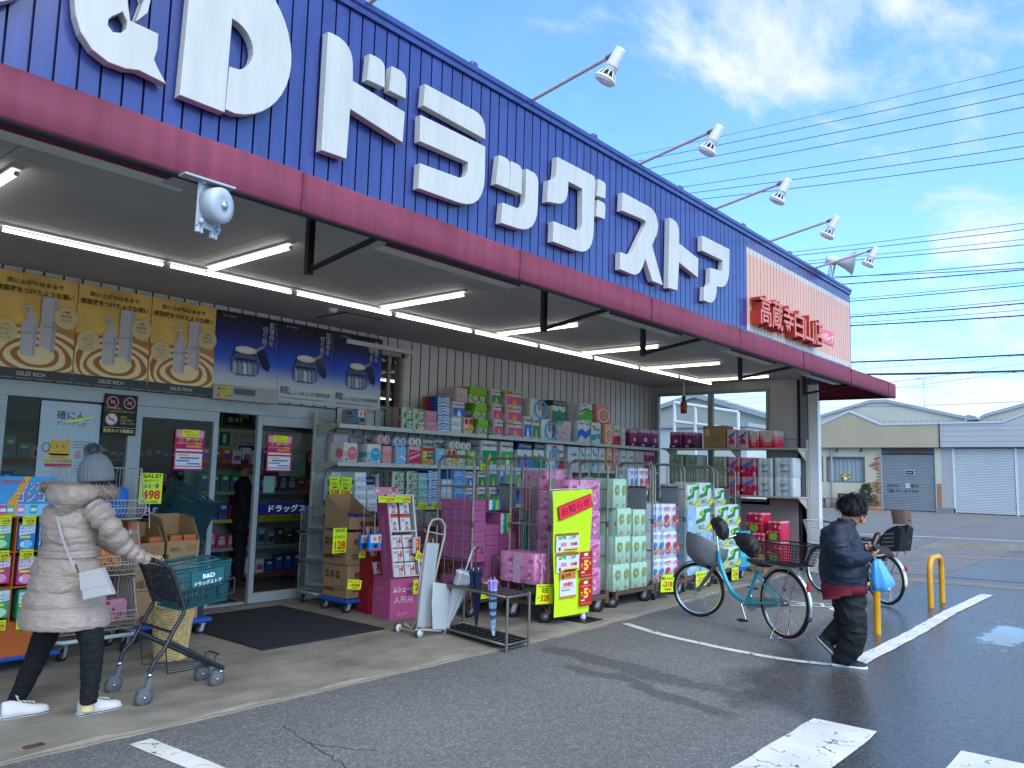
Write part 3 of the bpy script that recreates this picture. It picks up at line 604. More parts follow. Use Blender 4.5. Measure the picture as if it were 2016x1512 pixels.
# alarm bell under the awning
o = thing('alarm_bell', 'round grey alarm bell on a square plate hanging under the awning edge', 'alarm', (1.87, 3.6, 2.9)); GB = mat('bell grey', '#aab2b8', .45, var=(20, .05))
v = Vector((.42, -.9, -.06)).normalized(); u = Vector((v.y, -v.x, 0)).normalized()*-1; wv = u.cross(v)*-1; cc = Vector((1.885, 3.58, 2.81))
b = MB(); b.loft([[cc+v*d+u*a+Z*c for a, c in ((-.085, -.12), (.085, -.12), (.085, .12), (-.085, .12))] for d in (.0, .012)], GB, True, False)
for a in (-.066, .066):
    for c in (-.098, .098): b.lathe(cc+v*.012+u*a+Z*c, v, [(.014, 0), (.014, .012), (.006, .016)], GB, 10)
b.build('back_plate', o)
b = MB(); b.lathe(cc+v*.012, v, [(.086, 0), (.088, .06), (.084, .075), (.05, .082), (.035, .078), (.026, .078)], GB, 30); b.build('drum', o)
b = MB(); b.lathe(cc+v*.088, v, [(.022, 0), (.02, .012), (.008, .019)], CHROME, 16); b.build('centre_button', o)
b = MB(); b.b2((1.72, 3.5, 2.905), (1.98, 3.72, 2.915), ALU); b.build('bracket', o)
for a in (-.055, .055):
    b = MB()
    for q in (-.012, .012): b.cyl(cc+u*(a+q)-Z*.115, cc+u*(a+q)-Z*.15, .0125, GB, 10)
    b.build('cable_gland', o)
# ================= lamps on the parapet
LMP = mat('lamp shell', '#c9cbcb', .4, var=(8, .05)); ARM = mat('lamp arm', '#b2a8a6', .5, var=(12, .12)); LENS = mat('lamp lens', '#dfe3e6', .1, spec=.7); RS = mat('rusty joint', '#7d5a45', .7)
for i, (x, rr) in enumerate(((1.5, 0), (3.3, 0), (5.13, .0), (6.93, 0), (8.69, 0), (10.36, 0), (12.1, 0))):
    base = Vector((x, YF+.02, 4.80)); tip = Vector((x+.02, 3.36, 4.96)); o = thing('flood_lamp', 'white flood lamp on a thin arm, %s counted from the horn speaker' % ORD[6-i], 'lamp', base, 'flood lamps along the parapet')
    b = MB(); b.tube([base, base+(tip-base)*.5, tip], [.017, .017, .017], ARM, 10); b.tube([tip-(tip-base)*.1, tip+Vector((0, -.01, .005))], .02, RS, 10); b.build('arm', o)
    d = Vector((-.13, .30, -.62)).normalized(); h = tip+Vector((.01, -.03, .012)); G_ = lambda q, hh: [(r*.80, z*.80) for r, z in q]
    b = MB(); b.lathe(h-d*.02, d, G_([(.03, 0), (.055, .006), (.058, .03), (.068, .20), (.069, .225)], 0), LMP, 22)
    b.lathe(h+d*.164, d, G_([(.071, 0), (.071, .012), (.066, .013), (.071, .024), (.071, .034)], 0), LMP, 22)
    for k in range(10):
        a = 2*math.pi*k/10; uu = d.orthogonal().normalized(); ww = d.cross(uu); e = uu*math.cos(a)+ww*math.sin(a)
        b.tube([h+d*.192+e*.054, h+d*.252+e*.086], .0065, LMP, 6)
    b.lathe(h+d*.248, d, G_([(.100, 0), (.116, .0), (.119, .02), (.112, .035)], 0), LMP, 24); b.build('lamp_head', o)
    b = MB(); b.lathe(h+d*.189, d, G_([(.045, 0), (.055, .06), (.085, .075)], 0), mat('lamp inside', '#50565c', .3), 16); b.lathe(h+d*.276, d, G_([(.112, 0), (.09, .012), (.03, .02)], 0), LENS, 24); b.build('lamp_lens', o)
    b = MB(); b.tube([tip+Vector((0, .1, -.02)), tip+Vector((0, .07, -.10)), tip+Vector((0, .0, -.09)), h+d*.05], .003, mat('lamp cable', '#8c8a88', .6), 5); b.build('cable', o)
o = thing('horn_speaker', 'grey horn loudspeaker on a bracket at the corner of the parapet', 'loudspeaker', (13.0, YF, 4.82)); HG = mat('horn grey', '#b4b8b6', .5, var=(6, .08))
b = MB(); d = Vector((.42, -.85, -.14)).normalized(); c0 = Vector((12.82, 4.15, 5.07))
b.lathe(c0, d, [(.06, -.14), (.075, -.12), (.075, .0), (.05, .01), (.06, .05), (.11, .16), (.19, .28), (.205, .285), (.195, .28), (.1, .16), (.03, .06)], HG, 28); b.build('horn', o)
b = MB(); b.lathe(c0+d*.07, d, [(.05, 0), (.05, .1), (.02, .13)], HG, 14); b.build('driver', o)
b = MB()
for s in (-.09, .09): b.tube([c0+Vector((s, .02, 0)), Vector((12.84+s, 4.24, 4.8))], .016, HG, 6)
b.build('stand', o); b = MB(); b.tube([c0-d*.1, c0+Vector((-.2, 0, -.1)), c0+Vector((-.16, 0, -.16)), c0+Vector((-.2, 0, -.26)), c0+Vector((-.12, .1, -.3))], .006, DARK, 5); b.build('cable', o)
# ================= posters over the doors
def gold_poster(x0, x1, k):
    z0, z1, y = 2.305, 3.27, YB-.045
    b = MB(); GOLD = mat('poster gold', '#e3ba58', .4, var=(2.2, .30, (1, 1, 2.5)), spec=.5); w = x1-x0
    G2 = mat('poster cream swirl', '#e3cd98', .35); G3 = mat('poster brown swirl', '#9c5f28', .35); G4 = mat('poster orange', '#c07a30', .35, var=(3, .25)); BT = mat('poster bottle', '#b9b6bd', .35); BT2 = mat('poster bottle shade', '#a3a1ad', .35)
    nx, nz = 10, 12      # slightly wavy sheet
    def pt(u, v, e=0): return (x0+w*u, y-e-.010*math.sin(u*3.14)*(1-v)-.006*math.sin(u*9+v*5+k), z0+(z1-z0)*v)
    vs = [pt(i/nx, j/nz) for j in range(nz+1) for i in range(nx+1)]; b.add(vs, [(j*(nx+1)+i, j*(nx+1)+i+1, (j+1)*(nx+1)+i+1, (j+1)*(nx+1)+i) for j in range(nz) for i in range(nx)], GOLD, True)
    e = .022
    def rel(u, v, ee=e): return Vector((x0+w*u, y-ee, z0+(z1-z0)*v))
    U = X*w; V = Z*(z1-z0)
    b.rect(rel(0, .40, .018), U, V*.10, G4)
    def clip(pts): return [(min(max(a, 0), 1), max(c, .085)) for a, c in pts]
    for j, (rx, rz, mm) in enumerate(((.62, .27, G2), (.56, .235, G3), (.50, .21, G2), (.43, .175, G3), (.37, .15, G2), (.29, .115, G3), (.22, .085, G2))):
        b.poly(rel(0, 0, .0185+.0006*j), U, V, clip([(.55+rx*math.cos(2*math.pi*i/40)*(1+.06*math.sin(3*i/40*6.28+j)), .22+.02*j*0+rz*math.sin(2*math.pi*i/40)) for i in range(40)]), mm)
    def prof(cx, pts, mm, ee):
        b.poly(rel(0, 0, ee), U, V, [(cx+a, v) for a, v in pts]+[(cx-a, v) for a, v in pts[::-1]], mm)
    prof(.66, [(.085, .25), (.095, .27), (.10, .52), (.092, .55), (.095, .78), (.08, .80)], BT, e); b.poly(rel(0, 0, e+.0005), U, V, [(.70, .26), (.75, .27), (.755, .52), (.75, .78), (.71, .79)], BT2)
    prof(.44, [(.085, .21), (.09, .23), (.095, .50), (.085, .535), (.05, .555), (.045, .62), (.02, .625), (.02, .68)], BT, e+.001); b.poly(rel(0, 0, e+.0015), U, V, [(.33, .665), (.46, .67), (.47, .695), (.36, .69)], BT); b.poly(rel(0, 0, e+.0015), U, V, [(.49, .22), (.525, .23), (.53, .50), (.49, .53)], BT2)
    ink = P('#2c2018')
    for uu, vv, ww, t in ((.44, .42, .15, 'GELEE RICH'), (.67, .50, .15, 'GELEE RICH')): b.text(t, rel(uu-ww/2, vv, e+.003), U*ww, V*.018, P('#6d6a74'))
    for cx, cz, lines in ((.90, .62, ('21種の', '美容成分配合', 'ゆるふわ泡')), (.16, .42, ('メイクと', 'すばやくなじむ', 'ジェル状', 'クレンジング'))):
        b.disc(rel(cx if cx < .5 else .87, cz, e+.002), X*.105, Z*.105, P('#cdbd97'), 28)
        for i, t in enumerate(lines): b.text(t, rel((cx if cx < .5 else .87)-.012*len(t), cz+.045-.04*i, e+.003), U*.024*len(t), V*.028, ink)
    b.text('洗い上がりはまるで', rel(.13, .885, e), U*.68, V*.05, ink, .018); b.text('美容液をつけたような潤い', rel(.02, .80, e), U*.93, V*.058, ink, .018)
    b.rect(rel(0, 0, e+.004), U, V*.085, P('#241a18', .3)); b.text('GELÉE RICH', rel(.33, .02, e+.006), U*.34, V*.045, P('#cfc3b4')); return b
lab = ['nearest the blue posters', 'between two others over the doors', 'third from the blue posters', 'fourth from the blue posters']
for k, x0 in enumerate((3.715, 3.0, 2.285, 1.57)):
    gold_poster(x0, x0+.705, k).build('poster', org=(x0, YB-.03, 2.38), label='gold poster of two pump bottles, '+lab[k], cat='poster', group='gold posters over the doors')
def blue_poster(x0, x1, k):
    z0, z1, y = 2.315, 3.265, YB-.04; w = x1-x0; b = MB(); U = X*w; V = Z*(z1-z0)
    def rel(u, v, ee=.015): return Vector((x0+w*u, y-ee, z0+(z1-z0)*v))
    cols = ['#b9bac0', '#c3c4ca', '#b0b6cc', '#8097d2', '#3a68d0', '#2454cc', '#1c46ba', '#17389a', '#112670', '#0d1a50', '#0a1030', '#08091a']
    BP = mat('blue poster', '#3a68d0', .5)
    if not BP.get('done'):
        BP['done'] = 1; nt = BP.node_tree; N = nt.nodes; sp = N.new('ShaderNodeSeparateXYZ'); tc = N.new('ShaderNodeTexCoord'); nt.links.new(tc.outputs['Object'], sp.inputs[0]); mr = N.new('ShaderNodeMapRange'); mr.inputs[2].default_value = .95; nt.links.new(sp.outputs[2], mr.inputs[0]); cr = N.new('ShaderNodeValToRGB'); nt.links.new(mr.outputs[0], cr.inputs[0]); nt.links.new(cr.outputs[0], N['Principled BSDF'].inputs['Base Color'])
        cr.color_ramp.elements[0].color = srgb(cols[0]); cr.color_ramp.elements[1].color = srgb(cols[-1])
        for i, c in enumerate(cols[1:-1]): cr.color_ramp.elements.new(.13+.87*(i+.5)/11).color = srgb(c)
    nx, nz = 8, 14; vs = [rel(a/nx, v/nz, .006*math.sin(a/nx*7+v/nz*4+k)+.004) for v in range(nz+1) for a in range(nx+1)]; b.add(vs, [(v*(nx+1)+a, v*(nx+1)+a+1, (v+1)*(nx+1)+a+1, (v+1)*(nx+1)+a) for v in range(nz) for a in range(nx)], BP, True)
    wh = P('#c9cbd2'); ink = P('#20212a')
    # open cream jar with its lid leaning
    J = ((-.21, .30), (-.22, .45), (-.18, .50), (-.17, .57), (.17, .57), (.18, .50), (.22, .45), (.21, .30), (.13, .265), (-.13, .265))
    b.poly(rel(.47, 0, .016), U, V, [(p[0], p[1]) for p in J], P('#4c5878', .3))
    for i in range(5): b.poly(rel(.47, 0, .0165), U, V, [(-.19+.078*i, .29), (-.125+.078*i, .275), (-.13+.078*i, .40), (-.19+.078*i, .43)], P(('#a3a8b8', '#8a90a6', '#c3c6cf', '#9aa0b2', '#7d849c')[i], .3))
    b.poly(rel(.47, 0, .0166), U, V, [(-.17, .44), (.17, .44), (.17, .47), (-.17, .47)], P('#161f42', .3)); b.poly(rel(.47, 0, .0166), U, V, [(-.165, .515), (.165, .515), (.165, .54), (-.165, .54)], P('#1c2852', .3))
    b.disc(rel(.47, .57, .017), U*.17, V*.045, P('#d2cdc4'), 24); b.disc(rel(.47, .572, .0173), U*.12, V*.03, P('#e3dfd8'), 20)
    b.poly(rel(0, 0, .018), U, V, [(.62, .60), (.74, .655), (.86, .42), (.84, .34), (.75, .375)], P('#111b3e', .25)); b.poly(rel(0, 0, .0183), U, V, [(.62, .60), (.74, .655), (.755, .625), (.635, .57)], P('#8d93a6', .25))
    b.text('ETIN', rel(.10, .93), U*.19, V*.026, P('#9fa3b3'))
    for t, u, v, h in (('肌\n運\n命\nを', .82, .66, .29), ('切\nり\n拓\nく', .71, .60, .29)): b.text(t, rel(u, v), U*.085, V*h, wh)
    b.text('ま\nだ\n見\nぬ\n美\nし\nさ\nを\n目\n覚\nめ', rel(.925, .62), U*.03, V*.34, P('#7f88ab'))
    if k: b.text('眩', rel(.05, .10), U*.16, V*.10, ink); b.text('しいほどの透明感', rel(.22, .10), U*.72, V*.055, ink); b.rect(rel(.05, .05, .016), U*.8, V*.012, P('#8a8a90'))
    else:
        b.b2(rel(0, -.04, .05), rel(1, .13, .016), mat('sensor case', '#9c9c9a', .5)); b.b2(rel(.30, .03, .058), rel(.62, .10, .05), P('#55565a'))
        for v in (-.02, .055): b.rect(rel(.05, v, .052), U*.2, V*.05, P('#c2b13c')); b.text('自動ドア' if v > 0 else 'ご注意', rel(.10, v+.01, .054), U*.14, V*.03, ink); b.disc(rel(.075, v+.025, .053), U*.02, V*.02, P('#b23b3b'))
    return b
lab = ['with the sensor box across its foot', 'between two like it', 'nearest the small side window']
for k, (x0, x1) in enumerate(((4.425, 5.235), (5.24, 6.03), (6.035, 6.80))):
    blue_poster(x0, x1, k).build('poster', org=(x0, YB-.03, 2.33), label='blue poster of an open cream jar, '+lab[k], cat='poster', group='blue posters over the doors')
# papers on the glass
def sheet(x0, x1, z0, z1, y=YD-.02, m='#e4e6e8'):
    b = MB(); b.b2((x0, y, z0), (x1, y+.002, z1), m)
    return b, (lambda u, v, e=.002: Vector((x0+(x1-x0)*u, y-e, z0+(z1-z0)*v))), X*(x1-x0), Z*(z1-z0)
b, rel, U, V = sheet(2.79, 3.33, 1.30, 2.12, m='#b3bdc4')
b.text('確にん。', rel(.26, .80), U*.54, V*.10, P('#2a2b2c'), .008); b.text('プレミアム付', rel(.26, .73), U*.5, V*.045, P('#2a2b2c'))
b.poly(rel(0, 0, .004), U, V, [(.42, .755), (.86, .83), (.88, .85), (.45, .79)], P('#d6d92a'))
for i in range(3): b.rect(rel(.56, .54-.035*i), U*.30, V*.012, P('#7c868c'))
b.poly(rel(0, 0, .003), U, V, [(.16, .42), (.20, .58), (.26, .55), (.44, .55), (.50, .58), (.53, .42), (.50, .38), (.2, .38)], P('#caa552')); b.ringd(rel(.13, .47, .004), U*.07, V*.055, .82, P('#33383c'), 20)
for u in (.30, .41): b.disc(rel(u, .485, .005), U*.012, V*.012, P('#2a2421'))
b.rect(rel(.10, .29, .003), U*.48, V*.11, P('#c9b98a')); b.text('25%もお得な', rel(.2, .345, .005), U*.28, V*.03, P('#b5453c')); b.text('プレミアム付商品券', rel(.12, .30, .005), U*.44, V*.035, P('#2a2b2c')); b.rect(rel(.13, .25, .003), U*.44, V*.035, P('#b23d55'))
for u in (.66, .80): b.disc(rel(u, .42, .003), U*.05, V*.03, P('#c98f8c')); b.rect(rel(u-.06, .35, .003), U*.12, V*.045, P('#8b98a8'))
for i in range(4): b.rect(rel(.6, .30-.035*i, .003), U*.34, V*.012, P('#8d979d'))
b.build('poster', org=(2.79, YD, 1.3), label='pale grey voucher poster with a yellow strip on the glass above the woman', cat='poster')
b, rel, U, V = sheet(3.335, 3.665, 1.83, 2.235, y=YD-.055, m='#15171a')
for u, v in ((.25, .80), (.75, .80), (.25, .38)):
    b.disc(rel(u, v, .003), X*.06, Z*.06, P('#c98e90'), 22); b.disc(rel(u, v, .004), X*.049, Z*.049, P('#15171a' if v > .5 else '#cfcfcb'), 22)
    b.poly(rel(u, v, .006), X, Z, [(-.042, .034), (-.034, .042), (.042, -.034), (.034, -.042)], P('#c05a60'))
b.rect(rel(.18, .77, .005), X*.045, Z*.03, P('#8f9092')); b.poly(rel(.75, .8, .005), X, Z, [(-.03, -.015), (.015, -.015), (.03, .02), (.02, .02), (-.02, .005)], P('#8f9092')); b.rect(rel(.15, .365, .005), X*.06, Z*.01, P('#44413c'))
b.text('店内での撮影及び', rel(.05, .63), U*.5, V*.045, P('#c9c06a')); b.text('ペットの持込みはご遠慮ください', rel(.05, .56), U*.88, V*.045, P('#c9c06a'))
for i, t in enumerate(('喫煙は', '所定の場所で', 'お願いします。')): b.text(t, rel(.52, .42-.075*i), U*.08*len(t)*.8, V*.05, P('#c9c06a'))
b.text('防犯カメラ設置店', rel(.05, .06), U*.88, V*.085, P('#d9d488'), .015); b.rect(rel(0, .18), U, V*.008, P('#c9c9c9'))
b.build('notice', org=(3.335, YD, 1.83), label='black notice of no photo, no pets and no smoking signs on the shopfront', cat='notice')
for (x0, x1, z0, z1, lab) in ((4.10, 4.43, 1.50, 1.93, 'that is on the door beside the notice of prohibitions'), (5.21, 5.545, 1.505, 1.925, 'that is on the door beside the tissue shelves')):
    b, rel, U, V = sheet(x0, x1, z0, z1, y=YD-.018, m='#b3245c')
    b.rect(rel(.03, .80, .003), U*.94, V*.18, P('#dba7bd')); b.rect(rel(.22, .82, .004), U*.58, V*.17, P('#dfe23a')); b.text('2月1日〜', rel(.26, .91, .006), U*.32, V*.055, P('#35351a')); b.text('2月29日まで', rel(.34, .835, .006), U*.42, V*.05, P('#a8782c'))
    b.text('実施中!', rel(.10, .72, .004), U*.8, V*.075, P('#e3d57a'), .02); b.text('カウンセリング化粧品', rel(.08, .63, .004), U*.84, V*.06, P('#f0dfe6'), .01); b.rect(rel(.4, .55, .003), U*.5, V*.065, P('#d9902c')); b.rect(rel(.05, .46, .003), U*.9, V*.05, P('#ece6e8'))
    b.rect(rel(.05, .10, .003), U*.9, V*.31, P('#e9e4e6'))
    for i, (a, w, c) in enumerate(((.1, .4, '#d8b056'), (.2, .65, '#5a5a60'), (.08, .45, '#4f7fb4'), (.45, .45, '#4f7fb4'))): b.rect(rel(a, .345-.07*i, .005), U*w, V*.035, P(c))
    b.rect(rel(.05, .03, .003), U*.9, V*.045, P('#e9e4e6')); b.build('door_poster', org=(x0, YD, z0), label='magenta and white sheet '+lab, cat='poster', group='campaign sheets on the doors')
# ---- goods inside, dim behind the glass
PALS = ['#3a5f9c', '#8e2f3c', '#c7b545', '#3f7d54', '#c9c6bf', '#6d4f8c', '#b86a35', '#d2d5d6', '#2b3d6b', '#b7577b', '#7fa2b8', '#4b4a48']
protos = []
for c in PALS:
    b = MB(); c2 = random.choice(PALS); b.box((0, 0, .09), (.12, .10, .18), c, None, .006); b.rect((-.045, -.051, .04), X*.09, Z*.07, c2); b.rect((-.03, -.052, .12), X*.06, Z*.03, '#d5d3cc'); protos.append(b.mesh('product'))
SHELFM = mat('shelf steel', '#a7a6a0', .5, var=(2, .08))
def gondola(x0, x1, y, lab, nz=5):
    o = thing('shop_shelf', lab, 'shelf', (x0, y, 0), 'shelf units inside the store'); b = MB()
    b.b2((x0, y+.4, 0), (x1, y+.43, 1.75), SHELFM); b.build('back_panel', o)
    for k in range(nz):
        z = .12+.36*k; b = MB(); b.b2((x0, y, z), (x1, y+.4, z+.025), SHELFM); b.rect((x0, y-.002, z-.02), X*(x1-x0), Z*.045, P(('#7c3a3c', '#8a8a84', '#a8a24a', '#8a8a84')[k % 4])); b.build('shelf_board', o)
        x = x0+.08
        while x < x1-.08:
            i = int((x*1.7+k*3.1+y)) % len(protos); n = random.randint(2, 4)
            for _ in range(n):
                if x > x1-.08: break
                q = bpy.data.objects.new('product_box', protos[i]); COL.objects.link(q); q.location = (x, y+.09, z+.0255); q.rotation_euler.z = random.uniform(-.06, .06); sc = random.uniform(.85, 1.35); q.scale = (1, 1, sc)
                tag(q, 'small printed carton on the shelf units seen dimly through the shop glass', 'carton', 'cartons on the shelves inside the store'); x += .145
gondola(1.6, 3.5, 9.9, 'steel shelf unit with goods behind the glass above the woman', 5)
gondola(5.15, 7.0, 9.5, 'steel shelf unit with goods behind the sliding door next to the tissue shelves', 5)
gondola(5.0, 7.4, 13.2, 'deep steel shelf unit seen through the open doorway')
gondola(2.4, 4.5, 12.4, 'deep steel shelf unit behind the door with the first campaign sheet')
o = thing('aisle_sign', 'white hanging aisle sign with green number 1 seen through the doorway', 'sign', (5.4, 10.6, 2.05))
b = MB(); q = at(428, 842, 1, 10.6); q2 = at(508, 888, 1, 10.6); xx, zz, x2, z2 = q.x, q2.z, q2.x, q.z; b.b2((xx, 10.6, zz), (x2+1.0, 10.62, z2), '#c3cbc6'); b.b2((xx, 10.595, z2), (x2+1.0, 10.625, z2+.03), '#1f6b45'); b.b2((xx, 10.595, zz-.03), (x2+1.0, 10.625, zz), '#1f6b45'); b.build('board', o)
b = MB(); w = x2-xx; h = z2-zz; b.rect((xx+w*.06, 10.59, zz+h*.2), X*w*.24, Z*h*.62, '#1f7a4a'); b.text('1', (xx+w*.13, 10.585, zz+h*.3), X*w*.08, Z*h*.42, P('#dfe6e2'), .02); b.text('ビタミン剤', (xx+w*.40, 10.59, zz+h*.55), X*w*.55, Z*h*.28, P('#3c4441')); b.text('ドリンク剤', (xx+w*.40, 10.59, zz+h*.15), X*w*.55, Z*h*.28, P('#3c4441')); b.build('lettering', o)
b = MB()
for s in (.1, .9): b.tube([(xx+w*s, 10.61, z2+.03), (xx+w*s, 10.61, 3.1)], .006, ALU, 6)
b.build('hanger', o)
def inposter(px0, py0, px1, py1, y, c, lab, parts=()):
    a = at(px0, py0, 1, y); q = at(px1, py1, 1, y); b = MB(); b.b2((a.x, y, q.z), (q.x, y+.01, a.z), c)
    for t, u0, v0, u1, v1, cc in parts:
        o = Vector((a.x+(q.x-a.x)*u0, y-.006, q.z+(a.z-q.z)*v0)); U = X*(q.x-a.x)*(u1-u0); V = Z*(a.z-q.z)*(v1-v0)
        if t: b.text(t, o, U, V, P(cc), .015)
        else: b.rect(o+Y*.003, U, V, cc)
    return b.build('inside_poster', org=(a.x, y, q.z), label=lab, cat='poster')
inposter(449, 797, 516, 838, 11.2, '#131722', 'dark poster lettered in white behind the open doorway', [('塗る!!', .02, .08, .42, .36, '#d6d6d2'), ('', .70, .1, .98, .8, '#2c4fa8'), ('', .35, .35, .6, 1, '#8a6f62')])
inposter(471, 877, 508, 906, 9.75, '#232a63', 'small navy poster with white lines under the aisle sign', [('能登応援で', .06, .72, .6, .9, '#c3c9e0'), ('生き抜く時代へ', .06, .48, .85, .66, '#c3c9e0'), ('', .06, .25, .9, .3, '#b8404a')])
inposter(391, 808, 421, 836, 9.4, '#6f7fa8', 'pale blue lettered banner behind the first sliding door', [('応', .15, .5, .6, .95, '#2c3140'), ('へ', .2, .05, .7, .45, '#2c3140')])
inposter(552, 882, 600, 938, 8.9, '#9fb0ab', 'pale green notice board behind the glass of the second door', [('', .1, .5, .9, .8, '#b9c4bf'), ('', .2, .1, .8, .4, '#8ea19b')])
inposter(520, 937, 540, 970, 8.5, '#b5c9bf', 'blank pale paper leaning inside the glass of the second door')
# counter and low tables inside the doorway
b = MB(); b.b2((4.75, 9.6, .02), (5.55, 10.0, .62), mat('counter blue', '#1c2c63', .5)); b.b2((4.72, 9.58, .62), (5.58, 10.02, .65), SHELFM); b.build('counter', org=(5.1, 9.8, 0), label='low blue counter with a pale top inside the doorway', cat='counter')
b = MB(); b.b2((4.72, 9.0, .012), (5.0, 9.3, .75), '#7d6a55'); b.b2((4.71, 8.99, .62), (5.01, 9.31, .70), '#c8c33a'); b.b2((4.74, 9.02, .75), (4.98, 9.28, .82), '#b7b4aa'); b.build('display_bin', org=(4.86, 9.15, 0), label='brown display bin with a yellow band just inside the doorway', cat='bin')
# ================= across the street
XB = 48.0
def bp(y, z, x=XB): return (x, y, z)
YEL = mat('yellow render', '#a99b80', .85, var=(.5, .1), bump=(3, .2)); YEL2 = mat('pale yellow wall', '#bab49c', .85, var=(.6, .1)); GREYP = mat('grey siding', '#a9aaa8', .6, var=(.5, .06)); TRIM = mat('pale trim', '#b5bcc4', .5)
ROOFM = mat('roof grey', '#9a9ea2', .5, var=(.3, .1)); SIDEC = mat('beige ribbed siding', '#b7b4a2', .7, var=(.4, .07)); SHUT = mat('blue grey shutter', '#868b8e', .45, .2, var=(.7, .12, (1, 1, 3))); SHUTW = mat('white shutter', '#b3b6b5', .5, var=(.7, .06)); BRK = mat('brick', '#a06f52', .85, var=(4, .25)); MORT = mat('mortar', '#b9a58c', .9)
def slats(y0, y1, z0, z1, x, pitch, m):
    b = MB(); k = int((z1-z0)/pitch); pr = []
    for i in range(k):
        z = z0+i*pitch; pr += [(0, z), (-.022, z+pitch*.25), (-.022, z+pitch*.7), (0, z+pitch*.95)]
    b.add([(x+a, y0, z) for a, z in pr]+[(x+a, y1, z) for a, z in pr], [(i, i+1, len(pr)+i+1, len(pr)+i) for i in range(len(pr)-1)], m); return b
cafe = thing('yellow_shop', 'low yellow shop with brick patches and a closed blue-grey shutter across the street', 'shop', (XB, 13, 0))
def fac(pts, x, m, name, par, dep=.25):
    b = MB(); b.poly((x, 0, 0), Y, Z, pts, m, (dep, 0, 0)); return b.build(name, par)
fac([(10.17, 3.5), (10.17, 4.74), (13.16, 4.74), (14.83, 5.54), (16.68, 4.72), (19.5, 3.9), (19.5, 3.5)], XB-.25, YEL, 'fascia', cafe)
b = MB(); tp = [(10.17, 4.745), (13.16, 4.745), (14.83, 5.545), (16.68, 4.725), (19.5, 3.9)]
for a, c in zip(tp, tp[1:]): b.loft([[(XB-.29, p[0], p[1]), (XB-.29, p[0], p[1]+.11), (XB+.1, p[0], p[1]+.11), (XB+.1, p[0], p[1])] for p in (a, c)], TRIM, True, False)
b.build('coping', cafe)
fac([(10.17, 0), (10.43, 0), (10.43, 3.46), (10.17, 3.46)], XB, YEL2, 'pillar', cafe); fac([(13.25, 0), (16.9, 0), (16.9, 1.5), (13.25, 1.5)], XB+.05, YEL2, 'wall', cafe); fac([(13.25, 2.98), (19.5, 2.98), (19.5, 3.49), (13.25, 3.49)], XB+.05, YEL2, 'wall', cafe); fac([(13.25, 1.5), (14.12, 1.5), (14.12, 2.98), (13.25, 2.98)], XB+.05, YEL2, 'wall', cafe); fac([(16.3, 1.5), (16.5, 1.5), (16.5, 2.98), (16.3, 2.98)], XB+.05, YEL2, 'wall', cafe); fac([(16.9, 0), (19.5, 0), (19.5, 1.5), (16.9, 1.5)], XB+.05, YEL2, 'wall', cafe)
slats(10.47, 13.2, .03, 3.15, XB+.1, .085, SHUT).build('shutter', cafe)
b = MB(); b.b2((XB+.02, 10.47, 3.15), (XB+.1, 13.2, 3.46), mat('shutter head', '#4a4d52', .6)); b.b2((XB+.01, 10.8, 3.17), (XB+.02, 12.8, 3.4), '#55403a'); b.b2((XB, 13.2, 0), (XB+.12, 13.26, 3.46), ALU); b.b2((XB, 10.43, 0), (XB+.12, 10.475, 3.46), CREAM); b.build('shutter_frame', cafe)
b = MB(); d = -Y; xx = XB+.07
b.text('定休日', (xx, 12.97, 1.30), d*.58, Z*.17, P('#2a3038'), .004); b.rect((xx, 11.99, 1.27), d*.22, Z*.24, P('#d5d8da')); b.text('月', (xx-.01, 11.96, 1.30), d*.15, Z*.17, P('#2a3038'), .004); b.text('曜日', (xx, 11.75, 1.30), d*.40, Z*.17, P('#2a3038'), .004); b.text('☎51-6156', (xx, 12.97, 1.0), d*1.62, Z*.20, P('#2a3038'), .004)
b.b2((xx-.02, 11.53, 1.98), (xx, 11.99, 2.25), '#b9bcbf'); b.b2((xx-.025, 11.56, 2.01), (xx-.018, 11.96, 2.22), '#20242c'); b.rect((xx-.027, 11.9, 2.09), d*.25, Z*.05, P('#9aa0a6')); b.build('shutter_lettering', cafe)
def brick_patch(outl, name):
    b = MB(); ys = [p[0] for p in outl]; zs = [p[1] for p in outl]
    def inside(y, z):
        c = False
        for (y0, z0), (y1, z1) in zip(outl, outl[1:]+outl[:1]):
            if (z0 > z) != (z1 > z) and y < (y1-y0)*(z-z0)/(z1-z0)+y0: c = not c
        return c
    z = min(zs); r = 0
    while z < max(zs):
        y = min(ys)+(r % 2)*.13
        while y < max(ys):
            if inside(y+.12, z+.04): b.b2((XB+.02, y, z), (XB+.05, y+.24, z+.075), (BRK, mat('brick pale', '#b78e6c', .85), mat('brick dark', '#8a5b45', .85))[random.randrange(3)])
            y += .26
        z += .09; r += 1
    b.build(name, cafe)
brick_patch([(13.26, .02), (13.26, 3.25), (13.42, 3.2), (13.55, 2.8), (13.75, 2.7), (13.8, 2.5), (13.45, 2.2), (13.5, 1.75), (13.55, 1.6), (14.02, 1.55), (13.95, 1.3), (13.55, .9), (13.55, .75), (14.0, .6), (13.95, .02)], 'brick_patch')
b = MB(); z = .3
while z < 1.52: b.b2((XB-.012, 10.18, z), (XB, 10.42, z+.075), BRK); z += .09
b.b2((XB-.02, 10.17, 0), (XB+.2, 10.43, .28), mat('footing', '#7b7c78', .9)); b.build('brick_pillar_face', cafe)
FR2 = mat('brown frame', '#6c625c', .6); WG = mat('dark window', '#3c4249', .15, spec=.6); CUR = mat('lace curtain', '#9aa0a4', .9)
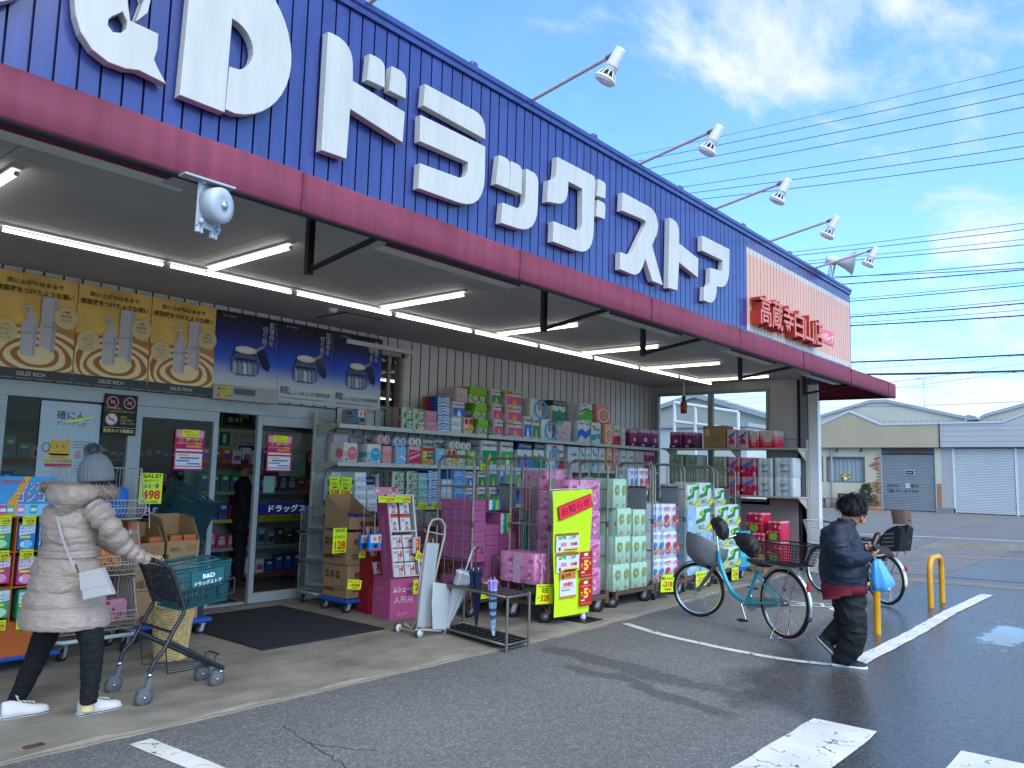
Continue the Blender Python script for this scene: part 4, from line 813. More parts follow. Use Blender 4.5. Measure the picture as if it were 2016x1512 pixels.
for y0, y1 in ((14.14, 16.28), (16.48, 18.2)):
    b = MB()
    for a, c, z0, z1 in ((y0, y0+.06, 1.5, 2.98), (y1-.06, y1, 1.5, 2.98), (y0+.06, y1-.06, 1.5, 1.56), (y0+.06, y1-.06, 2.92, 2.98)): b.b2((XB+.03, a, z0), (XB+.1, c, z1), FR2)
    o = b.build('window', cafe); g = MB(); k = 40; n = k+1; g.add([(XB+.22+.03*math.sin(i*1.35)+.012*math.sin(i*.6), y0+.06+(y1-y0-.12)*i/k, z) for z in (1.56, 2.88) for i in range(n)], [(i, i+1, n+i+1, n+i) for i in range(k)], CUR, True); g.build('curtain', o)
    g = MB(); g.rect((XB+.09, y0+.06, 1.56), (0, y1-y0-.12, 0), (0, 0, 1.36), CLEAR); g.build('pane', o); g = MB(); g.b2((XB+.3, y0, 1.4), (XB+.34, y1, 3.0), WG); g.build('room_dark', o)
b = MB()
for y in (15.6, 14.25): b.tube([(XB+.02, y, 3.45), (XB-.1, y, 3.4)], .02, DARK, 6); b.lathe((XB-.1, y, 3.42), (-.3, .2, -1), [(.035, 0), (.06, .15), (.07, .16)], DARK, 10); b.disc((XB-.15, y+.03, 3.25), (.06, 0, 0), (0, .06, 0), P('#d9d6c6'))
b.build('spot_lamp', cafe)
b = MB(); b.tube([(XB-.03, 15.97, .05), (XB-.03, 15.97, 3.5)], .05, mat('downpipe', '#8e9298', .5), 8); b.build('downpipe', cafe)
o = thing('flower_pot', 'white pot of yellow flowers standing in the shop window', 'flowers', (XB+.14, 15.25, 1.56)); b = MB(); b.lathe((XB+.15, 15.25, 1.56), Z, [(.09, 0), (.12, .2)], STEEL_W, 10); b.build('pot', o); b = MB()
for i in range(26): b.ball((XB+.15+random.uniform(-.07, .05), 15.25+random.uniform(-.22, .22), 1.83+random.uniform(-.1, .15)), .05, ('#d9bb28', '#c9a21c', '#5d6b2c')[i % 3], 6)
b.build('blossom', o)
# bench, planter and shrub before the shop
o = thing('bench', 'grey wooden bench against the yellow shop wall', 'bench', (XB-.5, 16.2, 0)); b = MB(); WOODG = mat('grey wood', '#6e675d', .8); b.b2((XB-.7, 15.3, .50), (XB-.25, 16.5, .56), WOODG); b.build('seat', o)
for y in (15.5, 16.3):
    for x in (-.62, -.33): b = MB(); b.lathe((XB+x, y, 0), Z, [(.05, 0), (.035, .2), (.055, .35), (.04, .5)], WOODG, 8); b.build('leg', o)
b = MB(); b.b2((XB-.55, 14.9, .55), (XB-.2, 15.5, .85), '#2d2c2b', .03); b.b2((XB-.56, 15.1, .65), (XB-.54, 15.3, .75), '#b8bfc4'); b.b2((XB-.5, 15.0, 0), (XB-.3, 15.4, .549), WOODG); b.build('mail_box', org=(XB-.4, 15.2, 0), label='dark box on a post beside the bench', cat='box')
LEAF = mat('conifer leaf', '#4a5c3c', .8, var=(6, .35)); LEAF2 = mat('conifer leaf dark', '#33452d', .8, var=(6, .3))
o = thing('shrub', 'small round conifer shrub in front of the brick patch across the street', 'shrub', (XB-.6, 13.9, 0)); b = MB(); b.tube([(XB-.6, 13.9, 0), (XB-.6, 13.9, .8)], .04, WOODG, 6); b.build('trunk', o); b = MB()
for i in range(900):
    t = random.random(); a = random.uniform(0, 6.28); r = (.75*(1-t*.75))*math.sqrt(random.random())*.85; p = Vector((XB-.6+r*math.cos(a), 13.9+r*math.sin(a), .35+t*1.05)); d = Vector((math.cos(a), math.sin(a), random.uniform(.3, 1.4)))*.1; s = d.cross(Vector((random.uniform(-1, 1), random.uniform(-1, 1), 1))).normalized()*.03
    b.add([p-s, p+d, p+s], [(0, 1, 2)], LEAF if random.random() < .6 else LEAF2)
b.build('crown', o)
b = MB(); b.b2((XB-1.0, 13.2, 0), (XB-.1, 13.9, .2), BRK, .02); b.b2((XB-.95, 13.25, .2), (XB-.15, 13.85, .22), '#3a332b'); b.build('planter', org=(XB-.5, 13.5, 0), label='low brick planter at the foot of the shrub', cat='planter')
grey = thing('grey_shop', 'low grey shop with wide white shutters next to the yellow one', 'shop', (XB, 7, 0))
b = MB(); zs = [3.5, 3.78, 4.07, 4.36, 4.62, 4.75]
for i, (z0, z1) in enumerate(zip(zs, zs[1:])): b.b2((XB-.24, 2.0, z0+.012), (XB, 10.13, z1), GREYP)
b.poly((XB-.24, 0, 0), Y, Z, [(7.2, 4.752), (6.25, 5.13), (4.6, 5.7), (2.9, 4.9), (2.0, 4.752)], GREYP, (.24, 0, 0)); b.b2((XB-.2, 2, 3.5), (XB, 10.12, 4.75), WGROOVE); b.build('fascia', grey)
b = MB(); tp = [(10.13, 4.755), (7.2, 4.755), (6.25, 5.14), (4.6, 5.71)]
for a, c in zip(tp, tp[1:]): b.loft([[(XB-.28, p[0], p[1]), (XB-.28, p[0], p[1]+.10), (XB+.1, p[0], p[1]+.10), (XB+.1, p[0], p[1])] for p in (a, c)], TRIM, True, False)
b.b2((XB-.29, 10.135, 3.5), (XB+.05, 10.17, 4.8), DARK); b.build('coping', grey)
b = MB(); b.b2((XB+.02, 9.55, .25), (XB+.2, 10.17, 3.5), mat('grey wall', '#9d9e9c', .8)); b.b2((XB+.0, 9.55, 0), (XB+.2, 10.17, .25), mat('footing', '#7b7c78', .9)); b.build('wall', grey)
for y0, y1 in ((6.78, 9.52), (3.9, 6.66), (2.0, 3.8)): slats(y0, y1, .03, 3.46, XB+.05, .085, SHUTW).build('shutter', grey)
b = MB()
for y in (9.52, 6.66, 3.8): b.b2((XB+.0, y, 0), (XB+.1, y+.1, 3.48), STEEL_W)
b.b2((XB+.28, 2, 0), (XB+.35, 19.5, 3.5), mat('grey wall', '#9d9e9c', .8)); b.build('shutter_frame', grey)
# gabled sheds behind
for nm, lab, pts, col in (('gabled_shed', 'beige ribbed shed with a low grey gable roof behind the yellow shop', [(9.0, 3), (9.0, 5.05), (9.43, 5.15), (13.0, 6.12), (13.9, 6.12), (17.5, 5.15), (18.4, 4.9), (18.4, 3)], SIDEC), ('gabled_shed', 'beige ribbed shed with a low grey gable roof behind the grey shop', [(8.35, 3), (8.35, 5.0), (8.1, 5.15), (4.2, 6.25), (3.4, 6.25), (-1, 5), (-1, 3)][::-1], SIDEC)):
    o = thing(nm, lab, 'shed', (XB+1, pts[0][0], 0), 'gabled sheds across the street'); b = MB(); b.poly((XB+.6, 0, 0), Y, Z, pts, col, (14, 0, 0))
    y = min(p[0] for p in pts)+.2
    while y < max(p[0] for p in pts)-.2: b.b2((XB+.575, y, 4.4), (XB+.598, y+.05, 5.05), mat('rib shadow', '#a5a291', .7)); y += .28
    b.build('wall', o); b = MB(); top = [p for p in pts if p[1] > 4]
    for a, c in zip(top, top[1:]):
        b.loft([[(xq, p[0], p[1]+q) for xq, q in ((XB+.5, .0), (XB+.5, .17), (XB+14.6, .17), (XB+14.6, .0))] for p in (a, c)], ROOFM, True, False)
    b.build('roof', o)
b = MB(); b.loft([[(XB+xq, 8.9+.45*math.cos(a), 5.0+.3*math.sin(a)) for a in (0, .8, 1.57, 2.3, 3.14)] for xq in (.7, 14)], mat('valley sheet', '#8f9496', .6), True, False); b.build('valley_gutter', org=(XB+1, 8.9, 5), label='curved grey sheet roof filling the valley between the two sheds', cat='roof')
b = MB(); b.poly((XB+15, 0, 0), Y, Z, [(5.2, 3), (5.2, 6.1), (7.3, 7.4), (9.4, 6.1), (9.4, 3)], mat('brown wood', '#4a2f28', .8), (4, 0, 0)); b.build('house', org=(XB+15, 8, 0), label='dark brown gable of a house far behind the sheds', cat='house')
o = thing('tv_antenna', 'thin rooftop television antenna on the shed roof', 'antenna', (XB+2, 11.2, 5.6)); b = MB(); xx, AY = XB+2, 11.35
b.tube([(xx, AY, 5.4), (xx, AY, 7.5)], .02, ALU, 6); b.build('mast', o); b = MB()
for z, w in ((7.5, .9), (7.02, 1.5)):
    b.tube([(xx, AY-w*.5, z), (xx, AY+w*.5, z+.06)], .012, ALU, 5)
    for i in range(9): b.tube([(xx-.3, AY-w*.5+w*i/8, z), (xx+.3, AY-w*.5+w*i/8, z+.03)], .008, ALU, 4); b.tube([(xx, AY-w*.5+w*i/8, z-.12 if i % 3 == 0 else z-.03), (xx, AY-w*.5+w*i/8, z+.15 if i % 3 == 0 else z+.05)], .008, ALU, 4)
b.build('aerial', o)
# back lot seen through the end-wall window
LOT = mat('shed side', '#a3a294', .7, var=(.6, .06), bump=(1.2, .0))
o = thing('side_warehouse', 'beige warehouse with a grey gable roof seen through the window in the end wall', 'warehouse', (34, 20, 0)); b = MB()
def wp(px, py, x=34): q = at(px, py, 0, x); return (q.y, q.z)
g0 = [wp(1308, 808), wp(1370, 783), wp(1512, 824), wp(1560, 836)]; gy = [g0[0]]+g0[1:]
pts = [(gy[0][0]+1.5, 0), (gy[0][0]+1.5, gy[0][1]-.3)]+gy[1:]+[(gy[-1][0], 0)]
b.poly((34, 0, 0), Y, Z, pts, LOT, (1.6, 0, 0)); y = gy[-1][0]
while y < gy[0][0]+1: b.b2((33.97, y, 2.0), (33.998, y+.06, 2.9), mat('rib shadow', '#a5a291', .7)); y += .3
b.build('wall', o); b = MB()
for a, c in zip(pts[1:-1], pts[2:-1]): b.loft([[(xq, p[0], p[1]+q) for xq, q in ((33.8, .0), (33.8, .22), (35.7, .22), (35.7, 0))] for p in (a, c)], ROOFM, True, False)
b.build('roof', o)
o = thing('white_gantry', 'white steel pipe frame standing behind the end-wall window', 'frame', (22, 12, 0)); b = MB(); wq = mat('white gantry', '#c8cac6', .5)
def wq3(px, py): q = at(px, py, 0, 22); return Vector((22, q.y, q.z))
A, B2, C2 = wq3(1328, 793), wq3(1369, 799), wq3(1453, 812)
b.tube([A, B2, C2], .055, wq, 8); 
for p in (A, B2, C2): b.tube([p, (p.x, p.y, 0)], .055, wq, 8)
p1, p2 = wq3(1328, 830), wq3(1453, 845); b.tube([p1, p2], .05, wq, 8); b.build('pipe_frame', o)
b = MB(); q = wq3(1330, 834); q2 = wq3(1445, 836); b.b2((24, q2.y+.5, 0), (28, q.y+2.5, q.z), mat('white shed', '#b9bab4', .7, var=(.8, .06))); b.b2((23.9, q2.y+.4, q.z), (28.1, q.y+2.6, q.z+.12), ROOFM); b.build('white_outbuilding', org=(25, q.y, 0), label='low white outbuilding seen through the end-wall window', cat='shed')
# ================= overhead wires along the street
WIRE = mat('wire', '#1a2030', .6)
wires = [(1418, 269, 2016, 131, .012), (1409, 287, 2016, 157, .019), (1400, 309, 2016, 184, .019), (1400, 328, 2016, 211, .019), (1400, 360, 2016, 260, .019), (1400, 375, 2016, 288, .019), (1400, 390, 2016, 312, .019),
         (1547, 498, 2016, 439, .014), (1559, 504, 2016, 452, .019), (1577, 515, 2016, 471, .013), (1585, 520, 2016, 482, .019), (1650, 547, 2016, 516, .02), (1645, 545, 2016, 528, .02), (1652, 560, 2016, 531, .027), (1675, 588, 2016, 556, .015), (1675, 593, 2016, 562, .024),
         (1676, 620, 2016, 590, .015), (1676, 624, 2016, 597, .03), (1676, 636, 2016, 610, .015), (1676, 641, 2016, 621, .034), (1678, 713, 2016, 698, .04), (1690, 737, 2016, 730, .045), (1740, 738, 2016, 733, .012), (1680, 728, 2016, 700, .01), (1750, 753, 2016, 716, .01), (1760, 764, 2016, 730, .01), (1830, 798, 2016, 790, .01)]
for i, (x0, y0, x1, y1, r) in enumerate(wires):
    xw = 26+((i*5) % 7)*.35; a = at(x0, y0, 0, xw); c = at(x1, y1, 0, xw); d = (c-a)
    A = a-d*1.6; Bq = c+d*1.2; pts = []
    for k in range(13):
        t = k/12; p = A+(Bq-A)*t; tt = -1.6+3.8*t; p.z += .10*(tt*(tt-1))*max(.3, abs(d.y)/8); pts.append(p)
    b = MB(); b.tube(pts, r*.62, WIRE, 5)
    if r > .025:
        for k in range(14): t = k/13; p = a+(c-a)*t; b.tube([p+Z*.0, p-Z*.05], .012, WIRE, 4)
    b.build('overhead_wire', org=tuple(a), label='thin dark overhead wire, %s counted down from the top' % ORD[i] if i < 26 else 'thin dark overhead wire, lowest of all of them', cat='wire', group='overhead wires along the street')
# ================= printed packs: unit meshes (1 x 1 x 1, front towards -y, base at z = 0)
def outline(nw, nd, bul):
    pts = []
    for (ax, ay, bx, by, n, ox, oy) in ((-.5, -.5, .5, -.5, nw, 0, -1), (.5, -.5, .5, .5, nd, 1, 0), (.5, .5, -.5, .5, nw, 0, 1), (-.5, .5, -.5, -.5, nd, -1, 0)):
        for k in range(n):
            for j in range(5):
                t = (k+(j+.5)/5)/n; s = math.sin(math.pi*(j+.5)/5)
                pts.append((ax+(bx-ax)*t+ox*bul*(s-1), ay+(by-ay)*t+oy*bul*(s-1)))
    return pts
PK = {}
def pack(kind, body, bands=(), dec=(), side=(), rolls=None, top=None, crease=0):
    b = MB()
    if rolls:
        o = outline(*rolls); zs = [(0, .93), (.03, 1)]; bd = list(bands) or [(0, 1, body)]
        for z0, z1, m in bd:
            st = [z0] + ([z0+.04] if z0 == 0 else []) + ([z1-.05] if z1 == 1 else []) + [z1]
            b.loft([[(x*(.95 if z in (0, 1) else 1), y*(.95 if z in (0, 1) else 1), z) for x, y in o] for z in st], m, False)
        b.add([(x*.95, y*.95, 1) for x, y in o], [tuple(range(len(o)))], top or body); b.add([(x*.95, y*.95, 0) for x, y in o], [tuple(range(len(o)))[::-1]], body)
    else:
        b.box((0, 0, .5), (1, 1, 1), body, None, .025)
        for z0, z1, m in bands: b.b2((-.503, -.503, z0), (.503, .503, z1), m, .02)
        if top: b.rect((-.47, -.47, 1.002), X*.94, Y*.94, top)
    e = [0]
    def put(dd, o, u, v, n):
        for d in dd:
            e[0] += .0035; q = o+n*(.004+e[0])
            if d[0] == 'r': b.rect(q+u*d[1]+v*d[2], u*(d[3]-d[1]), v*(d[4]-d[2]), d[5])
            elif d[0] == 'd': b.disc(q+u*d[1]+v*d[2], u*d[3], v*d[4], d[5], 22)
            elif d[0] == 'o': b.ringd(q+u*d[1]+v*d[2], u*d[3], v*d[4], d[6] if len(d) > 6 else .8, d[5], 22)
            elif d[0] == 't': b.text(d[1], q+u*d[2]+v*d[3], u*(d[4]-d[2]), v*(d[5]-d[3]), P(d[6]) if isinstance(d[6], str) else d[6], .015)
            elif d[0] == 'p': b.poly(q, u, v, d[1], d[2])
            elif d[0] == 'f':      # scattered petals
                rnd = random.Random(d[1])
                for i in range(d[2]):
                    a = rnd.uniform(.06, .94); c = rnd.uniform(d[5], d[6]); r = d[3]*rnd.uniform(.6, 1.3); t = rnd.uniform(0, 6)
                    b.poly(q+n*.0006*i, u, v, [(min(max(a+r*(1+.35*math.cos(5*k*.42+t))*math.cos(k*.42), .01), .99), c+r*1.0*(1+.35*math.cos(5*k*.42+t))*math.sin(k*.42)) for k in range(15)], d[4][i % len(d[4])])
    put(dec, Vector((-.5, -.5, 0)), X, Z, -Y); e[0] = 0; put(side, Vector((-.5, .5, 0)), -Y, Z, -X)
    PK[kind] = b.mesh(kind)
def W_(c, r=.35): return mat('wrap '+c, vivid(c), r, spec=.5, bump=(9, .25))
leafs = ['#3c7a4c', '#7fae86', '#2f6a44', '#a8c4a2']
pack('tissue_floral', W_('#b9c3b3'), dec=[('f', 3, 16, .085, leafs, .1, .9), ('p', rounded([(.28, .42, .1), (.5, .62, .1), (.72, .42, .1), (.5, .24, .1)]), '#a5323f')], side=[('r', .0, 0, 1, 1, '#8a8a84'), ('r', .80, .1, .93, .9, '#93303c'), ('r', .50, .0, .51, 1, '#6d6d68'), ('r', .36, .15, .44, .9, '#93303c')])
pack('tissue_pink', W_('#b98296'), dec=[('r', 0, .47, 1, .49, '#9a6579'), ('t', 'soft', .3, .6, .7, .8, '#d7b3c0')])
pack('tissue_pinkbox', mat('pink tissue box', '#a05680', .4, var=(5, .08)), dec=[('r', .3, .5, .7, .53, '#7c3f6c'), ('r', .35, .4, .62, .42, '#7c3f6c'), ('r', .8, .42, .85, .5, '#7c3f6c')], side=[('r', .3, .5, .7, .53, '#7c3f6c'), ('r', .35, .4, .62, .42, '#7c3f6c')])
def stripes(): return [('r', 0, 0, .27, 1, '#cfd2d0'), ('d', .27, .2, .05, .1, '#cfd2d0'), ('d', .27, .5, .05, .1, '#cfd2d0'), ('d', .27, .8, .05, .1, '#cfd2d0'), ('r', .30, 0, .52, 1, '#1f8a7c'), ('r', .52, 0, .60, 1, '#4aa7a0'), ('r', .60, 0, .80, 1, '#a6b43a'), ('r', .80, 0, .86, 1, '#4f9d6a'), ('r', .86, 0, 1, 1, '#3f6fb0')]
pack('tissue_striped', mat('pink tissue box', '#a8488c'), dec=stripes(), side=[('r', .3, .5, .7, .53, '#7c3f6c')])
zig = [('p', [(0, .1+.3*i), (.35, .22+.3*i), (.2, .3+.3*i), (1, .2+.3*i), (1, .28+.3*i), (.4, .38+.3*i), (.55, .3+.3*i), (0, .22+.3*i)], ('#3f6db0', '#5d8cc4', '#2d569a')[i]) for i in range(3)]
pack('tissue_zigzag', W_('#c3cbd6'), dec=zig, side=[('r', .02, .02, .2, .98, '#8c6b2c'), ('r', .2, .02, .4, .98, '#8e3040'), ('r', .4, .02, .6, .98, '#6b2f6d'), ('r', .6, .02, .8, .98, '#2b3f85'), ('r', .8, .02, .99, .98, '#1f5596')])
pack('tissue_white', W_('#c3c8cb', .25), dec=[('r', .1, .55, .9, .8, '#d5dadd'), ('r', .15, .2, .6, .3, '#b1bac0')], side=[('r', .6, .2, .95, .8, '#7fa4bd')])
pack('tissue_silver', W_('#cfd3d4', .2), dec=[('r', .05, .55, .95, .85, '#dfe3e4'), ('r', .2, .22, .5, .3, '#6c757a'), ('r', .55, .2, .8, .26, '#8f989c')])
pack('tissue_blue', W_('#5f8fc0', .3), dec=[('p', [(0, .2), (.5, .4), (1, .2), (1, .45), (.5, .65), (0, .45)], '#8fb6d8'), ('r', .1, .7, .6, .8, '#b5cfe4')])
pack('tissue_teal', W_('#8fb0aa', .3), dec=[('p', [(0, .1), (.6, .3), (1, .1), (1, .4), (.4, .55), (0, .4)], '#b7ccc6'), ('f', 8, 6, .07, leafs, .2, .8)])
pack('tissue_orange', mat('orange flower box', '#8a6f60', .5), dec=[('f', 4, 5, .2, ['#a3572a', '#7c3f24', '#b0743a'], .3, .7)])
pack('tissue_wave', mat('white blue box', '#7f8a94', .5), dec=[('p', [(.3, 0), (1, 0), (1, .7), (.6, .55), (.42, .3)], '#2f6f9c'), ('r', .1, .6, .4, .66, '#5c6a78')])
pack('clover', W_('#c5cbc6'), dec=[('d', .25+.5*(i % 2)+.1*((i//2) % 2), .12+.25*(i//2), .17, .10, '#1f6b34') for i in range(8)]+[('d', .1+.55*(i % 2), .22+.25*(i//2), .10, .08, '#2c8042') for i in range(6)], side=[('f', 2, 9, .12, ['#1f6b34'], .1, .9)])
R43 = (3, 2, .035)
def rollpack(kind, body, dec, bands=(), side=(), rolls=R43, top=None): pack(kind, W_(body), bands=[(a, c, W_(m)) for a, c, m in bands], dec=[d for d in dec], side=side, rolls=rolls, top=W_(top) if top else None)
rollpack('circle_pink', '#d0cac2', [('r', 0, .30, 1, .55, '#cf97a0'), ('d', .6, .45, .33, .36, '#c9707f'), ('t', 'Shin', .42, .48, .8, .6, '#e6c66a'), ('d', .2, .12, .06, .05, '#2c3560')], side=[('d', .7, .45, .25, .25, '#c9707f')])
rollpack('circle_blue', '#d0cfc8', [('r', 0, .30, 1, .55, '#8fb8c6'), ('d', .58, .45, .34, .36, '#3f93b5'), ('t', 'Shin', .40, .48, .78, .6, '#e3d9a5'), ('d', .2, .12, .06, .05, '#2c4a80')], side=[('r', 0, .3, 1, .55, '#6fa3b8')])
rollpack('wrap_pink', '#cfa3a8', [('r', .1, .2, .9, .8, '#d68f9c'), ('p', [(.1, .5), (.9, .62), (.9, .68), (.1, .56)], '#c0964a'), ('p', [(.1, .4), (.9, .52), (.9, .56), (.1, .44)], '#b7854a')], side=[('r', 0, .45, 1, .6, '#b08a56')])
rollpack('wrap_blue', '#a9b9c6', [('r', .1, .1, .9, .9, '#7fb0d6'), ('r', .2, .48, .9, .55, '#c9a557'), ('p', [(.1, .2), (.5, .4), (.9, .15), (.9, .3), (.5, .5)], '#cfe0ec')], side=[('r', 0, .45, 1, .6, '#c0a35c')])
rollpack('wrap_red', '#c4a2a6', [('r', .05, .05, .95, .8, '#a8304a'), ('p', [(.1, .2), (.9, .5), (.9, .62), (.1, .36)], '#d9a0ac'), ('p', [(.1, .5), (.9, .75), (.9, .82), (.1, .62)], '#cf7f90')])
rollpack('number_three', '#b8a276', [('r', 0, .80, 1, 1, '#a32438'), ('r', .05, .08, .95, .3, '#c9a24a'), ('r', .3, .35, .95, .7, '#3c3a6a'), ('t', '3', .06, .40, .36, .76, '#e3dd3a'), ('t', '倍巻き', .4, .45, .9, .62, '#e0c850'), ('f', 5, 8, .06, ['#8b3a5a', '#4c7a4a', '#c77a32'], .1, .4)])
rollpack('pale_blue', '#8fb3c6', [('r', .25, .3, .75, .8, '#a9c6d4'), ('t', 'soft', .3, .5, .7, .65, '#5c8aa5')])
rollpack('red_yellow', '#cfc3a8', [('d', .25, .75, .2, .2, '#a82434'), ('d', .72, .75, .2, .2, '#a82434'), ('r', .5, .15, 1, .5, '#d09a34'), ('r', .1, .2, .45, .28, '#c46a3a')])
rollpack('cream_leaf', '#c6c3ab', [('f', 6, 9, .06, ['#3c3f34', '#56594a'], .25, .8), ('t', 'LEAF', .3, .12, .7, .2, '#4a4c40')])
rollpack('green_ring', '#bfcbb8', [('r', 0, .5, 1, 1, '#79a838'), ('o', .3, .32, .24, .24, '#2b3326', .82), ('o', .76, .32, .24, .24, '#2b3326', .82), ('d', .3, .32, .14, .14, '#a8c470'), ('d', .76, .32, .14, .14, '#a8c470')], bands=[(0, .5, '#c4cdbf'), (.5, 1, '#7aa93a')], side=[('o', .5, .4, .35, .3, '#2b3326', .85)])
rollpack('green_box', '#9fb884', [('r', .1, .1, .9, .9, '#86ac4c'), ('o', .5, .35, .3, .26, '#33402a', .8), ('r', .3, .7, .7, .8, '#d3dcc8')])
def nep(kind, c, c2, yel=True, badge=False):
    d = [('t', 'nepia', .06, .74, .94, .90, '#2c2c30'), ('r', .06, .08, .94, .62, c), ('p', rounded([(.35, .1, .05), (.5, .6, .2), (.68, .1, .05)]), c2)]
    if badge: d += [('r', .02, .72, .4, .95, '#c39a2a'), ('t', '15', .08, .75, .34, .92, '#3a2c12')]
    rollpack(kind, '#c9c5c2', d, side=[('r', .1, .5, .9, .9, '#c2a08c' if c.startswith('#b') else '#b8bdb8'), ('t', 'nepia', .1, .7, .8, .85, '#55555a')])
nep('nepia_pink', '#b95a86', '#c9953a'); nep('nepia_badge', '#b9608c', '#c9953a', badge=True); nep('nepia_green', '#1f7a54', '#c3b53a'); nep('nepia_blue', '#3a6cb4', '#dfe4ea'); nep('nepia_lime', '#4f9a4c', '#d6dbd2')
rollpack('blue_arc', '#c9cdd0', [('o', .85, .45, .55, .5, '#4f9ac4', .75), ('t', '2倍\n巻き', .58, .4, .95, .8, '#3c4a68'), ('r', .6, .86, .95, .95, '#b0424a')], side=[('t', 'soft', .2, .7, .6, .8, '#7c8790')])
def klee(kind, c, c2): rollpack(kind, '#c9cccb', [('t', 'Kleenex', .1, .82, .9, .94, '#a9b2ae'), ('p', [(0, 0), (1, 0), (1, .5), (.7, .42), (.5, .56), (.3, .42), (0, .5)], c), ('o', .5, .1, .4, .32, c2, .8), ('o', .5, .1, .24, .2, c2, .75)], bands=[(0, .55, '#c9cccb'), (.55, .72, '#c9cccb'), (.72, 1, '#12302c' if c2 == '#2f8a70' else '#1a2154')])
klee('kleen_green', '#14624f', '#2f8a70'); klee('kleen_navy', '#2b4fa0', '#5d86c8')
rollpack('mist_pink', '#bfa9ae', [('f', 9, 14, .05, ['#b07f8c', '#cdb8bd'], .1, .9), ('r', .3, .4, .6, .44, '#96707a')])
rollpack('wave_blue', '#c9cfd4', [('p', [(0, .1), (.3, .35), (.6, .15), (1, .4), (1, .72), (.6, .5), (.3, .65), (0, .5)], '#2f66b0'), ('r', .1, .85, .4, .9, '#4a5870'), ('r', .6, .85, .9, .9, '#4a5870')])
rollpack('wave_green', '#c9cfca', [('p', [(0, .3), (.5, .65), (1, .45), (1, .1), (0, .05)], '#4f9a34'), ('p', [(0, .55), (.5, .75), (1, .6), (1, .5), (.5, .66), (0, .45)], '#1f3f2c'), ('r', .1, .85, .4, .9, '#4a5850')])
rollpack('wave_teal', '#c6cccb', [('t', 'Extra', .25, .6, .8, .78, '#4a4f50'), ('p', [(0, .1), (1, .25), (1, .5), (0, .4)], '#3f8c96'), ('d', .2, .8, .08, .06, '#222428'), ('p', [(.3, .1), (.6, .35), (.55, .1)], '#cfd8d6')])
def rose(kind, c, c2): rollpack(kind, c, [('o', .5, .42, r, r*.9, c2 if i % 2 else '#d8c3b8', .72) for i, r in enumerate((.42, .30, .2, .11))])
rose('rose_pink', '#c58a8c', '#a84a5c'); rose('rose_orange', '#d0a283', '#c06a34')
rollpack('cherry', '#c7b9b6', [('p', [(0, 0), (1, 0), (1, .5), (0, .42)], '#a82c40'), ('t', 'Extra', .2, .65, .85, .8, '#4a4044'), ('d', .6, .35, .16, .14, '#3a2b33')])
rollpack('plain_white', '#c4c6c6', [('t', 'soft', .25, .6, .75, .75, '#4f5560'), ('f', 12, 5, .06, ['#5f8fb4', '#7c9a6a', '#c07a52'], .15, .4)])
rollpack('plum', '#7c2f5c', [('r', 0, 0, 1, .22, '#2a1a3c'), ('d', .55, .42, .16, .12, '#c9b8c0'), ('r', .2, .06, .5, .16, '#b9b0b8'), ('r', .1, .75, .4, .78, '#a06488')], bands=[(0, .82, '#7c2f5c'), (.82, 1, '#b592a2')])
rollpack('bird_pink', '#c9aeb2', [('p', [(.1, .6), (.5, .75), (.95, .9), (.6, .6), (.4, .5)], '#2f5c9c'), ('d', .5, .36, .25, .16, '#a8304a'), ('d', .3, .3, .1, .1, '#c04a5c'), ('d', .68, .3, .1, .1, '#96284a'), ('r', .1, .05, .4, .14, '#8f99a4')])
rollpack('bird_red', '#b04a62', [('p', [(.1, .6), (.5, .75), (.95, .9), (.6, .6), (.4, .5)], '#2f6aa8'), ('f', 7, 8, .1, ['#a02440', '#c46070', '#d9b4b8'], .1, .5)], bands=[(0, .55, '#a8304c'), (.55, 1, '#b98a94')])
rollpack('blush', '#c99a9a', [('d', .5, .6, .3, .3, '#d0aaa2'), ('t', 'Kirei', .3, .15, .7, .25, '#dcb8b4')], bands=[(0, .3, '#b83048'), (.3, .5, '#c05866'), (.5, .72, '#c98a8a'), (.72, 1, '#c8c0bc')])
rollpack('crest_white', '#c6cac8', [('o', .5, .48, .34, .36, '#9fabab', .93), ('t', 'SINGLE\nSOFT', .3, .5, .7, .68, '#3c444c'), ('d', .4, .3, .06, .05, '#3f84b4'), ('d', .53, .3, .06, .05, '#3f84b4'), ('d', .66, .3, .06, .05, '#3f84b4')], side=[('f', 3, 8, .12, ['#5f93bb', '#b6cad8'], .2, .8)])
rollpack('sage', '#8f9a88', [('o', .5, .45, .33, .3, '#6c7a64', .9), ('d', .5, .45, .26, .22, '#7c8a76')])
rollpack('apple', '#b02c48', [('d', .5, .7, .26, .22, '#a01830'), ('d', .45, .25, .28, .2, '#6a9a3c'), ('r', .1, .45, .9, .5, '#d0808c'), ('f', 5, 5, .07, ['#d898a0', '#8a1430'], .3, .9)], bands=[(0, .9, '#b02c48'), (.9, 1, '#c88a94')])
rollpack('petal', '#c58aa8', [('f', 21, 34, .045, ['#b0648c', '#d9b0c4', '#b8577c'], .04, .96), ('r', .28, 0, .40, 1, '#c9a7b6')], rolls=(3, 3, .03), side=[('f', 22, 22, .05, ['#a85a80', '#d0a4b8'], .04, .96), ('r', .4, 0, .6, 1, '#b5a0a8')])
rollpack('mint', '#a9c3ae', [('d', .25, .62, .15, .17, '#8a8f5c'), ('o', .25, .62, .15, .17, '#666b40', .9), ('d', .76, .62, .15, .17, '#8f9460'), ('t', 'soft', .17, .58, .33, .66, '#d3d8b8'), ('d', .22, .12, .05, .06, '#c0583c'), ('d', .7, .12, .05, .06, '#c0583c'), ('f', 6, 9, .02, ['#8fae98', '#7c9c86'], .1, .95)], rolls=(4, 3, .04))
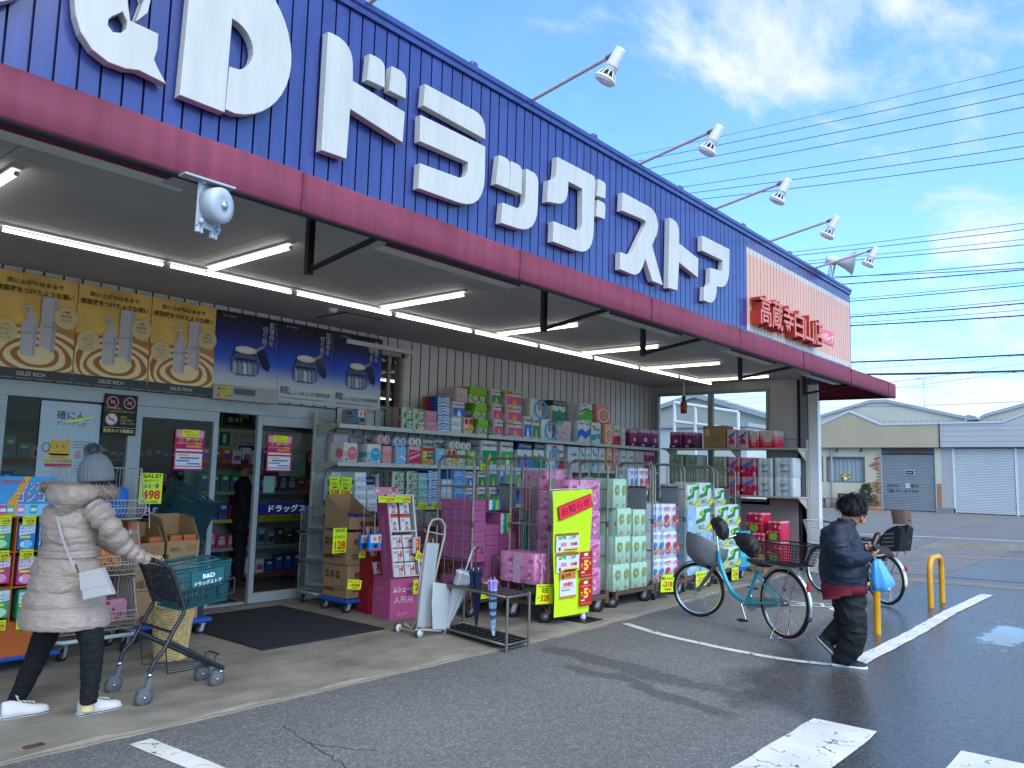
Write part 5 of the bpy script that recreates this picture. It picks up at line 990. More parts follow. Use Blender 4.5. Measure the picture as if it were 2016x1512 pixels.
def scot(kind, c):
    d = []
    for i in range(2):
        u = .5*i; d += [('t', 'scottie', u+.06, .80, u+.46, .93, c), ('t', 'flower', u+.12, .74, u+.42, .79, c), ('d', u+.26, .52, .15, .11, c)]
        d += [('d', u+.26+.13*math.cos(a), .30+.09*math.sin(a), .06, .05, q) for a, q in ((0, '#c23a2c'), (1, '#d8a024'), (2, '#3c66b0'), (3.1, '#d8742c'), (4.2, '#3c66b0'), (5.2, '#c9302c'))]; d += [('d', u+.15, .42, .03, .05, '#3c7a3c'), ('d', u+.4, .4, .03, .05, '#3c7a3c')]
    rollpack(kind, '#cdd0d3', d, rolls=(2, 2, .05), side=d[:3])
scot('scot_blue', '#2f7ab8'); scot('scot_red', '#b8304c')
rollpack('ele_green', '#c3cbc0', [('p', [(0, .5), (.4, .6), (.5, .9), (1, .95), (1, .8), (.6, .75), (.5, .45), (0, .35)], '#1f6a3c'), ('p', [(.5, .1), (.9, .4), (1, .4), (.65, .1)], '#7fb02f'), ('p', [(.6, .1), (1, .35), (1, .2), (.85, .1)], '#d0b92c'), ('t', 'ECO', .1, .15, .45, .3, '#2c5a70'), ('d', .3, .75, .12, .1, '#7fb02f')], rolls=(2, 2, .05))
pack('case_sky', mat('sky blue case', '#8fb3c9', .5), dec=[('r', .1, .3, .6, .5, '#a9c6d6'), ('r', .1, .6, .4, .66, '#6f96b0')]); pack('case_teal', mat('teal case', '#2f98a4', .4), dec=[('r', .1, .3, .6, .5, '#5db4bc')])
CARD = mat('cardboard', '#9c7a55', .8, var=(3, .12)); CARDD = mat('cardboard print', '#5a412c', .8)
pack('carton', CARD, dec=[('r', .1, .55, .3, .85, '#b9b0a0'), ('r', .3, .3, .8, .32, CARDD), ('r', .3, .42, .8, .44, CARDD), ('r', .3, .54, .7, .56, CARDD)], top=CARD)
pack('kit_box', mat('kit blue', '#2f74b0', .4), dec=[('r', .05, .5, .95, .97, '#c9bfb4'), ('d', .4, .72, .14, .12, '#b0824a'), ('r', .7, .55, .9, .9, '#b8404a'), ('d', .5, .3, .2, .15, '#2b2a30'), ('r', .2, .06, .8, .2, '#a8784c'), ('r', .15, .02, .85, .06, '#c0392f')], side=[('r', .05, .1, .95, .92, '#8a8f98'), ('r', .35, .68, .65, .85, '#8c2f3c'), ('r', .2, .5, .8, .56, '#8c2f3c')])
pack('white_floral_box', mat('floral box', '#8a8789', .5), dec=[('f', 15, 12, .1, ['#8c4a5c', '#5c7a5c', '#a58a90'], .1, .9)]); pack('red_dots', mat('dots box', '#8f8185', .5), dec=[('d', .15+.23*(i % 4), .1+.2*(i//4), .09, .08, '#7c1f38') for i in range(16)])
for nm, c in (('twin_pink', '#cfb0b6'), ('twin_blue', '#aebbd0'), ('twin_white', '#cfcdc8')):
    b = MB()
    for s in (-.25, .25): b.lathe((s, -.5, .5), Y, [(.0, 0), (.06, 0), (.09, .02), (.22, .0), (.25, .03), (.25, .97), (.2, 1)], W_(c), 18); b.disc((s, -.503, .5), X*.085, Z*.085*2, '#8a8580')
    b.v = [Vector((v.x, v.y, .5+(v.z-.5)*2)) for v in b.v]; PK[nm] = b.mesh(nm)
DESC = {'tissue_floral': 'green floral tissue pack', 'tissue_pink': 'plain pink tissue pack', 'tissue_pinkbox': 'magenta pink tissue box pack', 'tissue_striped': 'pink tissue pack with striped end', 'tissue_zigzag': 'white tissue pack with blue zigzags', 'tissue_white': 'clear-wrapped white tissue pack', 'tissue_silver': 'silvery white tissue pack', 'tissue_blue': 'wavy blue tissue pack', 'tissue_teal': 'pale teal tissue pack', 'tissue_orange': 'tissue pack with orange flower', 'tissue_wave': 'white and blue tissue pack', 'clover': 'white pack with green clover leaves', 'circle_pink': 'white roll pack with pink circle', 'circle_blue': 'white roll pack with blue circle', 'wrap_pink': 'pink roll pack with gold script', 'wrap_blue': 'pale blue roll pack with gold band', 'wrap_red': 'crimson striped roll pack', 'number_three': 'yellow and red roll pack marked 3', 'pale_blue': 'pale blue roll pack', 'red_yellow': 'cream roll pack with red and yellow', 'cream_leaf': 'cream roll pack with dark leaves', 'green_ring': 'lime green roll pack with dark rings', 'green_box': 'leaf green roll pack', 'nepia_pink': 'white roll pack with pink square', 'nepia_badge': 'white roll pack with gold 15 badge', 'nepia_green': 'white roll pack with dark green square', 'nepia_blue': 'white roll pack with blue square', 'nepia_lime': 'white roll pack with bright green square', 'blue_arc': 'white roll pack with blue arc', 'kleen_green': 'dark green topped roll pack', 'kleen_navy': 'navy topped roll pack', 'mist_pink': 'misty pink roll pack', 'wave_blue': 'kitchen roll pack with blue waves', 'wave_green': 'kitchen roll pack with green waves', 'wave_teal': 'kitchen roll pack with teal foot', 'rose_pink': 'pink roll pack with a rose', 'rose_orange': 'orange roll pack with a rose', 'cherry': 'white roll pack with red foot', 'plain_white': 'plain white roll pack', 'plum': 'plum purple roll pack', 'bird_pink': 'pale pink roll pack with blue bird', 'bird_red': 'red roll pack with blue bird', 'blush': 'roll pack fading from white to red', 'crest_white': 'white roll pack with oval crest', 'sage': 'sage green roll pack', 'apple': 'red roll pack with apple print', 'petal': 'pink petal-printed roll pack', 'mint': 'mint green roll pack', 'scot_blue': 'kitchen roll pack with blue lettering', 'scot_red': 'kitchen roll pack with red lettering', 'ele_green': 'kitchen roll pack with green swirl', 'case_sky': 'sky blue case', 'case_teal': 'teal case', 'carton': 'plain brown carton', 'kit_box': 'small blue boxed kit', 'white_floral_box': 'white floral gift box', 'red_dots': 'white box with dark red dots', 'twin_pink': 'twin pink paper rolls', 'twin_blue': 'twin pale blue paper rolls', 'twin_white': 'twin white paper rolls'}
PLACED = []
SEEN = {}
def goods(place, ref, axis, val, rows, depth=.28, rz=0, shelf=None, group=None, tilt=0.0):
    """rows of (kind, px left, px right, px top, px bottom): each front face as photographed, standing on the plane axis = val"""
    tops = []; items = []
    for kind, x0, x1, y0, y1 in rows:
        a = at(x0, y1, axis, val); c = at(x1, y0, axis, val); a2 = at(x0, y0, axis, val)
        u0, u1 = (a.x, c.x) if axis == 1 else (a.y, c.y)
        if u0 > u1: u0, u1 = u1, u0
        z0, z1 = a.z, (a2.z+c.z)/2
        cand = [t[2] for t in tops if min(t[1], u1)-max(t[0], u0) > .3*(u1-u0)]+([shelf] if shelf is not None else [])
        if cand:
            k = min(cand, key=lambda t: abs(t-z0))
            if abs(k-z0) < .16: h = z1-z0; z0 = k+.001; z1 = z0+h
        tops.append((u0, u1, z1)); lvl = sum(1 for t in tops[:-1] if min(t[1], u1)-max(t[0], u0) > .3*(u1-u0))
        items.append((kind, u0, u1, z0, z1))
    order = {}
    for i in sorted(range(len(items)), key=lambda i: (items[i][1] if axis == 1 else -items[i][1], items[i][3])): order.setdefault(items[i][0], []).append(i)
    for i, (kind, u0, u1, z0, z1) in enumerate(items):
        d = depth*(.55 if kind.startswith('twin') else 1)
        q = bpy.data.objects.new('tissue_pack' if kind.startswith('tissue') else ('carton' if kind in ('carton', 'carton30', 'compact', 'warmer', 'kit_box', 'case_sky', 'case_teal', 'white_floral_box', 'red_dots') or kind[:4] == 'moth' else 'paper_roll_pack'), PK[kind]); COL.objects.link(q)
        q.location = ((u0+u1)/2, val+d/2, z0) if axis == 1 else (val+d/2, (u0+u1)/2, z0); q.rotation_euler.z = rz+random.uniform(-.035, .035); q.scale = (abs(u1-u0)*.985, d, z1-z0)
        same = order[kind]; cols = []
        for j in same:
            c = next((c for c in cols if min(items[j][2], items[c[0]][2])-max(items[j][1], items[c[0]][1]) > .4*(items[j][2]-items[j][1])), None)
            if c is None: cols.append([j])
            else: c.append(j)
        ci = next(k for k, c in enumerate(cols) if i in c); li = sorted(cols[ci], key=lambda j: items[j][3]).index(i)
        lab = DESC[kind]+', '+place
        if len(cols) > 1: lab += ', %s%s from %s' % (ORD[ci], ' column' if len(cols[ci]) > 1 else '', ref)
        if len(cols[ci]) > 1: lab += ', %s up' % ORD[li]
        if len(lab.split()) > 16: lab = lab.replace(' from '+ref, '')
        tag(q, lab, 'pack', group or 'paper goods, '+place)
SHY = 7.66
top = [('kit_box', 702, 722, 812, 842)]
for r in range(3): top += [('tissue_floral', 790, 812, 800+19*(2-r)-(1 if r else 0), 819+19*(2-r)), ('tissue_floral', 812, 835, 801+19*(2-r), 820+19*(2-r))]
top += [('tissue_pink', 836, 861, 839-19*r, 857-19*r) for r in range(3)]+[('tissue_zigzag', 861, 886, 837-16*r, 853-16*r) for r in range(5)]
top += [('tissue_white', 888, 909, 841, 855), ('tissue_white', 888, 909, 826, 840), ('nepia_blue', 890, 917, 796, 825), ('mist_pink', 897, 922, 768, 795), ('red_yellow', 912, 932, 826, 856)]
top += [('green_ring', 941, 961, 829, 858), ('green_ring', 935, 958, 799, 828), ('green_ring', 924, 958, 768, 798)]
top += [('nepia_pink', 972, 992, 830, 860), ('nepia_pink', 969, 989, 799, 829), ('nepia_green', 967, 987, 771, 798), ('nepia_badge', 998, 1029, 832, 861), ('nepia_badge', 996, 1028, 803, 831), ('nepia_badge', 996, 1029, 773, 802)]
top += [('nepia_blue', 1031, 1047, 820, 862), ('nepia_green', 1048, 1063, 822, 863), ('blue_arc', 1066, 1089, 825, 864), ('blue_arc', 1044, 1069, 785, 821), ('mist_pink', 1094, 1126, 829, 867), ('kleen_green', 1086, 1115, 791, 828)]
top += [('wave_blue', 1137, 1163, 832, 873), ('wave_teal', 1165, 1184, 834, 874), ('wave_green', 1141, 1168, 798, 831), ('rose_pink', 1175, 1202, 798, 833), ('rose_orange', 1190, 1207, 836, 875), ('cherry', 1208, 1222, 838, 876), ('plain_white', 1223, 1232, 842, 877), ('plum', 1241, 1256, 848, 880), ('plum', 1258, 1281, 847, 881), ('plum', 1282, 1296, 848, 882)]
goods('top wall shelf', 'the doors', 1, SHY, top, .3, 0, 2.086)
midr = [('circle_pink', 675, 706, 870, 907), ('circle_blue', 722, 752, 872, 908), ('wrap_pink', 753, 773, 875, 908), ('wrap_blue', 779, 801, 877, 909), ('wrap_red', 803, 830, 877, 911), ('number_three', 831, 855, 880, 912), ('pale_blue', 857, 877, 881, 913), ('red_yellow', 879, 899, 883, 914), ('cream_leaf', 900, 918, 885, 914), ('green_box', 921, 938, 886, 915)]
midr += [('twin_pink', 744, 769, 855, 874), ('twin_blue', 776, 801, 857, 876), ('twin_white', 806, 830, 860, 877), ('twin_white', 886, 907, 866, 882), ('twin_white', 908, 928, 868, 884)]
midr += [('nepia_green', 946, 981, 868, 918), ('nepia_lime', 985, 1012, 871, 920), ('kleen_navy', 1019, 1049, 874, 922), ('kleen_green', 1051, 1073, 874, 923), ('blue_arc', 1076, 1095, 877, 924), ('cherry', 1096, 1111, 878, 925), ('plain_white', 1118, 1141, 882, 926), ('wave_teal', 1142, 1152, 883, 926), ('plain_white', 1153, 1164, 883, 926), ('wave_teal', 1165, 1178, 883, 927), ('plain_white', 1179, 1192, 884, 927), ('rose_orange', 1194, 1206, 884, 928), ('rose_pink', 1207, 1219, 884, 928), ('plain_white', 1221, 1234, 887, 928), ('plain_white', 1235, 1250, 888, 928), ('mist_pink', 1252, 1269, 889, 929), ('plum', 1271, 1290, 890, 929)]
goods('middle wall shelf', 'the doors', 1, SHY, midr, .28, 0, 1.636)
low = [('clover', 664, 697, 930, 988)]+[('tissue_silver', 699, 722, 970-17*r, 987-17*r) for r in range(4)]+[('tissue_silver', 723, 747, 971-17*r, 988-17*r) for r in range(2)]
low += [('tissue_floral', 772, 797, 973-17*r, 990-17*r) for r in range(4)]+[('tissue_floral', 800, 822, 973-17*r, 990-17*r) for r in range(4)]+[('tissue_teal', 823, 842, 974-16*r, 990-16*r) for r in range(4)]+[('tissue_zigzag', 843, 868, 974-17*r, 991-17*r) for r in range(4)]+[('tissue_white', 869, 892, 975-17*r, 992-17*r) for r in range(3)]+[('tissue_blue', 893, 917, 975-17*r, 992-17*r) for r in range(4)]
low += [('nepia_blue', 918, 935, 960, 993), ('nepia_blue', 918, 935, 927, 959), ('nepia_green', 940, 958, 960, 994), ('nepia_green', 940, 958, 927, 959), ('nepia_green', 962, 980, 915, 962), ('nepia_green', 962, 980, 963, 996), ('wave_blue', 984, 992, 920, 962), ('nepia_lime', 994, 1012, 918, 962), ('nepia_lime', 1015, 1026, 918, 962), ('kleen_navy', 1031, 1052, 930, 965), ('kleen_green', 1056, 1072, 930, 966)]
low += [('plain_white', 1080+17*i, 1096+17*i, 940+i, 972+i) for i in range(11)]
goods('lower wall shelf', 'the doors', 1, SHY, low, .28, 0, 1.096)
random.seed(12)
for nm, zb, hs in (('middle', 1.636, (.30, .35)), ('lower', 1.096, (.34, .44))):
    x = 5.98; k = 0; pool = ['nepia_green', 'nepia_pink', 'plain_white', 'kleen_navy', 'nepia_blue', 'wave_blue', 'mist_pink', 'green_ring', 'crest_white', 'rose_pink', 'wave_green', 'plum']
    while x < 13.0:
        kind = pool[(k*5+len(nm)) % 12]; w_ = random.uniform(.21, .27); q = bpy.data.objects.new('paper_roll_pack', PK[kind]); COL.objects.link(q); q.location = (x+w_/2, 7.99, zb); q.scale = (w_*.98, .14, random.uniform(*hs)); q.rotation_euler.z = random.uniform(-.04, .04)
        tag(q, '%s, %s back row, %s from the doors' % (DESC[kind], nm, ORD[k] if k < 26 else 'last'), 'pack', 'paper goods, back rows'); x += w_+.012; k += 1
und = [('white_floral_box', 812, 835, 1006, 1037), ('white_floral_box', 836, 860, 1008, 1038), ('red_dots', 812, 837, 1037, 1070), ('red_dots', 812, 837, 1071, 1105)]+[('tissue_orange', 866, 894, 1128-21*r, 1148-21*r) for r in range(6)]+[('tissue_wave', 896, 925, 1128-20*r, 1148-20*r) for r in range(5)]+[('carton', 838, 864, 1100, 1145), ('carton', 838, 864, 1050, 1098)]
goods('below the wall shelves', 'the doors', 1, 7.5, und, .4, 0)
EX = 13.36
goods('end wall top shelf', 'the corner', 0, EX, [('plum', 1318, 1342, 851, 883), ('plum', 1345, 1368, 853, 884), ('carton', 1384, 1428, 841, 885), ('bird_pink', 1430, 1450, 848, 884), ('bird_pink', 1451, 1473, 848, 884), ('blush', 1474, 1494, 850, 883), ('blush', 1495, 1529, 849, 883)], .34, -R(90), 2.09)
goods('end wall second shelf', 'the corner', 0, EX, [('sage', 1316, 1345, 938, 975), ('sage', 1347, 1376, 938, 975), ('sage', 1316, 1345, 900, 937), ('sage', 1347, 1376, 900, 937), ('sage', 1402, 1430, 938, 975), ('sage', 1402, 1430, 901, 937), ('bird_red', 1432, 1456, 939, 975), ('bird_red', 1458, 1489, 939, 975), ('bird_red', 1432, 1456, 901, 938), ('bird_red', 1458, 1489, 901, 938), ('crest_white', 1490, 1521, 939, 975), ('crest_white', 1523, 1563, 939, 976), ('crest_white', 1490, 1521, 901, 938), ('crest_white', 1523, 1563, 900, 938)], .36, -R(90), 1.266)
goods('floor by the end wall', 'the corner', 0, 12.9, [('carton', 1478, 1505, 1077, 1112), ('apple', 1478, 1505, 1036, 1076), ('apple', 1469, 1502, 997, 1035), ('apple', 1509, 1539, 1066, 1106), ('apple', 1509, 1539, 1026, 1065)], .36, -R(90), .013)
# ---- steel shelving
SHM = mat('beige shelving', '#a9a598', .5, var=(2, .08)); SHB = mat('shelving back', '#a3a5a6', .6)
sh = thing('wall_shelving', 'beige steel shelving along the ribbed wall, stacked with paper goods', 'shelving', (9.5, 7.9, 0), 'steel shelving under the canopy')
xs = [5.80, 8.44, 11.05, 13.3]
for j, (x0, x1) in enumerate(zip(xs, xs[1:])):
    for z, d in ((2.055, .45), (1.605, .45), (1.065, .45), (.12, .55)):
        b = MB(); b.b2((x0+.02, 8.07-d, z), (x1-.02, 8.07, z+.03), SHM, .004); b.b2((x0+.02, 8.07-d-.012, z-.02), (x1-.02, 8.07-d-.001, z+.03), mat('price rail', '#b9b8b2', .4))
        k = x0+.3
        while k < x1-.1: b.b2((k, 8.07-d-.013, z-.018), (k+.01, 8.07-d-.0125, z+.028), '#8d8c86'); k += .3
        for xx in (x0+.03, x1-.055): b.poly((xx, 0, 0), Y, Z, [(8.07-d+.03, z-.001), (8.07, z-.001), (8.07, z-.13), (8.0, z-.10)], SHM, (.02, 0, 0))
        b.build('shelf_board', sh)
    b = MB(); b.b2((x0, 8.072, .05), (x1, 8.085, 2.0), SHB); b.build('back_panel', sh)
for x in xs:
    b = MB(); b.b2((x-.022, 8.03, .012), (x+.022, 8.071, 2.22 if x < 6 else 2.05), SHM, .003)
    for k in range(40): b.b2((x-.006, 8.027, .1+.05*k), (x+.006, 8.0299, .125+.05*k), '#5c5a52')
    b.build('upright', sh)
b = MB(); b.b2((5.8, 8.0, .012), (13.3, 8.06, .12), SHM); b.build('plinth', sh)
s2 = thing('wall_shelving', 'beige steel shelving on the grey end wall below the window', 'shelving', (13.6, 6.2, 0), 'steel shelving under the canopy')
for z, y0 in ((2.06, 4.98), (1.236, 4.98)):
    b = MB(); b.b2((13.34, y0, z), (13.78, 7.6, z+.03), SHM, .004)
    for y in (5.0, 6.2, 7.5): b.poly((0, y, 0), X, Z, [(13.36, z-.001), (13.78, z-.001), (13.78, z-.2), (13.7, z-.16)], SHM, (0, .02, 0))
    b.build('shelf_board', s2)
for y in (4.99, 6.25, 7.58): b = MB(); b.b2((13.74, y-.02, .012), (13.785, y+.02, 2.25), SHM, .003); b.build('upright', s2)
b = MB(); b.b2((13.77, 4.99, .1), (13.782, 6.2, 1.2), mat('pinkish board', '#8f7f7d', .7)); b.b2((13.775, 6.2, .1), (13.783, 7.55, 1.2), SHB); b.build('back_panel', s2)
b = MB(); b.tube([(13.3, 7.1, ZC), (13.3, 7.1, 3.05)], .012, STEEL_W, 8); b.lathe((13.3, 7.1, 3.06), -Z, [(.03, 0), (.035, .03), (.03, .1)], DARK, 12); b.lathe((13.3, 7.1, 2.95), -Z, [(.055, 0), (.06, .03), (.06, .2), (.05, .22)], mat('red lantern', '#8c2f26', .5, spots=(26, .35, ['#6a1f1a', '#c0a090'])), 14); b.build('hanging_tag', org=(13.3, 7.1, 3.0), label='small red lantern-shaped tag hanging from the soffit before the end wall window', cat='tag')
# ---- roll cages
CAGE = mat('cage steel', '#8c8478', .45, .35, var=(9, .25)); CAGED = mat('cage rust', '#5e4a3c', .7, var=(20, .4)); PLATE = mat('tag plate grey', '#7a7e82', .5)
def caster(par, x, y, r=.075, zt=.2, w=.035, name='caster', m=RUBBER, fork=ALU, a=0.0):
    b = MB(); c, s = math.cos(a), math.sin(a); ax = Vector((-s, c, 0)); d = Vector((c, s, 0)); q = Vector((x, y, 0))-d*r*.4
    for k in (-1, 1): b.poly(q+ax*k*(w*.5+.006), d, Z, [(-.018, r-.012), (.018, r-.012), (r*.75, zt-.012), (r*.05, zt-.012)], fork, ax*k*.004)
    b.lathe(Vector((x, y, zt-.02)), Z, [(.035, 0), (.035, .012), (.02, .02)], fork, 10); o = b.build(name, par)
    b = MB(); b.lathe(q+Z*r-ax*w/2, ax, [(r*.55, -.001), (r*.95, 0), (r, w*.25), (r, w*.75), (r*.95, w), (r*.55, w+.001)], m, 22); b.lathe(q+Z*r-ax*(w/2+.003), ax, [(.0, 0), (r*.5, .0), (r*.56, .004), (r*.56, w+.002), (r*.5, w+.006), (0, w+.006)], mat('caster hub', '#4a4c50', .5), 18); b.build('wheel', o); return o
def roll_cage(x0, x1, y0, d, lab, h=1.72, panels='lrb', mesh=False):
    o = thing('roll_cage', lab, 'trolley', ((x0+x1)/2, y0+d/2, 0), 'roll cages along the kerb'); z0 = .21
    b = MB(); b.b2((x0, y0, z0-.03), (x1, y0+d, z0), CAGED, .006); b.b2((x0, y0-.004, z0-.05), (x1, y0+.03, z0-.001), CAGED, .005)
    for xx in (x0, x1-.05): b.b2((xx, y0-.006, z0-.10), (xx+.05, y0+.05, z0+.05), CAGED, .006)
    b.build('base', o)
    def frame(p, q, nm, hh=h):
        p = Vector(p); q = Vector(q); u = (q-p).normalized(); L_ = (q-p).length; r = .09; b = MB()
        pts = [p]+[p+Z*(hh-z0-r)+u*(r-r*math.cos(t))+Z*r*math.sin(t) for t in [i*math.pi/10 for i in range(6)]]+[q+Z*(hh-z0-r)-u*(r-r*math.cos(t))+Z*r*math.sin(t) for t in [i*math.pi/10 for i in range(5, -1, -1)]]+[q]
        b.tube(pts, .0135, CAGE, 8)
        n = 9 if mesh else 3
        for i in range(1, n+1): b.tube([p+u*L_*i/(n+1), p+u*L_*i/(n+1)+Z*(hh-z0-.005)], .0045, CAGE, 5)
        for k in ([.12*i for i in range(1, 12)] if mesh else (.42, .80, 1.18)): b.tube([p+Z*k, q+Z*k], .006 if mesh else .0095, CAGE, 6)
        for e in (p, q): b.lathe(e+Z*.75, Z, [(.017, 0), (.02, .01), (.02, .05), (.017, .06)], CAGED, 8)
        f = b.build(nm, o); return f
    if 'l' in panels: frame((x0+.015, y0+.02, z0), (x0+.015, y0+d-.02, z0), 'side_frame')
    if 'r' in panels:
        f = frame((x1-.015, y0+.02, z0), (x1-.015, y0+d-.02, z0), 'side_frame')
        b = MB(); b.b2((x1-.04, y0+.10, 1.14), (x1-.03, y0+.36, 1.42), PLATE); b.b2((x1-.045, y0+.1, 1.40), (x1-.04, y0+.36, 1.425), CAGED); b.build('tag_plate', f)
    if 'b' in panels: frame((x0+.03, y0+d-.012, z0), (x1-.03, y0+d-.012, z0), 'back_frame')
    for k, (xx, yy) in enumerate(((x0+.08, y0+.07), (x1-.08, y0+.07), (x0+.08, y0+d-.07), (x1-.08, y0+d-.07))): caster(o, xx, yy, .078, .17, .04, a=random.uniform(-1.2, .6))
    return o
roll_cage(6.30, 7.16, 5.86, .58, 'roll cage stacked with magenta tissue boxes behind the umbrella rack')
roll_cage(6.66, 7.78, 5.10, .58, 'roll cage of pink petal packs behind the yellow banner')
roll_cage(7.99, 8.87, 5.14, .56, 'roll cage of mint green packs')
roll_cage(8.93, 9.74, 5.16, .56, 'roll cage of white floral kitchen roll packs with a 318 price card')
roll_cage(9.86, 10.76, 5.24, .56, 'roll cage with sky blue cases behind the front wheel of the turquoise bicycle')
roll_cage(10.98, 11.62, 5.30, .5, 'narrow mesh-sided roll cage nearest the end wall', 1.70, 'lrb', True)
pA = []
for r in range(8): pA += [('tissue_pinkbox', 932+.6*r*0, 957, 1129-21*r, 1150-21*r), ('tissue_pinkbox', 958, 985, 1130-21*r, 1151-21*r), ('tissue_pinkbox', 986, 1017, 1131-21*r, 1152-21*r)]
pA = [p for p in pA if not (p[1] > 957 and p[3] < 1000) and not (p[1] > 985 and p[3] < 1025)]
pA += [('tissue_striped', 961, 984, 984, 1004), ('tissue_striped', 986, 1006, 984, 1024)]
goods('cage behind the umbrellas', 'the doors', 1, 5.87, pA, .5, 0, .212)
goods('gap beside the banner', 'the doors', 1, 6.0, [('tissue_striped', 1024, 1050, 1140-21*r, 1160-21*r) for r in range(8)], .4, 0, .212)
goods('cage behind the banner', 'the doors', 1, 5.14, [('petal', 1054, 1090, 1090, 1152)]+[('petal', 1122, 1186, 1104-62*r, 1164-62*r) for r in range(4)], .5, 0, .212)
goods('stack behind the banner', 'the doors', 1, 5.72, [('petal', 1077, 1130, 1092-60*r, 1150-60*r) for r in range(4)], .4, 0, .25)
goods('mint cage', 'the doors', 1, 5.12, [('mint', 1207+4*r, 1242+2*r, 1104-57*r, 1160-57*r) for r in range(3)]+[('mint', 1243+2*r, 1277-2*r, 1101-57*r, 1154-57*r) for r in range(3)]+[('mint', 1207, 1236, 930, 988)], .5, 0, .212)
goods('floral towel cage', 'the doors', 1, 5.16, [('scot_blue', 1284, 1306, 1092, 1142), ('scot_red', 1307, 1337, 1089, 1137), ('scot_blue', 1284, 1306, 1035, 1090), ('scot_red', 1307, 1336, 1033, 1087), ('scot_blue', 1284, 1302, 978, 1033), ('scot_red', 1303, 1335, 976, 1031)], .5, 0, .212)
goods('behind the mint cage bars', 'the doors', 1, 5.5, [('scot_blue', 1240, 1256, 922, 975), ('scot_red', 1257, 1278, 922, 975)], .2, 0)
goods('sky blue cage', 'the doors', 1, 5.26, [('case_sky', 1353, 1378, 1105, 1146), ('case_sky', 1380, 1404, 1103, 1143), ('case_sky', 1353, 1378, 1060, 1104), ('case_sky', 1380, 1404, 1058, 1102), ('case_sky', 1354, 1371, 1006, 1058), ('ele_green', 1372, 1402, 1004, 1057), ('ele_green', 1354, 1376, 958, 1005), ('ele_green', 1378, 1404, 956, 1003)], .45, 0, .212)
goods('mesh cage', 'the doors', 1, 5.30, [('ele_green', 1412, 1434, 1078, 1122), ('ele_green', 1435, 1457, 1075, 1118), ('ele_green', 1412, 1434, 1034, 1077), ('ele_green', 1435, 1457, 1032, 1074), ('ele_green', 1412, 1434, 990, 1033), ('ele_green', 1435, 1457, 988, 1031), ('ele_green', 1410, 1428, 955, 989)], .4, 0, .212)
o = thing('dolly', 'small blue dolly under the teal case by the end wall', 'dolly', (11.95, 5.5, 0)); b = MB(); b.b2((11.7, 5.35, .13), (12.05, 5.7, .17), mat('dolly blue', '#2150a8', .45), .01); b.build('deck', o)
for xx in (11.76, 11.99): caster(o, xx, 5.4, .055, .129, .03); caster(o, xx, 5.65, .055, .129, .03)
goods('dolly by the end wall', 'the doors', 1, 5.36, [('case_teal', 1458, 1478, 1045, 1118)], .3, 0, .171)
# ================= people
HV = Vector((math.cos(R(40.39)), math.sin(R(40.39)), 0)); SR = Vector((HV.y, -HV.x, 0))      # away from the viewer, to the viewer's right
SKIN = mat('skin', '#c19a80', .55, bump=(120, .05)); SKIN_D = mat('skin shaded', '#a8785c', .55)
def figure(P0, D):
    P0 = Vector(P0); s = D/CAM_F
    def w(px, py, dd=0.0): return apl(px, py, P0+HV*dd, HV)
    return w, s
def ell(c, a, b, n=28, ax=SR, bx=HV, lump=0.0, ph=0.0, sq=1.0):
    o = []
    for j in range(n):
        t = 2*math.pi*j/n; ct, st = math.cos(t), math.sin(t); k = 1+lump*math.sin(3*t+ph)+lump*.6*math.sin(7*t+ph*2.3)
        o.append(c+ax*a*k*math.copysign(abs(ct)**sq, ct)+bx*b*k*math.copysign(abs(st)**sq, st))
    return o
def limb(mb, pts, rs, m, n=16, puff=None):
    """tapered limb through joints, interpolated; puff = (count, depth) quilts it"""
    pts = [Vector(p) for p in pts]; P2 = []; R2 = []; st = 10
    for i in range(len(pts)-1):
        for k in range(st):
            t = k/st; p0 = pts[max(i-1, 0)]; p1 = pts[i]; p2 = pts[i+1]; p3 = pts[min(i+2, len(pts)-1)]
            P2.append(.5*((2*p1)+(p2-p0)*t+(2*p0-5*p1+4*p2-p3)*t*t+(3*p1-p0-3*p2+p3)*t**3)); tt = t*t*(3-2*t); R2.append(rs[i]*(1-tt)+rs[i+1]*tt)
    P2.append(pts[-1]); R2.append(rs[-1])
    if puff:
        N_ = len(P2); R2 = [r*(1+puff[1]*(abs(math.sin(math.pi*puff[0]*i/N_))-.6)) for i, r in enumerate(R2)]
    mb.tube(P2, R2, m, n)
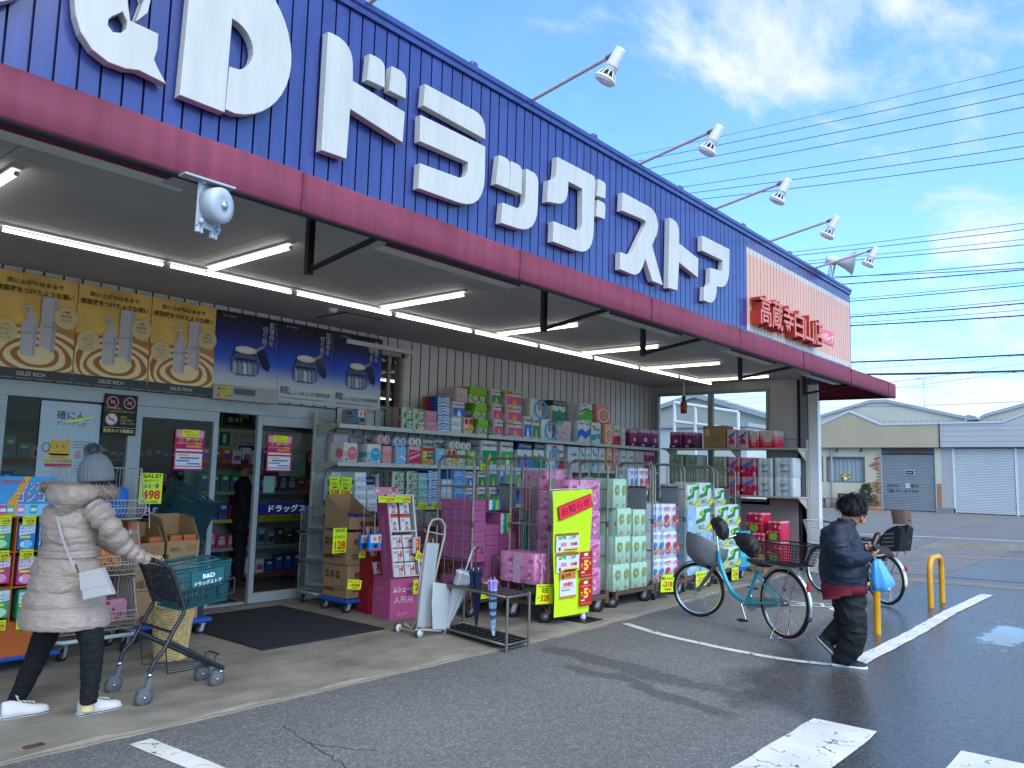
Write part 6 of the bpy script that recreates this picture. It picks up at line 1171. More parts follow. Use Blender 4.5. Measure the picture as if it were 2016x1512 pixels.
def hand(mb, wrist, fwd, palm, thumb_side, m, L=.17, curl=(.5, .6, .7, .8), spread=.012):
    """palm, five fingers of different length and a thumb from the side of the palm"""
    f = Vector(fwd).normalized(); p = Vector(palm); p = (p-f*p.dot(f)).normalized(); s = f.cross(p)*thumb_side; wr = Vector(wrist); k = L/.18
    rings = []
    for t, a, b in ((0, .026, .020), (.25, .034, .017), (.6, .041, .014), (.95, .040, .012), (1.05, .034, .010)): c = wr+f*.088*k*t; rings.append([c+s*a*k*math.cos(2*math.pi*j/14)+p*b*k*math.sin(2*math.pi*j/14) for j in range(14)])
    mb.loft(rings, m)
    for i, (ln, r) in enumerate(((.066, .0085), (.076, .009), (.070, .0085), (.056, .0075))):
        b0 = wr+f*.080*k+s*(.030-.020*i)*k; a = 0; pts = [b0]; c = curl[i]; d = f.copy()
        for q in range(3):
            a += c*(.5, .75, .6)[q]; d = f*math.cos(a)+p*math.sin(a)+s*(.12-.08*i)*.6; pts.append(pts[-1]+d.normalized()*ln*k*(.45, .32, .23)[q])
        mb.tube(pts, [r*k*1.05, r*k, r*k*.92, r*k*.72], m, 8); mb.ball(pts[-1], r*k*.75, m, 8)
    b0 = wr+f*.022*k+s*.028*k; pts = [b0, b0+(f*.5+s*.75+p*.35).normalized()*.034*k, b0+(f*.5+s*.75+p*.35).normalized()*.034*k+(f*.8+s*.25+p*.5).normalized()*.030*k, b0+(f*.5+s*.75+p*.35).normalized()*.034*k+(f*.85+s*.1+p*.6).normalized()*.054*k]
    mb.tube(pts, [.013*k, .0105*k, .009*k, .007*k], m, 8)
def head(mb, c, face, up, m, r=.098):
    """skull, jaw, nose, ears, lips; returns eye positions and axes"""
    f = Vector(face).normalized(); u = Vector(up); u = (u-f*u.dot(f)).normalized(); s = f.cross(u); c = Vector(c)
    def E(o, a, b, d, n=14):
        rings = []
        for i in range(11):
            t = math.pi*i/10; q = max(math.sin(t), .03); rings.append([o+s*a*q*math.cos(2*math.pi*j/n)+f*b*q*math.sin(2*math.pi*j/n)-u*d*math.cos(t) for j in range(n)])
        mb.loft(rings, m)
    E(c+u*.02*r/.098, r*.78, r*.98, r*1.02); E(c-u*r*.62+f*r*.22, r*.58, r*.62, r*.62); E(c-u*r*.98+f*r*.45, r*.3, r*.32, r*.26)
    mb.tube([c+f*r*.88+u*r*.05, c+f*r*1.08-u*r*.22, c+f*r*1.16-u*r*.38], [r*.09, r*.13, r*.17], m, 8); E(c+f*r*1.0-u*r*.43, r*.22, r*.14, r*.11)
    E(c+f*r*.80-u*r*.66, r*.26, r*.12, r*.07)
    for k in (-1, 1): E(c+s*k*r*.80-u*r*.12-f*r*.05, r*.10, r*.24, r*.32); E(c+s*k*r*.36+f*r*.80-u*r*.26, r*.25, r*.16, r*.2)
    return [c+s*k*r*.34+f*r*.88+u*r*.02 for k in (-1, 1)], f, u, s
def shoe(par, heel, toe, sole_m, up_m, lace_m, stripe=None, nm='shoe', hgt=.075, wid=.048, upv=Z):
    heel = Vector(heel); toe = Vector(toe); f = (toe-heel); L_ = f.length; f.normalize(); u = Vector(upv); u = (u-f*u.dot(f)).normalized(); s = f.cross(u)
    prof = [(0, .62, 1.0), (.06, .78, 1.04), (.18, .84, 1.06), (.34, .80, .92), (.48, .86, .74), (.62, 1.0, .60), (.78, 1.0, .50), (.9, .82, .43), (.97, .55, .34), (1, .25, .26)]
    b = MB(); rings = []
    for t, a, h in prof:
        c = heel+f*L_*t; w_ = wid*a; rings.append([c+s*x*w_+u*y for x, y in ((-1, .0), (-1.04, .022), (-.6, .024), (.6, .024), (1.04, .022), (1, .0), (0, -.002))])
    b.loft(rings, sole_m)
    if stripe: b.loft([[p+u*q for p in (r[1]-s*.0015, r[4]+s*.0015) for q in ((.0, -.006) if p == r[1]-s*.0015 else (-.006, 0))] for r in rings], stripe, True, False)
    o = b
    b2 = MB(); rings = []
    for t, a, h in prof:
        c = heel+f*(L_*(.02+.95*t))+u*.02; w_ = wid*a*.95; H = hgt*h; rings.append([c+s*x*w_+u*y*H for x, y in ((-1, 0), (-1.0, .35), (-.78, .72), (-.35, .97), (0, 1.0), (.35, .97), (.78, .72), (1.0, .35), (1, 0))])
    b2.loft(rings, up_m); sh = b2.build(nm, par); o.build('sole', sh)
    b3 = MB()
    for i in range(4):
        t = .36+.085*i; c = heel+f*L_*t+u*(.02+hgt*(.92-.7*(t-.34)-.02)); b3.tube([c-s*wid*.42, c+u*.006, c+s*wid*.42+f*.01], .0035, lace_m, 5)
    b3.tube([heel+f*L_*.34+u*(hgt+.02), heel+f*L_*.30+u*(hgt+.045)-s*.015, heel+f*L_*.37+u*(hgt+.03)-s*.03], .003, lace_m, 5); b3.build('lace', sh); return sh
# ---- woman pushing the trolley
def woman():
    wp_, s = figure((2.12, 5.38, 0), 5.08); P = thing('person', 'person in a beige quilted coat and grey bobble hat pushing a shopping trolley', 'person', (2.12, 5.38, 0))
    COAT = mat('quilted coat', '#a08c7e', .38, spec=.5, bump=(13, .9, (1, 1, 2.4)), var=(5, .10), sheen=.2); FUR = mat('fur trim', '#8c7c6a', .9, var=(60, .35)); KNIT = mat('grey knit', '#6f7376', .95, bump=(160, .4, (1, 1, .4))); BLK = mat('black trousers', '#0d0e12', .85, bump=(30, .2)); CANV = mat('white canvas', '#c9c6c4', .7, bump=(200, .15)); SOLEW = mat('white rubber', '#cfcdc6', .5); SOCK = mat('cream sock', '#c9b57c', .85)
    # body
    b = MB(); fw = Vector((.80, .60, -.02)).normalized(); hc = wp_(192, 948, .02); ey, f, u, sd_ = head(b, hc, fw, Z, SKIN, .088)
    b.tube([wp_(189, 975, .02), wp_(186, 1000, .02)], [.055, .06], SKIN)
    b.loft([ell(wp_(px, py), hw*s, d) for px, py, hw, d in ((150, 992, 34, .07), (145, 1015, 40, .10), (140, 1070, 40, .10), (138, 1120, 38, .10), (132, 1180, 46, .11), (130, 1215, 44, .1))], SKIN)
    limb(b, [wp_(190, 1002, -.03), wp_(215, 1036, -.02), wp_(243, 1074, .06), wp_(292, 1103, .20)], [.05, .042, .036, .026], SKIN)
    limb(b, [wp_(120, 1000, .15), wp_(165, 1045, .34), wp_(230, 1075, .40), wp_(296, 1098, .47)], [.05, .042, .036, .026], SKIN)
    limb(b, [wp_(165, 1200, -.03), wp_(180, 1290, -.03), wp_(173, 1398, -.04)], [.075, .05, .030], SKIN); limb(b, [wp_(105, 1200, .1), wp_(70, 1300, .13), wp_(26, 1402, .14)], [.075, .05, .030], SKIN)
    hand(b, wp_(291, 1102, .20), (.8, .5, .05), (.3, .2, -1), -1, SKIN, .16, (1.0, 1.1, 1.15, 1.2)); hand(b, wp_(296, 1098, .47), (.9, .3, 0), (.3, .2, -1), 1, SKIN, .16, (1.0, 1.1, 1.15, 1.2))
    remesh(b, 'body', .0055, 2).build('body', P)
    b = MB()
    for e in ey: b.ball(e-f*.004, .011, P_EYE, 10)
    b.build('eyes', P)
    b = MB(); random.seed(3)
    for i in range(70):
        a = random.uniform(-2.5, 2.5); d = (-f*math.cos(a)+sd_*math.sin(a)); c = hc+d*.080; b.tube([c+u*.03, c+d*.006-u*.03, c+d*.002-u*random.uniform(.03, .05)], [.008, .008, .004], mat('dark hair', '#191412', .5), 5)
    b.build('hair', P)
    # coat: quilted body, belt, hem flare
    b = MB(); seams = [990, 1006, 1040, 1070, 1078, 1092, 1101, 1130, 1160, 1192, 1234]
    key = [(984, 150, 22, .07), (990, 149, 42, .10), (1000, 141, 51, .13), (1015, 137, 52, .145), (1045, 137, 51, .15), (1070, 137, 47, .142), (1085, 136, 47, .14), (1100, 131, 55, .155), (1130, 130, 62, .175), (1165, 128, 69, .19), (1200, 127, 76, .205), (1225, 127, 81, .215), (1233, 127, 81, .215)]
    def kv(y):
        for a, c in zip(key, key[1:]):
            if a[0] <= y <= c[0]: t = (y-a[0])/(c[0]-a[0]); return [a[i]+(c[i]-a[i])*t for i in range(4)]
        return key[-1]
    rings = []; y = 984
    while y <= 1233:
        _, cx, hw, d = kv(y); k = max((q for q in seams if q <= y), default=984); k2 = min((q for q in seams if q > y), default=1236); ph = (y-k)/(k2-k); pf = math.sqrt(max(math.sin(math.pi*ph), 0))
        g = .032*(1 if k2-k > 12 else .35); o = ell(wp_(cx, y), (hw*(1-g*1.6)+hw*g*2.2*pf)*s, d*(1-g)+d*g*2.2*pf, 72, lump=.012, ph=k*.7+ph*.5)
        rings.append(o); y += 2.0
    b.loft(rings, COAT); b.tube([wp_(160, 984, .03), wp_(152, 1000, .02)], [.10, .13], COAT, 20)
    limb(b, [wp_(184, 1000, -.04), wp_(196, 1012, -.05), wp_(217, 1038, -.03), wp_(243, 1074, .07), wp_(268, 1092, .14), wp_(292, 1104, .205)], [.072, .078, .066, .058, .046, .030], COAT, 22, (9, .26))
    limb(b, [wp_(118, 1000, .12), wp_(160, 1040, .32), wp_(226, 1074, .40), wp_(290, 1099, .46)], [.075, .066, .056, .034], COAT, 18, (7, .16))
    cr = remesh(b, 'coat', .0058, 0); crumple(cr, .0045, 9, (1, 1, 1.7), 2.0); co = cr.build('coat', P)
    b = MB()
    for k in range(3):
        b.loft([ell(wp_(136.5, yy), (52+1.5*(yy%5>2))*s, .166, 90, lump=.02, ph=k*2.0) for yy in (1073+7*k, 1075+7*k, 1078+7*k, 1080+7*k)], COAT, False)
    b.build('belt', co)
    # hood lying on the back with a fur edge
    b = MB(); rr = []
    for t in range(11):
        q = t/10; y = 956+q*58; cx = 146-16*q; hw = (47+6*math.sin(math.pi*min(q*1.3, 1)))*(1-.80*max(0, q-.35)/.65); rr.append(ell(wp_(cx, y, -.08-.035*math.sin(math.pi*q)), hw*s*.9, .10*(1-.5*q)+.02, 30, lump=.02, ph=q*4))
    b.loft(rr, COAT); crumple(remesh(b, 'hood', .007, 2), .010, 10, (1, 1, 1), 1.0).build('hood', P)
    b = MB(); random.seed(9); loop = []
    for i in range(40):
        t = 2*math.pi*i/40; loop.append(hc-Z*.055-SR*.10+SR*(.205*math.cos(t))+HV*(.10*math.sin(t)-.02)+Z*(.012*math.cos(t-2.6)-.018*math.sin(t)))
    b.tube(loop, .036, FUR, 10, closed=True)
    for i in range(3400):
        k = random.randrange(40); c = loop[k].lerp(loop[(k+1) % 40], random.random()); d = Vector((random.gauss(0, 1), random.gauss(0, 1), random.gauss(0, 1))).normalized(); c2 = c+d*.034; e = (d+Vector((random.gauss(0, .5), random.gauss(0, .5), random.gauss(0, .5)-.3))).normalized()*random.uniform(.015, .034); sd2 = e.cross(d+Z*.1)
        if sd2.length < 1e-6: continue
        sd2 = sd2.normalized()*.0022; b.add([c2-sd2, c2+sd2, c2+e], [(0, 1, 2)], FUR if i % 3 else mat('fur tip', '#b3a28c', .9))
    b.build('fur_trim', P)
    # knitted hat
    b = MB(); ax = (Z*.95-SR*.10).normalized(); base = wp_(189, 945, .02); prof = [(.101, -.012), (.107, -.004), (.107, .03), (.101, .075), (.086, .115), (.062, .15), (.03, .172), (.005, .178)]; n = 96; u1 = ax.orthogonal().normalized(); u2 = ax.cross(u1)
    b.loft([[base+ax*h+(u1*math.cos(2*math.pi*j/n)+u2*math.sin(2*math.pi*j/n))*(r*(1+.022*math.cos(2*math.pi*j*24/n))) for j in range(n)] for r, h in prof], KNIT); ht = b.build('knit_hat', P)
    b = MB(); c = wp_(183, 888, .02); b.ball(c, .040, KNIT, 12)
    for i in range(1500):
        d = Vector((random.gauss(0, 1), random.gauss(0, 1), random.gauss(0, 1))).normalized(); sd2 = d.orthogonal().normalized()*.003; q = c+d*.036; e = d*random.uniform(.014, .024); b.add([q-sd2, q+sd2, q+e+sd2*.6, q+e-sd2*.6], [(0, 1, 2, 3)], KNIT)
    b.build('pompom', ht)
    b = MB(); limb(b, [wp_(158, 1205, -.03), wp_(176, 1240, -.04), wp_(181, 1290, -.045), wp_(174, 1385, -.05)], [.085, .076, .064, .048], BLK, 20)
    limb(b, [wp_(105, 1205, .08), wp_(93, 1240, .10), wp_(69, 1300, .13), wp_(27, 1390, .14)], [.085, .078, .064, .048], BLK, 20); crumple(remesh(b, 'trousers', .007, 1), .007, 13, (1, 1, 1.5), 4.0).build('trousers', P)
    b = MB(); b.tube([wp_(173, 1380, -.05), wp_(171, 1398, -.05)], [.037, .042], SOCK, 14); b.tube([wp_(29, 1380, .14), wp_(22, 1408, .14)], [.045, .046], SOCK, 14); b.build('socks', P)
    RIM = mat('shoe line', '#2a2c38', .6)
    h = at(152, 1413, 2, 0); t = at(240, 1393, 2, 0); shoe(P, h, h+(t-h).normalized()*.275, SOLEW, CANV, SOLEW, RIM, 'shoe', .085, .048)
    h = at(-2, 1420, 2, 0); t = at(85, 1404, 2, 0); shoe(P, h, h+(t-h).normalized()*.275, SOLEW, CANV, SOLEW, RIM, 'shoe', .085, .048)
    B = thing('shoulder_bag', 'pale grey leather shoulder bag on a long strap at the hip of the beige coat', 'bag', tuple(wp_(185, 1150, -.2))); LEA = mat('grey leather', '#aaa5a1', .45, bump=(60, .08))
    b = MB(); q = [wp_(*p) for p in ((156, 1127, -.245), (199, 1118, -.215), (221, 1171, -.20), (161, 1184, -.235))]; d = HV*.06; rr = []
    for t, k in ((0, .90), (.12, .985), (.5, 1.0), (.88, .985), (1, .90)):
        c = sum(q, Vector())/4+d*t; rr.append([c+(p-sum(q, Vector())/4)*k for p in (q[0], q[0].lerp(q[1], .5), q[1], q[1].lerp(q[2], .5), q[2], q[2].lerp(q[3], .5), q[3], q[3].lerp(q[0], .5))])
    b.loft(rr, LEA, True, False); b.build('bag_body', B)
    b = MB(); b.loft([[p-HV*e for e in (.004, .001)] for p in ()] or [[q[0]-HV*.004, q[1]-HV*.004, q[1].lerp(q[2], .62)-HV*.004, q[0].lerp(q[3], .62)-HV*.004], [q[0]-HV*.001, q[1]-HV*.001, q[1].lerp(q[2], .62)-HV*.001, q[0].lerp(q[3], .62)-HV*.001]], LEA, True, False); b.build('flap', B)
    b = MB(); st = [wp_(*p) for p in ((112, 996, -.10), (113, 1020, -.155), (124, 1062, -.185), (137, 1095, -.185), (150, 1124, -.225))]; b.loft([[p-SR*.008-HV*.004, p+SR*.008-HV*.004, p+SR*.008+HV*.001, p-SR*.008+HV*.001] for p in st], LEA, True, False)
    b.tube([wp_(149, 1112, -.22), wp_(155, 1128, -.245)], .006, mat('brass', '#b39a60', .3, .9), 8); b.build('strap', B)
P_EYE = mat('eye', '#1c1512', .25)
woman()
# ---- man looking at his wallet
def man():
    wm, s = figure((7.12, 2.30, 0), 6.86); P = thing('person', 'person in a navy jacket and dark baggy trousers walking with a wallet in both hands', 'person', (7.12, 2.3, 0))
    JK = mat('navy jacket', '#101a2b', .6, bump=(10, .9), var=(4, .2)); CUFF = mat('navy rib knit', '#262840', .9, bump=(90, .3)); RED = mat('red shirt', '#5c0d1e', .85, bump=(14, .35)); TR_ = mat('dark trousers', '#0e1113', .8, bump=(9, .5)); HAIR = mat('black hair', '#0a090a', .6, spec=.22); NAVY = mat('shoe navy', '#15181f', .6); SOL = mat('shoe white sole', '#c3c3c2', .5); SOLG = mat('shoe grey sole', '#6b6258', .7)
    b = MB(); hc = wm(1681, 1007, .0); fw = (SR*.80-HV*.22-Z*.52).normalized(); ey, f, u, sd_ = head(b, hc, fw, Z*.9+SR*.42, SKIN_D, .100)
    b.tube([wm(1672, 1020, .01), wm(1660, 1040, .02)], [.058, .07], SKIN_D, 14)
    b.loft([ell(wm(px, py), hw*s, d) for px, py, hw, d in ((1656, 1036, 14, .06), (1652, 1046, 26, .12), (1654, 1070, 31, .15), (1658, 1110, 33, .15), (1660, 1150, 32, .14), (1668, 1172, 27, .13))], SKIN_D)
    limb(b, [wm(1650, 1052, -.17), wm(1658, 1098, -.21), wm(1704, 1096, -.10)], [.055, .044, .030], SKIN_D); limb(b, [wm(1664, 1052, .16), wm(1688, 1088, .17), wm(1708, 1077, .07)], [.055, .044, .030], SKIN_D)
    limb(b, [wm(1675, 1165, -.05), wm(1680, 1225, -.08), wm(1660, 1300, -.02)], [.09, .06, .04], SKIN_D); limb(b, [wm(1668, 1165, .08), wm(1666, 1228, .06), wm(1628, 1262, .10)], [.09, .06, .04], SKIN_D)
    hand(b, wm(1706, 1095, -.09), SR*.95+HV*.25-Z*.02, HV*.3+Z*.9, 1, SKIN, .19, (.12, .10, .16, .3)); hand(b, wm(1708, 1077, .07), SR*.9-HV*.35-Z*.12, -HV*.5-Z*.6, 1, SKIN, .18, (.7, .8, .9, 1.0))
    remesh(b, 'body', .0055, 2).build('body', P)
    b = MB()
    for e in ey: b.ball(e-f*.004, .011, P_EYE, 10)
    for k in (-1, 1): b.tube([hc+sd_*k*.018+f*.098+u*.03, hc+sd_*k*.055+f*.088+u*.035], .005, HAIR, 6)
    b.build('eyes', P)
    b = MB(); random.seed(5)
    hk = hc+u*.030-f*.032; b.ball(hk, (.112, .112, .104), HAIR, 22)
    for i in range(900):
        th = random.uniform(0, 2*math.pi); ph = math.acos(random.uniform(-.15, 1)); d = (u*math.cos(ph)+(f*math.cos(th)+sd_*math.sin(th))*math.sin(ph)).normalized()
        if d.dot(f) > .52 and d.dot(u) < .42: continue
        g = (-Z+f*.35+Vector((random.gauss(0, .28), random.gauss(0, .28), random.gauss(0, .15)))); out = g-d*g.dot(d)
        if out.length < .05: continue
        out = (out.normalized()+d*random.uniform(-.04, .12)).normalized(); ln = random.uniform(.05, .105)*(1.25 if d.dot(f) < 0 else .9); c = hk+d*.108
        side_ = out.cross(d).normalized(); w_ = random.uniform(.004, .009); p1 = c+out*ln*.6+d*.004; p2 = c+out*ln-d*.018
        b.add([c-side_*w_-d*.006, c+side_*w_-d*.006, p1+side_*w_*.9, p1-side_*w_*.9, p2], [(0, 1, 2, 3), (3, 2, 4)], HAIR if i % 7 else mat('grey hair', '#201f20', .6), True)
    b.build('hair', P)
    b = MB(); rows = [(1026, 1660, 17, .075), (1036, 1655, 26, .11), (1046, 1652, 33, .155), (1062, 1655, 37, .185), (1085, 1657, 40, .195), (1110, 1659, 42, .20), (1130, 1660, 43, .205), (1142, 1661, 42, .20)]; rr = []
    for (y0, x0, h0, d0), (y1, x1, h1, d1) in zip(rows, rows[1:]):
        for k in range(6): t = k/6; y = y0+(y1-y0)*t; rr.append(ell(wm(x0+(x1-x0)*t, y), (h0+(h1-h0)*t)*s, d0+(d1-d0)*t, 40, lump=.016, ph=y*.09))
    rr.append(ell(wm(1661, 1142), 42*s, .2, 40)); b.loft(rr, JK)
    limb(b, [wm(1652, 1046, -.13), wm(1650, 1066, -.20), wm(1658, 1096, -.235), wm(1682, 1099, -.19), wm(1704, 1096, -.115)], [.085, .088, .080, .068, .050], JK, 20)
    limb(b, [wm(1662, 1046, .13), wm(1674, 1070, .19), wm(1688, 1088, .18), wm(1706, 1078, .09)], [.08, .078, .07, .05], JK, 18)
    crumple(remesh(b, 'jacket', .007, 1), .013, 8, (1, 1, 1.5), 6.0).build('jacket', P)
    b = MB(); b.loft([ell(wm(1661, y), h*s, d, 48, lump=.01, ph=3) for y, h, d in ((1139, 41.5, .199), (1143, 42, .201), (1149, 40.5, .192), (1151, 38, .18))], CUFF, False); b.build('rib_hem', P)
    b = MB(); b.tube([wm(1700, 1096, -.125), wm(1705, 1096, -.112), wm(1711, 1095, -.10)], [.050, .047, .040], CUFF, 18, False); b.build('cuff', P); b = MB(); b.tube([wm(1702, 1079, .10), wm(1709, 1077, .075)], [.048, .04], CUFF, 16, False); b.build('cuff', P)
    b = MB(); b.loft([ell(wm(px, y), h*s, d, 24) for px, y, h, d in ((1664, 1021, 15, .075), (1667, 1028, 17.5, .09), (1661, 1037, 21, .10))], JK, False); b.build('collar', P); b = MB()
    b.add([wm(1699, 1100, -.06), wm(1706, 1120, -.07), wm(1713, 1145, -.06), wm(1704, 1147, -.03), wm(1700, 1120, -.02)], [(0, 1, 4), (1, 2, 3, 4)], JK, True); b.build('jacket_flap', P)
    b = MB(); rr = []
    for y, px, h, d in ((1146, 1661, 40, .19), (1154, 1661, 41.5, .2), (1165, 1661, 41, .2)): rr.append(ell(wm(px, y), h*s, d, 48, lump=.012, ph=y))
    last = []
    for j in range(48): t = 2*math.pi*j/48; yy = 1171-6*math.cos(t-.4)*1.0+(4 if math.cos(t) < -.2 else 0); last.append(wm(1661+41*math.cos(t), yy, .2*math.sin(t)))
    rr.append(last); b.loft(rr, RED, False); b.build('shirt', P)
    b = MB(); b.loft([ell(wm(px, y), h*s, d, 32, lump=.015, ph=y*.1) for y, px, h, d in ((1152, 1665, 31, .15), (1165, 1669, 30, .16), (1185, 1671, 29, .165), (1200, 1672, 27, .15))], TR_)
    limb(b, [wm(1676, 1180, -.06), wm(1679, 1210, -.09), wm(1681, 1240, -.10), wm(1674, 1270, -.06), wm(1658, 1298, -.01)], [.115, .105, .098, .104, .088], TR_, 22)
    limb(b, [wm(1664, 1178, .08), wm(1665, 1210, .06), wm(1656, 1235, .06), wm(1640, 1249, .09), wm(1625, 1262, .12)], [.11, .095, .085, .075, .060], TR_, 20); crumple(remesh(b, 'trousers', .007, 1), .016, 7, (1, 1, 1.6), 8.0).build('trousers', P)
    h = wm(1636, 1312, .02); t = wm(1702, 1321, -.10); h.z = t.z = .0; shoe(P, h, h+(t-h).normalized()*.285, SOL, NAVY, NAVY, None, 'shoe', .08, .05)
    h = wm(1606, 1259, .13); t = wm(1641, 1294, .02); shoe(P, h, t+(t-h).normalized()*.02, SOLG, NAVY, NAVY, SOL, 'shoe', .08, .05, (SR*.75+Z*.45-HV*.2))
    b = MB(); c = wm(1739, 1086, -.04); e1 = (SR*.9-HV*.1-Z*.18).normalized(); e2 = (HV*.75+Z*.35).normalized(); b.loft([[c-e1*.07-e2*.05+o, c+e1*.07-e2*.05+o, c+e1*.07+e2*.05+o*1.6, c-e1*.07+e2*.05+o*1.6] for o in (Z*-.012, Z*.012)], mat('wallet leather', '#231d1b', .5, bump=(40, .1)), True, False); b.build('wallet', org=tuple(c), label='dark leather wallet held open in both hands of the person in navy', cat='wallet')
    B = thing('carrier_bag', 'light blue plastic carrier bag hanging from the wrist of the person in navy', 'bag', tuple(wm(1735, 1135, -.1)))
    PL = mat('blue film', '#4fa3dc', .3, spec=.5, alpha=.86, bump=(14, .6, (1, 1, .35))); b = MB(); rr = []
    for y, x0, x1, d in ((1101, 1722, 1735, .012), (1108, 1719, 1738, .03), (1118, 1717, 1744, .055), (1132, 1716, 1752, .075), (1145, 1715, 1759, .085), (1153, 1717, 1758, .085), (1161, 1718, 1750, .075), (1163.5, 1720, 1748, .05)):
        n = 36; c = wm((x0+x1)/2, y, -.12); a = (x1-x0)/2*s; rr.append([c+SR*a*math.cos(2*math.pi*j/n)*(1+.05*math.sin(9*2*math.pi*j/n))+HV*d*math.sin(2*math.pi*j/n)*(1+.10*math.sin(7*2*math.pi*j/n+1)) for j in range(n)])
    b.loft(rr, PL); b.build('bag_film', B)
    b = MB(); b.tube([wm(1725, 1103, -.13), wm(1721, 1097, -.11), wm(1716, 1092, -.10), wm(1719, 1098, -.08), wm(1727, 1104, -.10)], .007, PL, 6); b.build('bag_handle', B)
    b = MB(); b.box(wm(1736, 1152, -.12), (.13, .11, .07), mat('pale box in bag', '#a9c9c4', .5), R(25), .006); b.build('boxed_goods', org=tuple(wm(1736, 1152, -.12)), label='pale box showing through the foot of the light blue carrier bag', cat='box')
man()
# ---- shopper inside the store
def shopper():
    P0 = Vector((5.15, 9.55, 0)); P0 = Vector((at(474, 1000, 1, 9.6).x, 9.6, 0)); P = thing('person', 'person with short grey hair and a dark jacket standing inside the doorway', 'person', tuple(P0)); JK = mat('dark jacket', '#17161a', .8, bump=(12, .3)); fw = Vector((.9, -.45, -.1)).normalized(); sd_ = Vector((.45, .9, 0)).normalized()
    b = MB(); hc = P0+Z*1.55; ey, f, u, s2 = head(b, hc, fw, Z, SKIN_D, .1); b.tube([P0+Z*1.46, P0+Z*1.36], [.055, .065], SKIN_D)
    for k in (-1, 1):
        limb(b, [P0+sd_*k*.18+Z*1.32, P0+sd_*k*.24+Z*1.05, P0+sd_*k*.22+fw*.1+Z*.82], [.05, .04, .03], SKIN_D); hand(b, P0+sd_*k*.22+fw*.1+Z*.82, -Z+fw*.2, fw, k, SKIN_D, .18); limb(b, [P0+sd_*k*.09+Z*.85, P0+sd_*k*.1+Z*.45, P0+sd_*k*.1+Z*.08], [.08, .055, .04], SKIN_D)
    b.loft([ell(P0+Z*z, a, d, 20, sd_, fw) for z, a, d in ((1.38, .08, .06), (1.3, .19, .09), (1.1, .17, .1), (.85, .16, .1))], SKIN_D); remesh(b, 'body', .009, 2).build('body', P)
    b = MB()
    for e in ey: b.ball(e-f*.004, .011, P_EYE, 8)
    for k in (-1, 1): b.ringd(hc+s2*k*.036+f*.108+u*.0, s2*.028, u*.022, .85, BLACKM, 14)
    b.tube([hc+s2*.064+f*.105, hc+s2*.085+f*.0], .003, BLACKM, 5); b.build('spectacles', P)
    b = MB(); b.ball(hc+u*.028-f*.016, (.094, .094, .095), mat('short grey hair', '#3a3735', .8, bump=(90, .5)), 16); b.build('hair', P)
    b = MB(); b.loft([ell(P0+Z*z, a, d, 24, sd_, fw, .02, z*9) for z, a, d in ((1.42, .07, .07), (1.37, .17, .1), (1.30, .23, .13), (1.1, .23, .15), (.85, .24, .16), (.70, .24, .16))], JK)
    for k in (-1, 1): limb(b, [P0+sd_*k*.2+Z*1.33, P0+sd_*k*.28+Z*1.07, P0+sd_*k*.25+fw*.1+Z*.84], [.075, .065, .05], JK)
    remesh(b, 'jacket', .01, 2).build('jacket', P); b = MB()
    for k in (-1, 1): limb(b, [P0+sd_*k*.1+Z*.8, P0+sd_*k*.11+Z*.45, P0+sd_*k*.11+Z*.06], [.11, .09, .075], JK)
    remesh(b, 'trousers', .01, 1).build('trousers', P)
    for k in (-1, 1): shoe(P, P0+sd_*k*.11-fw*.09+Z*.008, P0+sd_*k*.11+Vector((fw.x, fw.y, 0))*.18+Z*.008, BLKPL, BLKPL, BLKPL)
shopper()
# ================= bicycles
TYRE = mat('tyre', '#141416', .8); TEAL = mat('turquoise paint', '#1f93a3', .3, .2, coat=.4); SPOKE = mat('spoke steel', '#a9abad', .25, .9); REFL = mat('red reflector', '#b01a1c', .25); BLKB = mat('black bike part', '#101114', .5); BRAKE = mat('dull alloy', '#8f9090', .35, .8)
def wheel(par, c, d, r, nm='wheel', spokes=28):
    c = Vector(c); d = Vector(d).normalized(); nn = d.cross(Z).normalized(); n = 44
    b = MB(); b.tube([c+d*(r-.018)*math.cos(2*math.pi*i/n)+Z*(r-.018)*math.sin(2*math.pi*i/n) for i in range(n)], .018, TYRE, 10, closed=True); w_ = b.build(nm, par)
    b = MB(); b.loft([[c+(d*math.cos(a)+Z*math.sin(a))*q+nn*e for q, e in ((r-.033, -.012), (r-.033, .012), (r-.046, .009), (r-.046, -.009))] for a in [2*math.pi*i/n for i in range(n)]], CHROME, False, False, True); b.build('rim', w_)
    b = MB(); b.cyl(c-nn*.035, c+nn*.035, .018, BRAKE, 12)
    for k in (-1, 1): b.cyl(c+nn*k*.024, c+nn*k*.030, .03, BRAKE, 14); b.cyl(c+nn*k*.035, c+nn*k*.06, .008, BRAKE, 8)
    for i in range(spokes):
        a = 2*math.pi*i/spokes; a2 = a+(.5 if (i//2) % 2 else -.5); k = 1 if i % 2 else -1; b.tube([c+nn*.026*k+(d*math.cos(a2)+Z*math.sin(a2))*.027, c+(d*math.cos(a)+Z*math.sin(a))*(r-.044)], .0013, SPOKE, 4)
    b.build('spokes', w_); return w_
def fender(par, c, d, r, a0, a1, m, nm='mudguard'):
    c = Vector(c); d = Vector(d).normalized(); nn = d.cross(Z).normalized(); rings = []
    for i in range(19):
        a = R(a0+(a1-a0)*i/18); e = d*math.cos(a)+Z*math.sin(a); rings.append([c+e*(r+q)+nn*w_ for q, w_ in ((.008, -.026), (.020, -.018), (.024, 0), (.020, .018), (.008, .026), (.017, .016), (.021, 0), (.017, -.016))])
    b = MB(); b.loft(rings, m, True, True); return b.build(nm, par)
